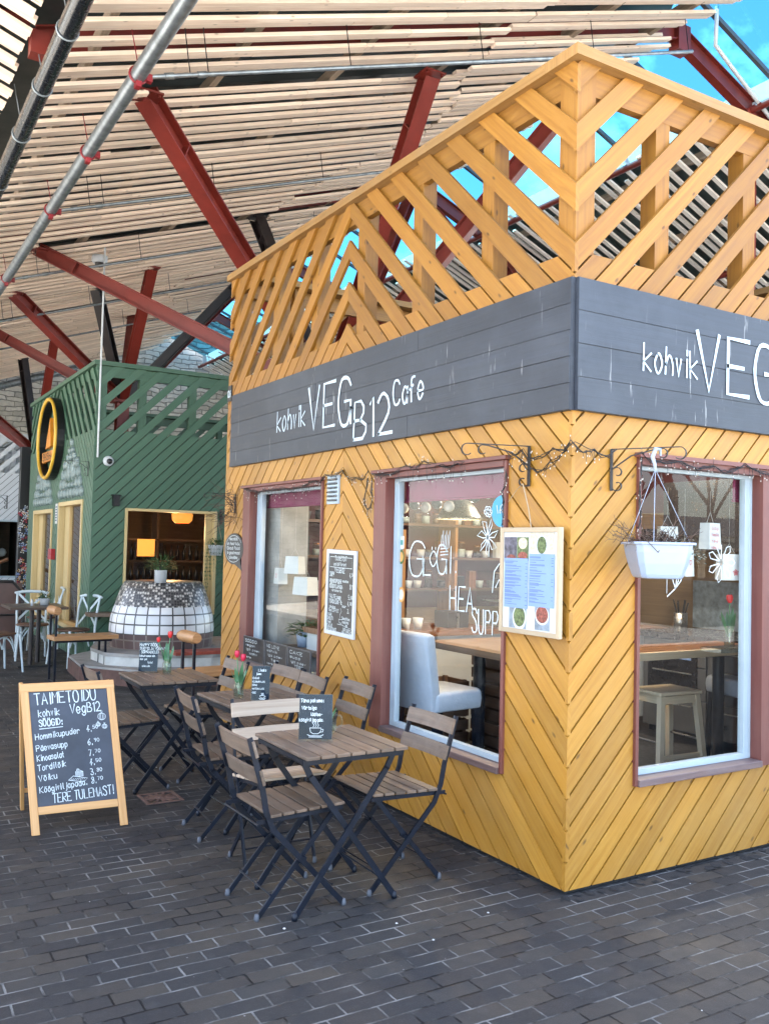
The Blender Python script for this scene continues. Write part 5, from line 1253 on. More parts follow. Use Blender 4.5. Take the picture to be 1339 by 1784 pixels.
for k, (x, yy) in enumerate(((1.75, 1.55), (2.35, 1.55), (2.5, 2.2), (1.3, 3.2))):  # first pair hangs over the bar; last two are unseen, added for brightness
    t = thing('ceiling_spot', ('left of the two small ceiling spots above the bar table', 'right of the two small ceiling spots above the bar table', 'unseen ceiling spot added to brighten the kitchen floor', 'unseen ceiling spot added to brighten the white service counter')[k], 'spotlight', (x, yy, 2.6), 0, 'small ceiling spots inside the cafe')
    mb = MB(); mb.lathe([(0, .1), (.04, .1), (.04, .0), (.032, .0)], (x, yy, 2.6), 16); mb.build('housing', M['white'], t)
    mb = MB(); mb.lathe([(.03, .005), (0, .004)], (x, yy, 2.6), 16); mb.build('lens', M['bulb_warm'], t)
    l = bpy.data.lights.new('lamp_light', 'POINT'); l.energy = (15, 15, 8, 5)[k]; l.color = (1, .86, .68); l.shadow_soft_size = .03
    lo = bpy.data.objects.new('lamp_light', l); COL.objects.link(lo); lo.parent = t; lo.location = (0, 0, -.03)
# cotton-ball garland
r = random.Random(3)
for k in range(9):
    x = .40; y = 2.10-.135*k; z = 1.865+(.02 if k % 2 else 0)+(.05 if k > 4 else 0); grey = k in (1, 3, 6)
    t = thing('garland_ball', ('%s cotton ball of the garland under the big window blind' % ('grey' if grey else 'white')), 'garland ball', (x, y, z), 0, 'cotton-ball garland under the blind')
    mb = MB(); mb.lathe([(.0, -.036), (.02, -.030), (.034, -.012), (.036, 0), (.034, .012), (.02, .030), (0, .036)], (x, y, z), 18, axis=(.3, .2, 1)); mb.build('ball', M['kgrey' if grey else 'offwhite'], t)
# white slip-covered bar chairs
def slipchair(label, x, y, a):
    t = thing('upholstered_chair', label, 'bar chair', (x, y, ZF), a, 'white covered bar chairs')
    mb = MB(); rows = []
    def rr(w_, d_, z, cx=0): return [V3((cx+d_*sx, w_*sy, z)) for sx, sy in ((-1, -.85), (-.85, -1), (.85, -1), (1, -.85), (1, .85), (.85, 1), (-.85, 1), (-1, .85))]
    rows = [rr(.21, .22, .50+.012*0), rr(.215, .225, .56), rr(.21, .22, .61), rr(.19, .20, .625)]
    mb.grid(rows, True, None, .5, True); mb.face(rows[-1]); mb.face(rows[0][::-1]); 
    rows = [rr(.20, .045, z, -.20-.06*((z-.6)/.4)) for z in (.50, .7, .9, .985)]+[rr(.17, .02, 1.0, -.26)]
    mb.grid(rows, True, None, .5, True); mb.face(rows[-1]); mb.build('cover', M['slipcover'], t, world=False, bevel=.012)
    for sx in (-1, 1):
        for sy in (-1, 1):
            mb = MB(); mb.bar((sx*.17, sy*.17, .51), (sx*.20, sy*.19, 0), .035, .035, (1, 0, 0)); mb.build('leg', M['blackpaint'], t, world=False)
    mb = MB(); mb.box(-.18, .18, -.185, -.165, .2, .23); mb.build('rail', M['blackpaint'], t, world=False); mb = MB(); mb.box(-.18, .18, .165, .185, .2, .23); mb.build('rail', M['blackpaint'], t, world=False)
slipchair('white slip-covered bar chair just inside the big window', .50, 1.78, R(8))
slipchair('white slip-covered bar chair at the right end of the bar table inside the right window', 2.95, 1.25, R(170))
# bar tables
t = thing('bar_table', 'thick wooden bar table on a black tube leg inside the big window', 'bar table', (1.1, 1.85, ZF))
mb = MB(); mb.box(.72, 1.6, 1.32, 2.28, .88, .925, grain=1); mb.build('tabletop', M['seatwood'], t, bevel=.004)
mb = MB(); mb.lathe([(.25, 0), (.25, .012), (.045, .02), (.045, .83)], (1.12, 2.15, ZF), 24); mb.build('leg', M['blackpaint'], t)
t = thing('bar_table', 'long brown bar table with a pale front edge inside the right window', 'bar table', (2.3, 1.3, ZF))
mb = MB(); mb.box(1.35, 3.25, 1.125, 1.50, .885, .925); mb.build('tabletop', M['midwood'], t)
mb = MB(); mb.box(1.35, 3.25, 1.10, 1.123, .872, .924); mb.build('front_edge', M['birch'], t)
mb = MB(); mb.lathe([(.22, 0), (.22, .012), (.042, .02), (.042, .83)], (2.62, 1.24, ZF), 24); mb.lathe([(.042, 0), (.042, .83)], (1.5, 1.3, ZF), 24); mb.build('leg', M['blackpaint'], t)
# birch stool
t = thing('wooden_stool', 'pale birch bar stool in front of the bar table inside the right window', 'stool', (2.13, 1.30, ZF), R(-3))
mb = MB(); mb.box(-.20, .20, -.155, .155, .56, .585); mb.build('seat', M['birch'], t, world=False, bevel=.004)
for sx in (-1, 1):
    for sy in (-1, 1):
        mb = MB(); mb.bar((sx*.165, sy*.125, .56), (sx*.215, sy*.165, 0), .04, .04, (1, 0, 0)); mb.build('leg', M['birch'], t, world=False)
mb = MB(); mb.box(-.165, .165, -.14, -.115, .50, .555); mb.box(-.165, .165, .115, .14, .50, .555); mb.box(-.17, -.15, -.115, .115, .50, .555); mb.box(.15, .17, -.115, .115, .50, .555); mb.box(-.19, .19, -.155, -.135, .12, .15); mb.build('apron', M['birch'], t, world=False)
mb = MB(); mb.tube([(.19, -.14, .24), (.19, .14, .24)], .008, 8); mb.tube([(-.19, -.14, .24), (-.19, .14, .24)], .008, 8); mb.build('foot_rod', M['steel'], t, world=False)
# service counter
t = thing('service_counter', 'white-fronted service counter with a brown wooden top behind the big window', 'counter', (1.0, 2.9, ZF))
mb = MB(); mb.box(.25, 1.72, 2.66, 3.25, ZF+.08, .905); mb.build('cabinet', M['white'], t)
mb = MB(); mb.box(.22, 1.74, 2.63, 3.28, .907, .95); mb.build('worktop', M['midwood'], t)
mb = MB(); mb.box(1.02, 1.10, 2.645, 2.66, .87, .885); mb.build('handle', M['steel'], t)
t = thing('display_case', 'dark glass display case on the counter behind the grey post', 'display case', (2.1, 2.9, ZF))
mb = MB(); mb.box(1.86, 2.8, 2.6, 3.2, ZF, .90); mb.build('base', M['kgrey'], t)
mb = MB(); mb.box(1.87, 2.79, 2.61, 3.19, .91, 1.40); mb.build('glass', M['glass_clear'], t)
mb = MB(); mb.box(1.90, 2.75, 2.65, 3.15, 1.14, 1.15); mb.build('shelf', M['steel'], t)
t = thing('interior_post', 'square grey post standing beside the counter inside the big window', 'post', (1.78, 2.7, ZF)); mb = MB(); mb.box(1.745, 1.855, 2.50, 2.60, ZF, 2.70); mb.build('shaft', M['kgrey'], t)
# things on the counter
def simple(name, label, cat, builders, loc, group=None):
    t = thing(name, label, cat, loc, 0, group)
    for nm, mat, fn in builders:
        mb = MB(); fn(mb); mb.build(nm, M[mat], t)
    return t
cz = .95
simple('coffee_machine', 'dark coffee machine with a chrome strip at the left end of the counter', 'coffee machine', [('body', 'chalk_black', lambda m_: (m_.box(.42, .66, 2.75, 3.05, cz, cz+.30), m_.box(.40, .68, 2.72, 3.08, cz+.302, cz+.33))), ('spout', 'steel', lambda m_: (m_.box(.60, .63, 2.728, 2.748, cz+.08, cz+.28),))], (.54, 2.9, cz))
for k, x in enumerate((.87, .985)):
    simple('white_cup', ('left of the two white cups on the counter', 'right of the two white cups on the counter')[k], 'cup', [('body', 'white', lambda m_, x=x: m_.lathe([(0, 0), (.030, 0), (.042, .09), (.039, .09), (.029, .01), (0, .01)], (x, 2.78, cz), 20))], (x, 2.78, cz), 'white cups on the counter')
simple('napkin_box', 'printed paper box with folded napkins on the counter', 'box', [('box', 'offwhite', lambda m_: m_.box(.70, .80, 2.85, 2.95, cz+.09, cz+.20)), ('stand', 'sign_black', lambda m_: m_.box(.69, .81, 2.84, 2.96, cz, cz+.089)), ('napkin', 'food_c', lambda m_: m_.obox((.72, 2.9, cz+.26), (.02, 0, .055), (0, .03, 0), (.008, 0, -.004)))], (.75, 2.9, cz))
simple('snack_tray', 'round wooden tray with yellow snacks on the counter', 'tray', [('tray', 'midwood', lambda m_: m_.lathe([(0, 0), (.11, 0), (.115, .012), (0, .01)], (.74, 2.76, cz), 24)), ('snacks', 'food_a', lambda m_: m_.lathe([(0, .01), (.05, .012), (.055, .035), (.03, .055), (0, .06)], (.72, 2.74, cz), 12))], (.74, 2.76, cz))
simple('till', 'small dark card terminal with a chrome edge on the counter', 'till', [('body', 'chalk_black', lambda m_: m_.box(1.28, 1.48, 2.78, 2.98, cz, cz+.13)), ('edge', 'steel', lambda m_: m_.box(1.36, 1.38, 2.772, 2.779, cz, cz+.12))], (1.38, 2.9, cz))
simple('potted_succulent', 'tiny succulent pot on the bar table inside the big window', 'plant', [('pot', 'kgrey', lambda m_: m_.lathe([(0, 0), (.02, 0), (.026, .035), (0, .035)], (1.33, 2.05, .926), 12)), ('leaf', 'leaf_dark', lambda m_: [leafblade(m_, (1.33, 2.05, .955), (math.cos(a), math.sin(a), .9), .04, .014, .005) for a in (0, 1, 2, 3, 4, 5)])], (1.33, 2.05, .926))
# crates
def crate(label, x, y, z, w_, d_, h):
    t = thing('wooden_crate', label, 'crate', (x, y, z), 0, 'stacked wooden crates'); mb = MB()
    n = 3
    for k in range(n):
        z0_ = z+h/n*k+.008; z1_ = z+h/n*(k+1)-.010
        mb.box(x-w_/2, x+w_/2, y-d_/2, y-d_/2+.012, z0_, z1_); mb.box(x-w_/2, x+w_/2, y+d_/2-.012, y+d_/2, z0_, z1_)
        mb.box(x-w_/2, x-w_/2+.012, y-d_/2+.0125, y+d_/2-.0125, z0_, z1_); mb.box(x+w_/2-.012, x+w_/2, y-d_/2+.0125, y+d_/2-.0125, z0_, z1_)
    mb.build('slats', M['cratewood'], t)
    mb = MB()
    for sx in (-1, 1):
        for sy in (-1, 1): mb.box(x+sx*(w_/2-.028)-.015, x+sx*(w_/2-.028)+.015, y+sy*(d_/2-.028)-.015, y+sy*(d_/2-.028)+.015, z, z+h)
    mb.box(x-w_/2+.013, x+w_/2-.013, y-d_/2+.013, y+d_/2-.013, z+.002, z+.01); mb.build('corner_posts', M['cratewood'], t)
for k in range(3):
    crate(('bottom', 'middle', 'top')[k]+' wooden crate of the stack just right of the bar table leg', 1.40, 2.14, ZF+.285*k, .42, .40, .275)
for k in range(2):
    crate(('lower', 'upper')[k]+' wooden crate of the stack left of the bar table leg', .95, 2.46, ZF+.285*k, .40, .30, .275)
# shelves on the back wall with jars, cups
t = thing('wall_shelves', 'pine wall shelving behind the counter seen through the big window', 'shelves', (1.5, 4.1, .9))
mb = MB()
for z in (1.18, 1.48, 1.80): mb.box(.5, 3.4, 3.98, 4.29, z, z+.025)
mb.build('shelf', M['cratewood'], t)
mb = MB()
for x in (.5, 1.3, 2.2, 3.38): mb.box(x, x+.03, 3.99, 4.28, .95, 2.15)
mb.build('upright', M['barwood'], t)
r = random.Random(31); kinds = 0
for z in (1.205, 1.505, 1.825):
    x = .62
    while x < 3.3:
        if any(abs(x-u) < .07 for u in (.515, 1.315, 2.215)): x += .09; continue
        kk = r.choice(('jar', 'cup', 'cup', 'jar', 'box')); y = 4.08+r.uniform(-.03, .05); h = r.uniform(.09, .17)
        col = r.choice(('dark', 'pale', 'brown'))
        mt_ = {'dark': 'chalk_black', 'pale': 'offwhite', 'brown': 'midwood'}[col]
        if kk == 'jar': simple('storage_jar', 'glass storage jar on the pine wall shelving', 'jar', [('glass', 'glass_clear', lambda m_: m_.lathe([(0, 0), (.04, 0), (.042, h*.8), (.03, h)], (x, y, z), 16)), ('contents', mt_, lambda m_: m_.lathe([(0, .004), (.037, .004), (.037, h*.6), (0, h*.6)], (x, y, z), 16)), ('lid', 'midwood', lambda m_: m_.lathe([(.034, h), (.034, h+.018), (0, h+.018)], (x, y, z), 16))], (x, y, z), 'jars on the wall shelving')
        elif kk == 'cup': simple('shelf_cup', 'stacked cup on the pine wall shelving', 'cup', [('body', r.choice(('white', 'offwhite', 'kgrey')), lambda m_: m_.lathe([(0, 0), (.028, 0), (.042, .07), (.039, .07), (.026, .008), (0, .008)], (x, y, z), 16))], (x, y, z), 'cups on the wall shelving')
        else: simple('shelf_box', 'small box on the pine wall shelving', 'box', [('box', mt_, lambda m_: m_.box(x-.04, x+.04, y-.03, y+.03, z, z+h))], (x, y, z), 'boxes on the wall shelving')
        x += r.uniform(.10, .16)
# kitchen run along the right-hand wall
t = thing('kitchen_units', 'dark grey drawer units with a black worktop inside the right window', 'kitchen units', (3.3, 1.2, ZF))
mb = MB(); mb.box(2.97, 3.6, .2, 2.28, ZF+.1, .89); mb.build('carcass', M['kgrey'], t)
for y0_ in (.22, .92, 1.62):
    for z0_, z1_ in ((.16, .42), (.43, .68), (.69, .875)):
        mb = MB(); mb.box(2.95, 2.969, y0_, y0_+.64, z0_, z1_); d_ = mb.build('drawer', M['kgrey'], t, bevel=.003)
        mb = MB(); mb.tube([(2.925, y0_+.12, z1_-.05), (2.925, y0_+.52, z1_-.05)], .006, 8); mb.build('handle', M['steel'], d_)
mb = MB(); mb.box(2.93, 3.62, .18, 2.30, .892, .94); mb.build('worktop', M['kblack'], t)
t = thing('white_cabinet', 'white cabinet end at the left edge of the right window', 'cabinet', (3.0, 2.6, ZF)); mb = MB(); mb.box(2.75, 3.3, 2.34, 2.9, ZF+.14, .90); mb.build('cabinet', M['white'], t)
mb = MB(); mb.box(2.73, 3.32, 2.32, 2.92, .902, .945); mb.build('worktop', M['midwood'], t); mb = MB(); mb.box(2.80, 2.84, 2.38, 2.42, ZF, ZF+.139); mb.box(3.2, 3.24, 2.38, 2.42, ZF, ZF+.139); mb.build('leg', M['blackpaint'], t)
t = thing('oven', 'built-in oven with a blue lit panel below the worktop inside the right window', 'oven', (2.94, 2.1, .5)); mb = MB(); mb.box(2.935, 2.949, 1.70, 2.20, .45, .80); mb.build('door', M['kblack'], t); mb = MB(); mb.box(2.928, 2.934, 1.75, 2.15, .74, .79); mb.build('panel', M['blueprint'], t)
mb = MB(); mb.box(3.60, 4.13, .2, 2.3, ZF, 1.9); tag(mb.build('wood_partition', M['inwall']), 'pale pine partition behind the kitchen worktop', 'partition')
simple('utensil_can', 'perforated steel can full of utensils on the worktop', 'utensil holder', [('can', 'steel', lambda m_: m_.lathe([(0, 0), (.055, 0), (.055, .16), (.05, .16)], (3.12, 2.02, .94), 20)), ('utensils', 'iron', lambda m_: [m_.tube([(3.12, 2.02, .96), (3.12+.06*math.cos(a), 2.02+.06*math.sin(a), 1.20+.02*math.sin(3*a))], .006, 6) for a in (0, 1.1, 2.3, 3.4, 4.4, 5.5)])], (3.12, 2.02, .94))
simple('steel_pan', 'wide steel pan on the black worktop', 'pan', [('body', 'steel', lambda m_: m_.lathe([(0, 0), (.14, 0), (.15, .07), (.145, .07), (.135, .01), (0, .01)], (3.25, 1.35, .945), 28)), ('lid', 'steel', lambda m_: m_.lathe([(.15, .071), (.08, .10), (.02, .11), (.02, .13), (0, .13)], (3.25, 1.35, .945), 28))], (3.25, 1.35, .945))
simple('dark_pot', 'low black cooking pot beside the steel pan', 'pot', [('body', 'kblack', lambda m_: m_.lathe([(0, 0), (.15, 0), (.16, .16), (.155, .16), (.14, .01), (0, .01)], (3.3, .95, .945), 28))], (3.3, .95, .945))
simple('cutting_board', 'yellow wooden chopping board leaning on the partition', 'chopping board', [('board', 'barwood', lambda m_: (m_.box(3.57, 3.595, .95, 1.25, .95, 1.32), m_.box(3.57, 3.595, 1.07, 1.13, 1.32, 1.50)))], (3.58, 1.1, .94))
simple('grey_splashback', 'brushed grey splashback behind the worktop', 'splashback', [('panel', 'photo_grey', lambda m_: m_.box(3.58, 3.598, 1.5, 2.28, .945, 1.36))], (3.59, 1.9, .94))
# sloping cooker hood
simple('hood', 'dark sloping extractor hood above the worktop inside the right window', 'extractor hood', [('hood', 'kblack', lambda m_: (m_.box(2.95, 3.6, .4, 2.3, 1.62, 1.80), m_.box(3.1, 3.6, .5, 2.2, 1.80, 2.2)))], (3.3, 1.3, 1.6))
# grey roughcast column, wooden locker, plant at the small window
mb = MB(); mb.box(.16, .42, 3.62, 4.10, ZF, 2.70); tag(mb.build('roughcast_column', M['concrete']), 'pale grey roughcast column just inside the small window', 'column')
simple('tall_locker', 'tall honey-coloured wooden door edge inside the small window', 'locker', [('door', 'barwood', lambda m_: (m_.box(.95, 1.35, 3.55, 3.6, ZF, 1.75),)), ('edge', 'palewood', lambda m_: m_.box(.93, .949, 3.54, 3.61, ZF, 1.77))], (1.1, 3.6, ZF))
simple('small_table', 'brown wooden table inside the small window', 'table', [('tabletop', 'seatwood', lambda m_: m_.box(.18, .95, 2.7, 3.58, .74, .775)), ('leg', 'blackpaint', lambda m_: m_.lathe([(.2, 0), (.2, .01), (.035, .02), (.035, .69)], (.55, 3.1, ZF), 16))], (.55, 3.1, ZF))
t = thing('potted_plant', 'leafy green plant in a white pot inside the small window', 'plant', (.30, 3.38, .776))
mb = MB(); mb.lathe([(0, 0), (.06, 0), (.08, .12), (.075, .12), (0, .10)], (.30, 3.38, .776), 20); mb.build('pot', M['potwhite'], t)
r = random.Random(6); mb = MB()
for k in range(240):
    a = r.uniform(0, 6.28); q = r.random()**.5*.13; p = V3((.30+q*math.cos(a), 3.38+q*math.sin(a), .91+r.uniform(-.02, .09)-q*.3)); d = V3((math.cos(a), math.sin(a), r.uniform(-.3, .9))); leafblade(mb, p, d, r.uniform(.025, .05), .022, .01, r.random())
mb.build('leaves', M['leaf'], t)
# paper lanterns made from cartons
def carton(label, x, y, z, a, s=.105, h=.13, grp=None, mark=None, top=1.95):
    t = thing('paper_lantern', label, 'paper lantern', (x, y, z), 0, grp); ca, sa = math.cos(a), math.sin(a); U = V3((ca, sa, 0)); W_ = V3((-sa, ca, 0)); C0 = V3((x, y, z)); mb = MB()
    k0, k1 = .92, 1.0
    rows = [[C0+U*(sx*s/2*k)+W_*(sy*s/2*.55*k)+V3((0, 0, zz)) for sx, sy in ((-1, -1), (1, -1), (1, 1), (-1, 1))] for zz, k in ((0, 1.05), (h, .92))]
    mb.grid(rows, True, None, .5, False); mb.face(rows[1]); mb.face(rows[0][::-1]); mb.build('bag', M['offwhite'], t)
    mb = MB()
    for q in (-.3, .3): mb.tube([C0+U*(s*q)+V3((0, 0, h)), C0+V3((0, 0, h+.06)), V3((x+.0, y, top))], .0009, 4)
    mb.build('string', M['offwhite'], t)
    if mark:
        mb = MB(); D = C0-W_*(s*.30)-U*(s*.45)+V3((0, 0, 0)); r_ = random.Random(len(label))
        if mark == 'heart': stroke(mb, [(s*.5+s*.14*16*math.sin(q)**3/16, h*.52+s*.14*(13*math.cos(q)-5*math.cos(2*q)-2*math.cos(3*q)-math.cos(4*q))/16) for q in [6.283*j/20 for j in range(21)]], D, U, V3((0, 0, 1)), .004, 0)
        elif mark == 'flower': 
            for j in range(5): stroke(mb, [(s*.6+.018*math.cos(j*1.26+q)*q/3, h*.3+.018*math.sin(j*1.26+q)*q/3) for q in (0, 1, 2, 3)], D, U, V3((0, 0, 1)), .004, 0)
        else:
            for j, tx in enumerate(mark): write(mb, tx, D+V3((0, 0, h*(.74-.24*j)))+U*.012, U, V3((0, 0, 1)), .016, .002, 0, .1, width=.075, rnd=r_)
        mb.build('drawing', M['red_ink'], t)
G1_ = 'paper lanterns hanging inside the right window'; G2_ = 'paper lanterns hanging inside the small window'
carton('paper lantern with pink handwriting, upper right inside the right window', 1.19, .17, 1.625, .15, .115, .145, G1_, ('Glögi', 'Maasika', 'tee', 'kaneel'))
carton('paper lantern lowest at the right inside the right window', 1.34, .16, 1.455, -.35, .125, .145, G1_, 'flower')
carton('paper lantern with a red flower drawn on it, below the planter twigs', .985, .17, 1.475, .3, .11, .145, G1_, 'heart')
carton('paper lantern half hidden behind the dry planter', .85, .17, 1.62, -.5, .10, .12, G1_)
carton('upper paper lantern inside the small window', .20, 3.40, 1.36, -1.2, .15, .14, G2_)
carton('paper lantern with a red heart inside the small window', .17, 3.60, 1.27, -1.75, .14, .13, G2_, 'heart')
carton('lowest and widest paper lantern inside the small window', .22, 3.24, 1.20, -1.4, .19, .14, G2_)
carton('paper lantern at the right edge inside the small window', .20, 2.82, 1.35, -1.3, .12, .15, G2_)
vase('tall glass with one orange-red tulip inside the right window', 1.40, .20, 1.075, [(.0, 0, .24, .028)], seed=12, lh=.17)
mb = MB(); mb.box(1.25, 1.6, .14, .28, 1.05, 1.073); tag(mb.build('glass_ledge', M['glass_clear']), 'clear ledge carrying the tulip glass inside the right window', 'ledge')
# drawings and lettering on the panes (outer face of the glass)
t = thing('window_lettering', 'white hand-drawn words and berries on the big window pane', 'window lettering', (.07, 1.1, 1.5))
mb = MB(); G_ = .070; O = V3((G_-.0005, 0, 0)); U_ = V3((0, -1, 0)); Z_ = V3((0, 0, 1)); r = random.Random(2)
def W(tx, y, z, s, w_, wd=.0095):
    mb = MB(); write(mb, tx, O+V3((0, y, z)), U_, Z_, s, wd, .001, .03, width=w_, rnd=r); mb.build('word' if len(tx) > 1 else 'letter', M['chalkline'], t)
W('G', 1.50, 1.425, .20, .22, .010); W('L', 1.345, 1.435, .11, .11); W('ö', 1.275, 1.49, .12, .11, .008); W('G', 1.195, 1.45, .16, .13, .009); W('I', 1.085, 1.455, .15, .06); W('.', 1.02, 1.46, .03, .03, .01)
W('HEA', 1.06, 1.245, .135, .24); W('SUPP', .845, 1.14, .125, .24)
D = lambda y, z, pts, s, wd=.006: stroke(mb, [(a*s, b*s) for a, b in pts], O+V3((0, y, z)), U_, Z_, wd, .001)
for q in range(6): D(1.16-.016*q, 1.60, [(0, 0), (.1, 1.2+.4*(q % 2))], .06, .005)
for q in range(3): D(1.165, 1.555+.018*q, [(0, 0), (1.5, .1)], .05, .005)
for k in range(7):
    a = k*.9; D(.72, 1.66, [(0, 0), (math.cos(a)*.7, math.sin(a)), (math.cos(a+.35)*1.1, math.sin(a+.35)*1.25), (math.cos(a+.5)*.5, math.sin(a+.5)*.6), (0, 0)], .085, .006)
for k in range(6): D(.72+.02*math.cos(k), 1.80+.016*math.sin(k*1.1), [(.25*math.cos(j*.9), .25*math.sin(j*.9)) for j in range(8)], .06, .006)
mb.build('berry_drawing', M['chalkline'], t); mb = MB()
D(.60, 1.45, [(-1, -1.2), (-.8, .4), (-.2, 1), (.6, .9), (1.1, .2)], .07, .008); mb.build('berry_drawing', M['chalkline'], t); mb = MB()
D(.60, 1.45, [(-.6, -.8), (-.2, -.2), (.1, -.9), (.4, -.1), (.8, -.7)], .07, .008)
mb.build('paint', M['chalkline'], t)
t = thing('window_drawing', 'white painted leaf and flower outlines on the right window pane', 'window drawing', (.9, .07, 1.5)); mb = MB(); O = V3((0, .0695, 0)); U_ = V3((1, 0, 0))
D2 = lambda x, z, pts, s, wd=.006: stroke(mb, [(a*s, b*s) for a, b in pts], O+V3((x, 0, z)), U_, Z_, wd, .001)
D2(.74, 1.375, [(0, 0), (1.2, .8), (2.0, 1.6), (2.2, 2.6), (1.8, 2.4), (1.6, 1.6), (1.2, .8)], .05); D2(.74, 1.375, [(1.2, .8), (1.4, 2.2), (1.2, 3.4), (.7, 2.8), (.8, 1.6), (1.2, .8)], .05); D2(.79, 1.53, [(0, 0), (.6, .7), (1.4, .6)], .05); D2(.735, 1.42, [(0, -1), (0, 2)], .03, .003)
mb.build('leaf_drawing', M['chalkline'], t); mb = MB()
for k in range(7):
    a = k*.9; D2(1.16, 1.555, [(.2*math.cos(a), .2*math.sin(a)), (1.3*math.cos(a-.22), 1.3*math.sin(a-.22)), (1.6*math.cos(a), 1.6*math.sin(a)), (1.3*math.cos(a+.22), 1.3*math.sin(a+.22)), (.2*math.cos(a), .2*math.sin(a))], .07, .0055)
mb.build('paint', M['chalkline'], t)
def sticker(label, y, z, ry, rz, mat, txt=None, rim=None):
    t = thing('window_sticker', label, 'sticker', (.069, y, z), 0, 'round stickers on the big window')
    mb = MB(); mb.face([(.0690, y-ry*math.cos(6.283*k/28), z+rz*math.sin(6.283*k/28)) for k in range(28)]); mb.build('disc', M[mat], t)
    if rim: mb = MB(); mb.face([(.0684, y-ry*.68*math.cos(6.283*k/28), z+rz*.68*math.sin(6.283*k/28)) for k in range(28)]); mb.build('centre', M[rim], t)
    if txt: mb = MB(); write(mb, txt, V3((.0680, y+ry*.45, z-rz*.15)), V3((0, -1, 0)), V3((0, 0, 1)), rz*.5, .006, 0, 0, width=ry*1.0); mb.build('text', M['white'], t)
sticker('round blue sticker at the top right of the big window', .605, 1.80, .085, .085, 'bluegraf', 'Wo')
sticker('round green-rimmed orange sticker at the left edge of the big window', 1.595, 1.535, .036, .045, 'leaf', None, 'orange_disc')
sticker('round pale orange sticker low at the left edge of the big window', 1.585, 1.30, .036, .048, 'orange_disc', None, 'offwhite')
t = thing('window_sticker', 'rectangular pale teal sticker above the round ones at the left edge of the big window', 'sticker', (.069, 1.6, 1.64), 0, 'round stickers on the big window'); mb = MB(); mb.box(.0685, .0695, 1.565, 1.63, 1.585, 1.665); mb.build('label', M['offwhite'], t); mb = MB(); mb.box(.068, .0684, 1.575, 1.62, 1.61, 1.64); mb.build('print', M['teal_sticker'], t)

# ================================================================== GREEN KIOSK
GK = thing('green_kiosk', 'dark green chevron-boarded kiosk behind the tiled oven', 'kiosk', (2, 11, 0))
gx, gy, gX, gY = -.18, 8.7, 4.1, 13.3
FG = [(.245, 1.514, .60, 2.02), (1.66, 2.6, .70, 2.02)]; LG = [(9.2, 10.72, .35, 2.13), (11.2, 12.75, .35, 2.05)]
kiosk_shell(GK, gx, gy, gX, gY, M['green'], M['green'], None, [(gx, 2.2, 1, 0), (2.2, gX, -1, 2.38)], [(gy, 10.95, 1, 0), (10.95, gY, -1, 2.25)], FG, LG, None, None, slope=(1, 1))
def simplewin(t, O, U, N, u0, u1, z0, z1, fl, mat, far=0, depth=.12):
    O = V3(O); U = V3(U); N = V3(N); Z = V3((0, 0, 1)); wdw = thing('window', None, None, O+U*u0+Z*z0); wdw.parent = t; wdw.location = (O+U*u0+Z*z0)-t.location
    B = lambda mb, a, b, c, d, e, f: mb.obox(O+U*((a+b)/2)+Z*((c+d)/2)+N*((e+f)/2), U*((b-a)/2), Z*((d-c)/2), N*((f-e)/2)) if (b-a) > (d-c) else mb.obox(O+U*((a+b)/2)+Z*((c+d)/2)+N*((e+f)/2), Z*((d-c)/2), U*((b-a)/2), N*((f-e)/2))
    mb = MB(); B(mb, u0, u0+fl, z0, z1, -depth, .02); B(mb, u1-fl, u1, z0, z1, -depth, .02); B(mb, u0+fl, u1-fl, z1-fl, z1, -depth, .022); B(mb, u0+fl, u1-fl, z0, z0+fl, -depth, .03)
    if far: B(mb, u1-fl-far, u1-fl-.001, z0+fl, z1-fl, -depth+.005, -depth+.05)
    mb.build('frame', M[mat], wdw, bevel=.003)
    mb = MB(); e = -depth+.03; mb.face([O+U*a+Z*b+N*e for a, b in ((u0+fl, z0+fl), (u1-fl-far, z0+fl), (u1-fl-far, z1-fl), (u0+fl, z1-fl))]); mb.build('pane', M['glass'], wdw)
simplewin(GK, (0, gy, 0), (1, 0, 0), (0, -1, 0), *FG[0], .035, 'cream', .10); simplewin(GK, (0, gy, 0), (1, 0, 0), (0, -1, 0), *FG[1], .035, 'cream')
for h in LG: simplewin(GK, (gx, 0, 0), (0, 1, 0), (-1, 0, 0), *h, .06, 'cream', .30, .12)
t = thing('shop_interior', 'dark warm room inside the green kiosk', 'interior', (2, 11, 0))
mb = MB(); mb.box(0, 4, 8.85, 13.1, .0, .05); mb.box(0, 4, 8.85, 13.1, 2.7, 2.74); mb.build('floor_and_ceiling', M['infloor'], t)
mb = MB(); mb.box(0, 4, 12.9, 12.95, .05, 2.7); mb.box(3.9, 3.95, 8.85, 12.9, .05, 2.7); mb.build('wall_lining', M['cratewood'], t)
simple('bottle_rack', 'dark shelving with bottles inside the green kiosk', 'shelving', [('rack', 'cratewood', lambda m_: [m_.box(.6, 2.6, 11.4, 11.7, z, z+.03) for z in (.9, 1.25, 1.6)]+[m_.box(x, x+.04, 11.4, 11.7, .05, 2.1) for x in (.6, 1.5, 2.56)]), ('bottles', 'chalk_black', lambda m_: [m_.lathe([(0, 0), (.035, 0), (.035, .14), (.012, .19), (.012, .25), (0, .25)], (.7+.11*k, 11.55, z), 10) for k in range(16) for z in (.93, 1.28)])], (1.6, 11.5, 0))
simple('framed_picture', 'pale framed picture on the wall inside the green kiosk', 'picture', [('frame', 'cratewood', lambda m_: m_.box(1.5, 2.1, 12.86, 12.895, .95, 1.6)), ('print', 'photo_bg', lambda m_: m_.box(1.54, 2.06, 12.85, 12.859, .99, 1.56))], (1.8, 12.88, 1.2))
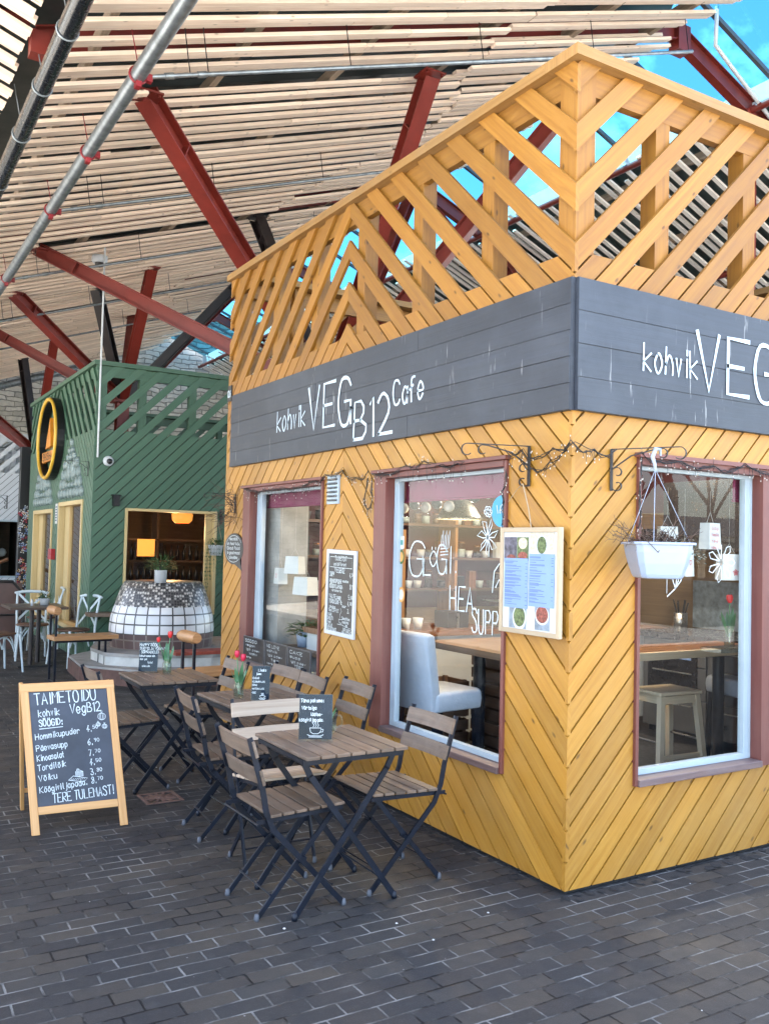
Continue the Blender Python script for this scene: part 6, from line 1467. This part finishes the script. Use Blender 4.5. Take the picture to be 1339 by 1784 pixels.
simple('amber_lamp', 'lit amber wicker lamp at the top right of the green kiosk window', 'lamp', [('shade', 'amber', lambda m_: m_.lathe([(.10, -.10), (.14, -.06), (.15, .02), (.12, .07), (.03, .09)], (1.22, 9.3, 1.96), 20)), ('bulb', 'bulb_warm', lambda m_: m_.lathe([(0, -.04), (.03, -.01), (.028, .02), (0, .04)], (1.22, 9.3, 1.94), 12)), ('cable', 'iron', lambda m_: m_.tube([(1.22, 9.3, 2.05), (1.22, 9.3, 2.7)], .004, 5))], (1.22, 9.3, 1.96))
l = bpy.data.lights.new('amber_light', 'POINT'); l.energy = 7; l.color = (1, .55, .22); l.shadow_soft_size = .08; lo = bpy.data.objects.new('amber_light', l); COL.objects.link(lo); lo.location = (1.2, 9.6, 1.75)
simple('orange_screen', 'warm orange lit panel inside the green kiosk window', 'screen', [('panel', 'amber', lambda m_: m_.box(1.05, 1.32, 10.9, 10.93, 1.35, 1.62))], (1.2, 10.9, 1.4))
# oval sign
t = thing('oval_sign', 'tall oval sign with yellow rim, orange cone and ribbon on the green kiosk', 'sign', (gx-.1, 11.25, 3.12)); ry, rz = .72, .63
def oval(y, z, a, b, n=48): return [(y-a*math.cos(6.283185*k/n), z+b*math.sin(6.283185*k/n)) for k in range(n)]
mb = MB(); o1 = oval(11.25, 3.12, ry, rz); o2 = oval(11.25, 3.12, ry*.88, rz*.90); n = len(o1); xa, xb = gx-.005, gx-.11
rows = [[V3((x, p[0], p[1])) for p in ring] for x, ring in ((xa, o1), (xb, o1), (xb, o2), (xa, o2), (xa, o1))]; mb.grid(rows, True, None, .5, False); mb.build('rim_box', M['sign_black'], t)
mb = MB(); mb.tube([(xb-.012, p[0], p[1]) for p in oval(11.25, 3.12, ry*.95, rz*.955)], .028, 8, True); mb.build('yellow_rim', M['sign_yellow'], t)
mb = MB(); F = lambda pts, x: mb.face([(x, y, z) for y, z in pts]); 
pts = [(11.50, 2.98), (11.10, 3.00), (11.22, 3.44)]; F(pts, xb+.02); F(pts[::-1], xb+.07)
for i in range(3): a, b = pts[i], pts[(i+1) % 3]; mb.face([(xb+.02, *b), (xb+.02, *a), (xb+.07, *a), (xb+.07, *b)])
mb.build('cone', M['sign_orange'], t)
mb = MB(); mb.obox((xb+.03, 11.27, 2.85), (0, .42, .0), (0, 0, .075), (.02, 0, 0)); mb.obox((xb+.05, 11.75, 2.83), (0, .10, .0), (0, 0, .06), (.015, 0, 0)); mb.obox((xb+.05, 10.80, 2.87), (0, .10, .0), (0, 0, .06), (.015, 0, 0)); mb.build('ribbon', M['sign_orange'], t)
mb = MB(); write(mb, 'SHISHA', V3((xb+.008, 11.62, 2.80)), V3((0, -1, 0)), V3((0, 0, 1)), .10, .022, 0, 0, width=.72); mb.build('ribbon_text', M['sign_black'], t)
# pressed oval tiles over the side windows
for (yc, z0_, s_) in ((9.98, 2.16, 1.0), (12.0, 2.10, .95)):
    t = thing('oval_tiles', ('cluster of grey oval tiles over the nearer side window of the green kiosk', 'cluster of grey oval tiles over the farther side window, left of the oval sign')[0 if yc < 11 else 1], 'wall ornament', (gx, yc, z0_), 0, 'grey oval tile ornaments')
    mb = MB(); spec = []
    for k in range(8): spec.append((-.70+.20*k, .085, .085, .075))
    for k in range(7): spec.append((-.60+.20*k, .22, .085, .085) if abs(k-3) > 1 else (-.60+.20*k, .20, .06, .045))
    for k, y in enumerate((-.50, -.30, -.1, .1, .30, .50)): spec.append((y, .36, .08, .085) if k in (0, 1, 4, 5) else (y*1.3, .40, .11, .15))
    for y in (-.40, .40, -.26, .26): spec.append((y, .50, .07, .075))
    for y in (-.2, 0, .2): spec.append((y, .60, .07, .06))
    for y in (-.1, .1): spec.append((y, .69, .06, .05))
    spec.append((0, .80, .07, .06))
    for (y, z, a, b) in spec:
        a *= s_; b *= s_; c = V3((gx-.002, yc-y*s_, z0_+z*s_)); rows = []
        for (q, h) in ((1, 0), (.92, .02), (.6, .034), (.2, .040)): rows.append([c+V3((-h, a*q*math.cos(6.283*j/14), b*q*math.sin(6.283*j/14))) for j in range(14)])
        mb.grid(rows, True, None, random.random(), True, flip=True); mb.face(rows[-1], None, .5)
    mb.build('tiles', M['ceramic_grey'], t)
simple('dome_camera', 'white dome camera on the green boards just right of the corner conduit', 'security camera', [('base', 'white', lambda m_: m_.lathe([(0, 0), (.065, 0), (.068, .03), (.05, .055), (.0, .06)], (.0, gy-.002, 2.62), 24, axis=(0, -1, 0))), ('lens', 'sign_black', lambda m_: m_.lathe([(.038, .052), (.034, .075), (.018, .088), (0, .09)], (.0, gy-.002, 2.62), 24, axis=(.15, -1, -.1)))], (0, gy, 2.62))
simple('dome_camera', 'white dome camera hanging under the roof slats left of the long red strut', 'security camera', [('base', 'white', lambda m_: m_.lathe([(0, .09), (.10, .09), (.10, .02), (.085, 0), (0, 0)], (-.18, 8.77, 5.22), 24)), ('lens', 'sign_black', lambda m_: m_.lathe([(.06, .0), (.05, -.04), (.0, -.06)], (-.18, 8.77, 5.22), 20))], (-.18, 8.77, 5.22))
pipething('wall_conduit', 'thin white conduit dropping from the roof down the green kiosk corner', [(-.14, gy-.03, 5.45), (-.14, gy-.03, 2.66)], .012, M['pipe_white'])
simple('wall_lamp', 'small black wall lamp above the left of the green kiosk window', 'wall lamp', [('body', 'iron', lambda m_: (m_.box(.07, .15, gy-.09, gy-.002, 2.04, 2.17), m_.box(.055, .165, gy-.10, gy-.002, 2.171, 2.185)))], (.11, gy-.05, 2.1))
simple('alarm_box', 'small red alarm box between the two side windows of the green kiosk', 'alarm box', [('box', 'redbox', lambda m_: m_.box(gx-.06, gx-.001, 10.92, 11.16, 1.28, 1.44))], (gx, 11.05, 1.35))
simple('white_notice', 'narrow white notice above the alarm box on the green boards', 'notice', [('sheet', 'offwhite', lambda m_: m_.box(gx-.006, gx-.001, 10.85, 11.0, 1.82, 2.12)), ('print', 'inkgrey', lambda m_: [m_.box(gx-.007, gx-.0061, 10.87, 10.98, 1.86+.04*k, 1.88+.04*k) for k in range(6)])], (gx, 10.9, 1.9))
simple('wall_shelf', 'rough plank shelf on the green wall left of the tiled oven', 'shelf', [('plank', 'seatwood', lambda m_: m_.box(-.22, .55, gy-.28, gy-.002, .62, .665))], (.1, gy-.1, .64))

def bushpot(label, x, y, z, r0, r1, h, mat='leaf', n=130, spread=.14, lift=.12, ll=.06, lw=.014, trail=0, potmat='white', seed=1, cat='potted plant'):
    t = thing('potted_plant', label, cat, (x, y, z)); r = random.Random(seed)
    mb = MB(); mb.lathe([(0, 0), (r0, 0), (r1, h*.94), (r1+.004, h), (r1-.006, h), (r1-.008, h*.9), (0, h*.88)], (x, y, z), 24); mb.build('pot', M[potmat], t)
    mb = MB()
    for k in range(n):
        a = r.uniform(0, 6.283); e = r.uniform(.1, 1.2); d = V3((math.cos(a)*math.cos(e), math.sin(a)*math.cos(e), math.sin(e))); L = r.uniform(.5, 1); tip = V3((x, y, z+h*.9))+V3((d.x*spread, d.y*spread, d.z*lift))*L
        q0 = V3((x+d.x*r1*.3, y+d.y*r1*.3, z+h*.9)); 
        if k % 4 == 0: mb.tube([q0, (q0+tip)/2+V3((0, 0, .01)), tip], .0015, 4)
        leafblade(mb, tip, V3((d.x, d.y, r.uniform(-.5, .7))), ll*r.uniform(.6, 1.2), lw, .01, r.random())
    mb.build('leaves', M[mat], t)
    if trail:
        mb = MB()
        for k in range(trail):
            a = r.uniform(0, 6.283); p = V3((x+r1*math.cos(a), y+r1*math.sin(a), z+h)); q = [p]; Ln = r.uniform(.2, 1)
            for j in range(int(12*Ln)+2): p = p+V3((math.cos(a)*.012*(1 if j < 2 else .1)+r.uniform(-.008, .008), math.sin(a)*.012*(1 if j < 2 else .1)+r.uniform(-.008, .008), -.05)); q.append(p); leafblade(mb, p, (r.uniform(-1, 1), r.uniform(-1, 1), -.3), .03, .014, .003, r.random()); leafblade(mb, p, (r.uniform(-1, 1), r.uniform(-1, 1), .1), .028, .013, .003, r.random())
            mb.tube(q, .0014, 4)
        mb.build('trailing_stems', M[mat], t)
    return t
bushpot('olive-like plant in a white speckled pot on top of the tiled oven', .30, 7.25, 1.105, .068, .072, .15, 'leaf', 220, .19, .22, .075, .012, seed=2)
bushpot('small green plant in a white pot on the plank shelf by the oven', .20, 8.52, .667, .055, .065, .13, 'leaf', 90, .10, .14, .06, .012, seed=3)
hp = bushpot('white hanging pot of ivy with a long green trail between the green and yellow kiosks', 1.36, 8.30, 1.42, .075, .10, .14, 'leaf', 150, .13, .12, .035, .018, trail=26, seed=4, cat='hanging plant')
mb = MB()
for a in (0, 2.1, 4.2): mb.tube([(1.36+.1*math.cos(a), 8.30+.1*math.sin(a), 1.56), (1.36, 8.30, 1.95)], .003, 4)
mb.tube([(1.36, 8.30, 1.95), (1.36, 8.32, 2.02)], .005, 5); mb.build('cord', M['palewood'], hp)
bracket('black bracket on the green kiosk carrying the ivy pot', (1.56, gy-.004, 2.05), (.1, -.99, 0))

# ================================================================== TILED OVEN ON ITS STEPS
ox, oy = .47, 7.68
t = thing('tiled_oven', 'round outdoor oven clad in brown, white and pebble mosaic tile', 'oven', (ox, oy, .34))
mb = MB(); mb.lathe([(.605, .0), (.615, .08), (.622, .175)], (ox, oy, .325), 72, uvr=.61); mb.build('brown_tile_band', M['t_brown'], t)
mb = MB(); mb.lathe([(.624, .176), (.622, .24), (.610, .36), (.580, .46), (.565, .495)], (ox, oy, .325), 72, uvr=.61); mb.build('white_tile_band', M['t_white'], t)
mb = MB(); mb.lathe([(.566, .496), (.535, .60), (.50, .70), (.475, .755), (.45, .780), (.0, .785)], (ox, oy, .325), 72, uvr=.55); mb.build('mosaic_dome', M['t_mosaic'], t)
t = thing('oven_steps', 'worn painted concrete steps under the tiled oven', 'steps', (ox, oy, 0))
lower = [(-.59, 7.25), (-.08, 6.55), (.75, 6.35), (1.7, 6.4), (1.7, 8.6), (-.1, 8.65), (-.53, 8.15)]
mb = MB(); mb.prism(lower, .0, .16, .4); mb.build('lower_step', M['brownstone'], t)
mb = MB(); mb.prism([(x*1.0+.012*(1 if x < 0 else -1), y) for x, y in lower], .161, .185, .5); mb.build('lower_slab', M['concrete'], t)
upper = [(-.36, 7.72), (-.33, 7.15), (.02, 6.78), (.72, 6.62), (1.5, 6.75), (1.55, 8.45), (-.1, 8.5)]
mb = MB(); mb.prism(upper, .186, .285, .4); mb.build('upper_step', M['whitestone'], t)
mb = MB(); mb.prism([(.17+(x-.17)*1.015, 7.6+(y-7.6)*1.02) for x, y in upper], .286, .324, .5); mb.build('upper_slab', M['concrete'], t)
mb = MB(); mb.box(.30, 1.1, 6.60, 6.86, .326, .362, .5); mb.build('red_kerb', M['brick_red'], t)

# bar benches with a log armrest
def logbench(label, x, y, rz=0):
    t = thing('log_bench', label, 'bench', (x, y, 0), R(rz), 'benches with log armrests')
    mb = MB()
    for yy in (-.11, .11):
        mb.bar((0, yy, 0), (0, yy, .80), .022, .022, (1, 0, 0)); mb.bar((.55, yy, 0), (.55, yy, .47), .022, .022, (1, 0, 0)); mb.bar((0, yy, .46), (.62, yy, .46), .022, .022)
    mb.bar((0, -.11, .012), (0, .11, .012), .022, .022); mb.bar((.55, -.11, .012), (.55, .11, .012), .022, .022); mb.build('frame', M['blackpaint'], t, world=False)
    mb = MB(); mb.obox((.33, 0, .497), (.36, 0, 0), (0, .15, 0), (0, 0, .024)); mb.build('seat', M['barwood'], t, world=False, bevel=.006)
    mb = MB(); rr_ = random.Random(5); pts = [(0, -.16+.04*k, .80) for k in range(9)]; mb.tube(pts, [.040, .050, .051, .049, .052, .050, .051, .049, .040], 14); mb.build('log', M['barwood'], t, world=False)
    return t
logbench('small bench with a log armrest beside the white cafe chairs', -.88, 7.28, 4)
logbench('small bench with a log armrest behind the far folding table', -.40, 4.16, 6)

# white cross-back chairs and their table
def crosschair(label):
    t = thing('crossback_chair', label, 'chair', (0, 0, 0), 0, 'white cross-back cafe chairs'); wm = M['whitemetal']
    mb = MB()
    for sy in (-1, 1): mb.tube([(-.20, sy*.19, 0), (-.19, sy*.18, .45), (-.22, sy*.185, .70), (-.26, sy*.18, .86)], [.012, .016, .015, .013], 8)
    mb.build('back_leg', wm, t, world=False)
    for sy in (-1, 1):
        mb = MB(); mb.tube([(.22, sy*.21, 0), (.18, sy*.18, .45)], [.012, .017], 8); mb.build('front_leg', wm, t, world=False)
    mb = MB(); mb.tube([(-.26, -.215, .855), (-.275, -.12, .87), (-.28, 0, .875), (-.275, .12, .87), (-.26, .215, .855)], [.014, .021, .022, .021, .014], 8)
    mb.bar((-.262, -.17, .85), (-.205, .17, .50), .028, .008, (1, 0, 0)); mb.bar((-.262, .17, .85), (-.205, -.17, .50), .028, .008, (1, 0, 0)); mb.build('cross_back', wm, t, world=False)
    mb = MB(); mb.lathe([(0, .435), (.19, .435), (.205, .445), (.205, .458), (.19, .465), (0, .460)], (0, 0, 0), 28); mb.build('seat', M['cratewood'], t, world=False)
    mb = MB()
    for k in range(4):
        a0 = k*math.pi/2; P0 = [(.20*math.cos(a), .20*math.sin(a)) for a in (a0+math.pi/4, a0+3*math.pi/4)]
        arc_ = []
        for j in range(11):
            s = j/10; x = P0[0][0]*(1-s)+P0[1][0]*s; y = P0[0][1]*(1-s)+P0[1][1]*s; arc_.append((x, y, .24+.18*math.sin(math.pi*s)**.7))
        mb.tube(arc_, .009, 6)
    mb.build('hoop', wm, t, world=False); return t
cc = crosschair('white cross-back chair facing the camera behind the dark cafe table'); cc.location = (-.72, 9.45, 0); cc.rotation_euler = (0, 0, R(-95))
place_copy(cc, (-.38, 8.62, 0), R(205), 'white cross-back chair in front of the green boards, seen from its side')
place_copy(cc, (-1.30, 8.35, 0), R(20), 'white cross-back chair cut by the left picture edge')
place_copy(cc, (-.40, 10.6, 0), R(180), 'white cross-back chair farthest away by the cream side window')
t = thing('cafe_table', 'dark square cafe table on two steel poles left of the green kiosk', 'table', (-.82, 8.80, 0))
mb = MB(); mb.obox((-.82, 8.80, .735), (.34, 0, 0), (0, .38, 0), (0, 0, .015)); mb.build('tabletop', M['darkwood'], t, bevel=.004)
mb = MB(); mb.lathe([(.028, .02), (.028, .72)], (-.86, 8.72, 0), 16); mb.lathe([(.028, .02), (.028, .72)], (-.74, 8.92, 0), 16); mb.build('pole', M['black_steel'], t)
mb = MB(); mb.box(-1.02, -.62, 8.6, 9.0, 0, .02); mb.build('base', M['iron'], t)
bushpot('small succulent in a white bowl on the dark cafe table', -.70, 8.80, .752, .05, .065, .085, 'leaf', 90, .08, .10, .05, .016, seed=9)
for k, (x, y) in enumerate(((-.86, 8.74), (-.81, 8.72))):
    simple('shaker', ('white-topped shaker on the dark cafe table, left one', 'glass pepper shaker on the dark cafe table, right one')[k], 'shaker', [('body', ('white', 'glass_clear')[k], lambda m_: m_.lathe([(0, 0), (.016, 0), (.018, .05), (.012, .065)], (x, y, .751), 12)), ('cap', 'steel', lambda m_: m_.lathe([(.014, .064), (.014, .08), (0, .085)], (x, y, .751), 12))], (x, y, .751))
# brown vinyl wind screen with curved black frame
t = thing('wind_screen', 'brown vinyl terrace screen in a curved black frame at the left edge', 'screen', (-1.5, 10.2, 0))
mb = MB(); mb.obox((-1.35, 10.3, .50), (.62, 0, 0), (0, 0, .46), (0, .012, 0)); mb.build('vinyl', M['leather'], t)
mb = MB(); mb.tube([(-.70, 10.28, 0), (-.70, 10.28, .55), (-.74, 10.28, .85), (-.86, 10.28, .98), (-2.0, 10.28, 1.0)], .022, 8); mb.tube([(-2.0, 10.27, .52), (-.70, 10.27, .52)], .014, 6); mb.build('frame', M['iron'], t)

# ================================================================== WHITE KIOSK
WK = thing('white_kiosk', 'white chevron-boarded kiosk at the far left edge', 'kiosk', (-1, 20, 0))
FW_ = [(-.02, .62, .70, 1.98)]
kiosk_shell(WK, -3.6, 18.3, .68, 21.4, M['white_board'], M['white_board'], None, [(-3.6, .68, 1, 0)], [(18.3, 21.4, 1, 0)], FW_, [], None, None, slope=(1, 1))
simplewin(WK, (0, 18.3, 0), (1, 0, 0), (0, -1, 0), *FW_[0], .035, 'upvc')
mb = MB(); mb.box(-3.4, .5, 18.5, 21.2, .0, .05); mb.box(-3.4, .5, 19.8, 19.84, .05, 2.7); tag(mb.build('kiosk_room', M['cratewood']), 'dim brown room inside the white kiosk', 'interior')
simple('globe_lamp', 'pale round lamp inside the white kiosk window', 'lamp', [('globe', 'offwhite', lambda m_: m_.lathe([(0, -.1), (.07, -.07), (.1, 0), (.07, .07), (0, .1)], (.2, 18.8, 1.25), 18))], (.2, 18.8, 1.25))
t = thing('decorated_post', 'black post wrapped in painted pink and blue flowers between the white and green kiosks', 'post', (-.15, 13.95, 0))
mb = MB(); mb.box(-.24, -.06, 13.86, 14.04, 0, 3.22); mb.build('shaft', M['sign_black'], t)
r = random.Random(41); nm = {}
for mt_ in ('offwhite', 'blueprint', 'tulip_pink', 'orange_disc'):
    mb = MB()
    for k in range(60 if mt_ == 'offwhite' else 26):
        z = r.uniform(.1, 2.15); x = r.uniform(-.235, -.07); s = r.uniform(.012, .035)
        for j in range(4): a = j*1.57+r.random(); mb.face([(x+s*.3*math.cos(a), 13.858-.0005*k*.02, z+s*.3*math.sin(a)), (x+s*math.cos(a-.4), 13.858, z+s*math.sin(a-.4)), (x+s*1.3*math.cos(a), 13.858, z+s*1.3*math.sin(a)), (x+s*math.cos(a+.4), 13.858, z+s*math.sin(a+.4))])
    mb.build('painted_flowers', M[mt_], t)
simple('handrail', 'brown sloping handrail in front of the white kiosk', 'handrail', [('rail', 'midwood', lambda m_: m_.tube([(-1.2, 15.2, .75), (-.2, 15.2, 1.18)], .035, 8)), ('post', 'iron', lambda m_: m_.tube([(-.35, 15.2, 0), (-.35, 15.2, 1.1)], .02, 6))], (-.7, 15.2, 0))

# ================================================================== OUTSIDE THE CANOPY (seen in the panes)
def bare_tree(label, x, y, h, seed):
    r = random.Random(seed); t = thing('bare_tree', label, 'tree', (x, y, 0), 0, 'bare trees beyond the canopy'); mt = MB(); mc = MB()
    mt.tube([(x, y, 0), (x+.05, y, h*.2), (x-.03, y+.05, h*.4)], [.16, .13, .11], 8)
    def grow(p, d, L, rad, lv):
        q = [p]; 
        for j in range(3): d = (d+V3((r.uniform(-.22, .22), r.uniform(-.22, .22), r.uniform(-.05, .15)))).normalized(); p = p+d*L/3; q.append(p)
        mc.tube(q, [rad, rad*.85, rad*.7, rad*.55], 5 if lv < 2 else 3, cap=False)
        if lv < 5:
            for k in range(r.choice((2, 3))): grow(q[r.choice((2, 3))], (d+V3((r.uniform(-.8, .8), r.uniform(-.8, .8), r.uniform(-.2, .6)))).normalized(), L*.70, rad*.55, lv+1)
    for k in range(4): grow(V3((x-.03, y+.05, h*(.3+.033*k))), V3((r.uniform(-.7, .7), r.uniform(-.7, .7), 1)).normalized(), h*.24, .07, 0)
    mt.build('trunk', M['bark'], t); mc.build('crown', M['bark'], t)
for k, (x, y, h) in enumerate(((13.6, -13, 7.5), (17.5, -14.5, 8.5), (18.5, -17, 8), (24, -18.5, 9))): bare_tree(('nearest', 'second', 'third', 'farthest')[k]+' bare tree mirrored in the right window', x, y, h, 50+k)
t = thing('fence', 'pale corrugated fence mirrored low in the right window', 'fence', (10, -19.5, 0)); mb = MB(); x = 2.0; pr = []
while x < 40: pr += [(x, 0), (x+.12, 0), (x+.18, .06), (x+.30, .06)]; x += .36
for (xa, ha), (xb, hb) in zip(pr, pr[1:]): mb.face([(xa, -19.5-ha, 0), (xb, -19.5-hb, 0), (xb, -19.5-hb, 2.1), (xa, -19.5-ha, 2.1)])
mb.build('panel', M['plaster'], t)
def house(label, x0, x1, y0, y1, h, rh, mat='plaster'):
    t = thing('house', label, 'house', ((x0+x1)/2, (y0+y1)/2, 0)); mb = MB(); mb.box(x0, x1, y0, y1, 0, h); mb.build('wall', M[mat], t)
    mb = MB(); ym = (y0+y1)/2; mb.face([(x0-.4, y0-.4, h), (x1+.4, y0-.4, h), (x1+.4, ym, h+rh), (x0-.4, ym, h+rh)]); mb.face([(x1+.4, y1+.4, h), (x0-.4, y1+.4, h), (x0-.4, ym, h+rh), (x1+.4, ym, h+rh)]); mb.build('roof', M['rooftile'], t)
    x = x0+1.2
    while x < x1-1.5:
        for z in (1.0, 4.0):
            if z+1.5 < h:
                for yy, s_ in ((y1+.01, 1), (y0-.01, -1)):
                    mb = MB(); mb.box(x, x+1.1, min(yy, yy+.05*s_), max(yy, yy+.05*s_), z, z+1.5); mb.build('window', M['kgrey'], t)
        x += 2.6
t = thing('added_stall', 'low dark stall added to hide bright ground mirrored in the right window', 'stall', (15.5, -10.6, 0))  # invented stall: hides bright mirrored ground where a dark sloping slab shows
mb = MB(); mb.face([(12.6, -9.6, 1.95), (17.8, -9.6, 1.55), (17.8, -12, 1.75), (12.6, -12, 2.15)]); mb.face([(12.6, -9.6, 1.90), (12.6, -12, 2.10), (17.8, -12, 1.70), (17.8, -9.6, 1.50)]); mb.face([(12.6, -9.6, 1.90), (17.8, -9.6, 1.50), (17.8, -9.6, 1.55), (12.6, -9.6, 1.95)]); mb.build('roof', M['sign_black'], t)
mb = MB(); mb.box(12.8, 17.6, -11.8, -9.9, 0, 1.0); mb.build('counter', M['kgrey'], t)
for px_ in (12.8, 17.6):
    for py_ in (-9.8, -11.9): mb = MB(); mb.box(px_-.04, px_+.04, py_-.04, py_+.04, 0, 1.55); mb.build('post', M['black_steel'], t)
house('long low plastered house mirrored behind the bare trees', 50, 95, -68, -58, 3.4, 2.2)
house('tall plastered house far to the side of the canopy', -36, -24, 2, 22, 7, 2.6)
mb = MB(); mb.box(-28.3, -28, -4, 34, 0, 4.6); tag(mb.build('reflection_wall', M['concrete']), 'tall grey wall west of the canopy, added to darken left-window reflections', 'wall')  # unseen wall added to block bright sky mirrored in the left panes
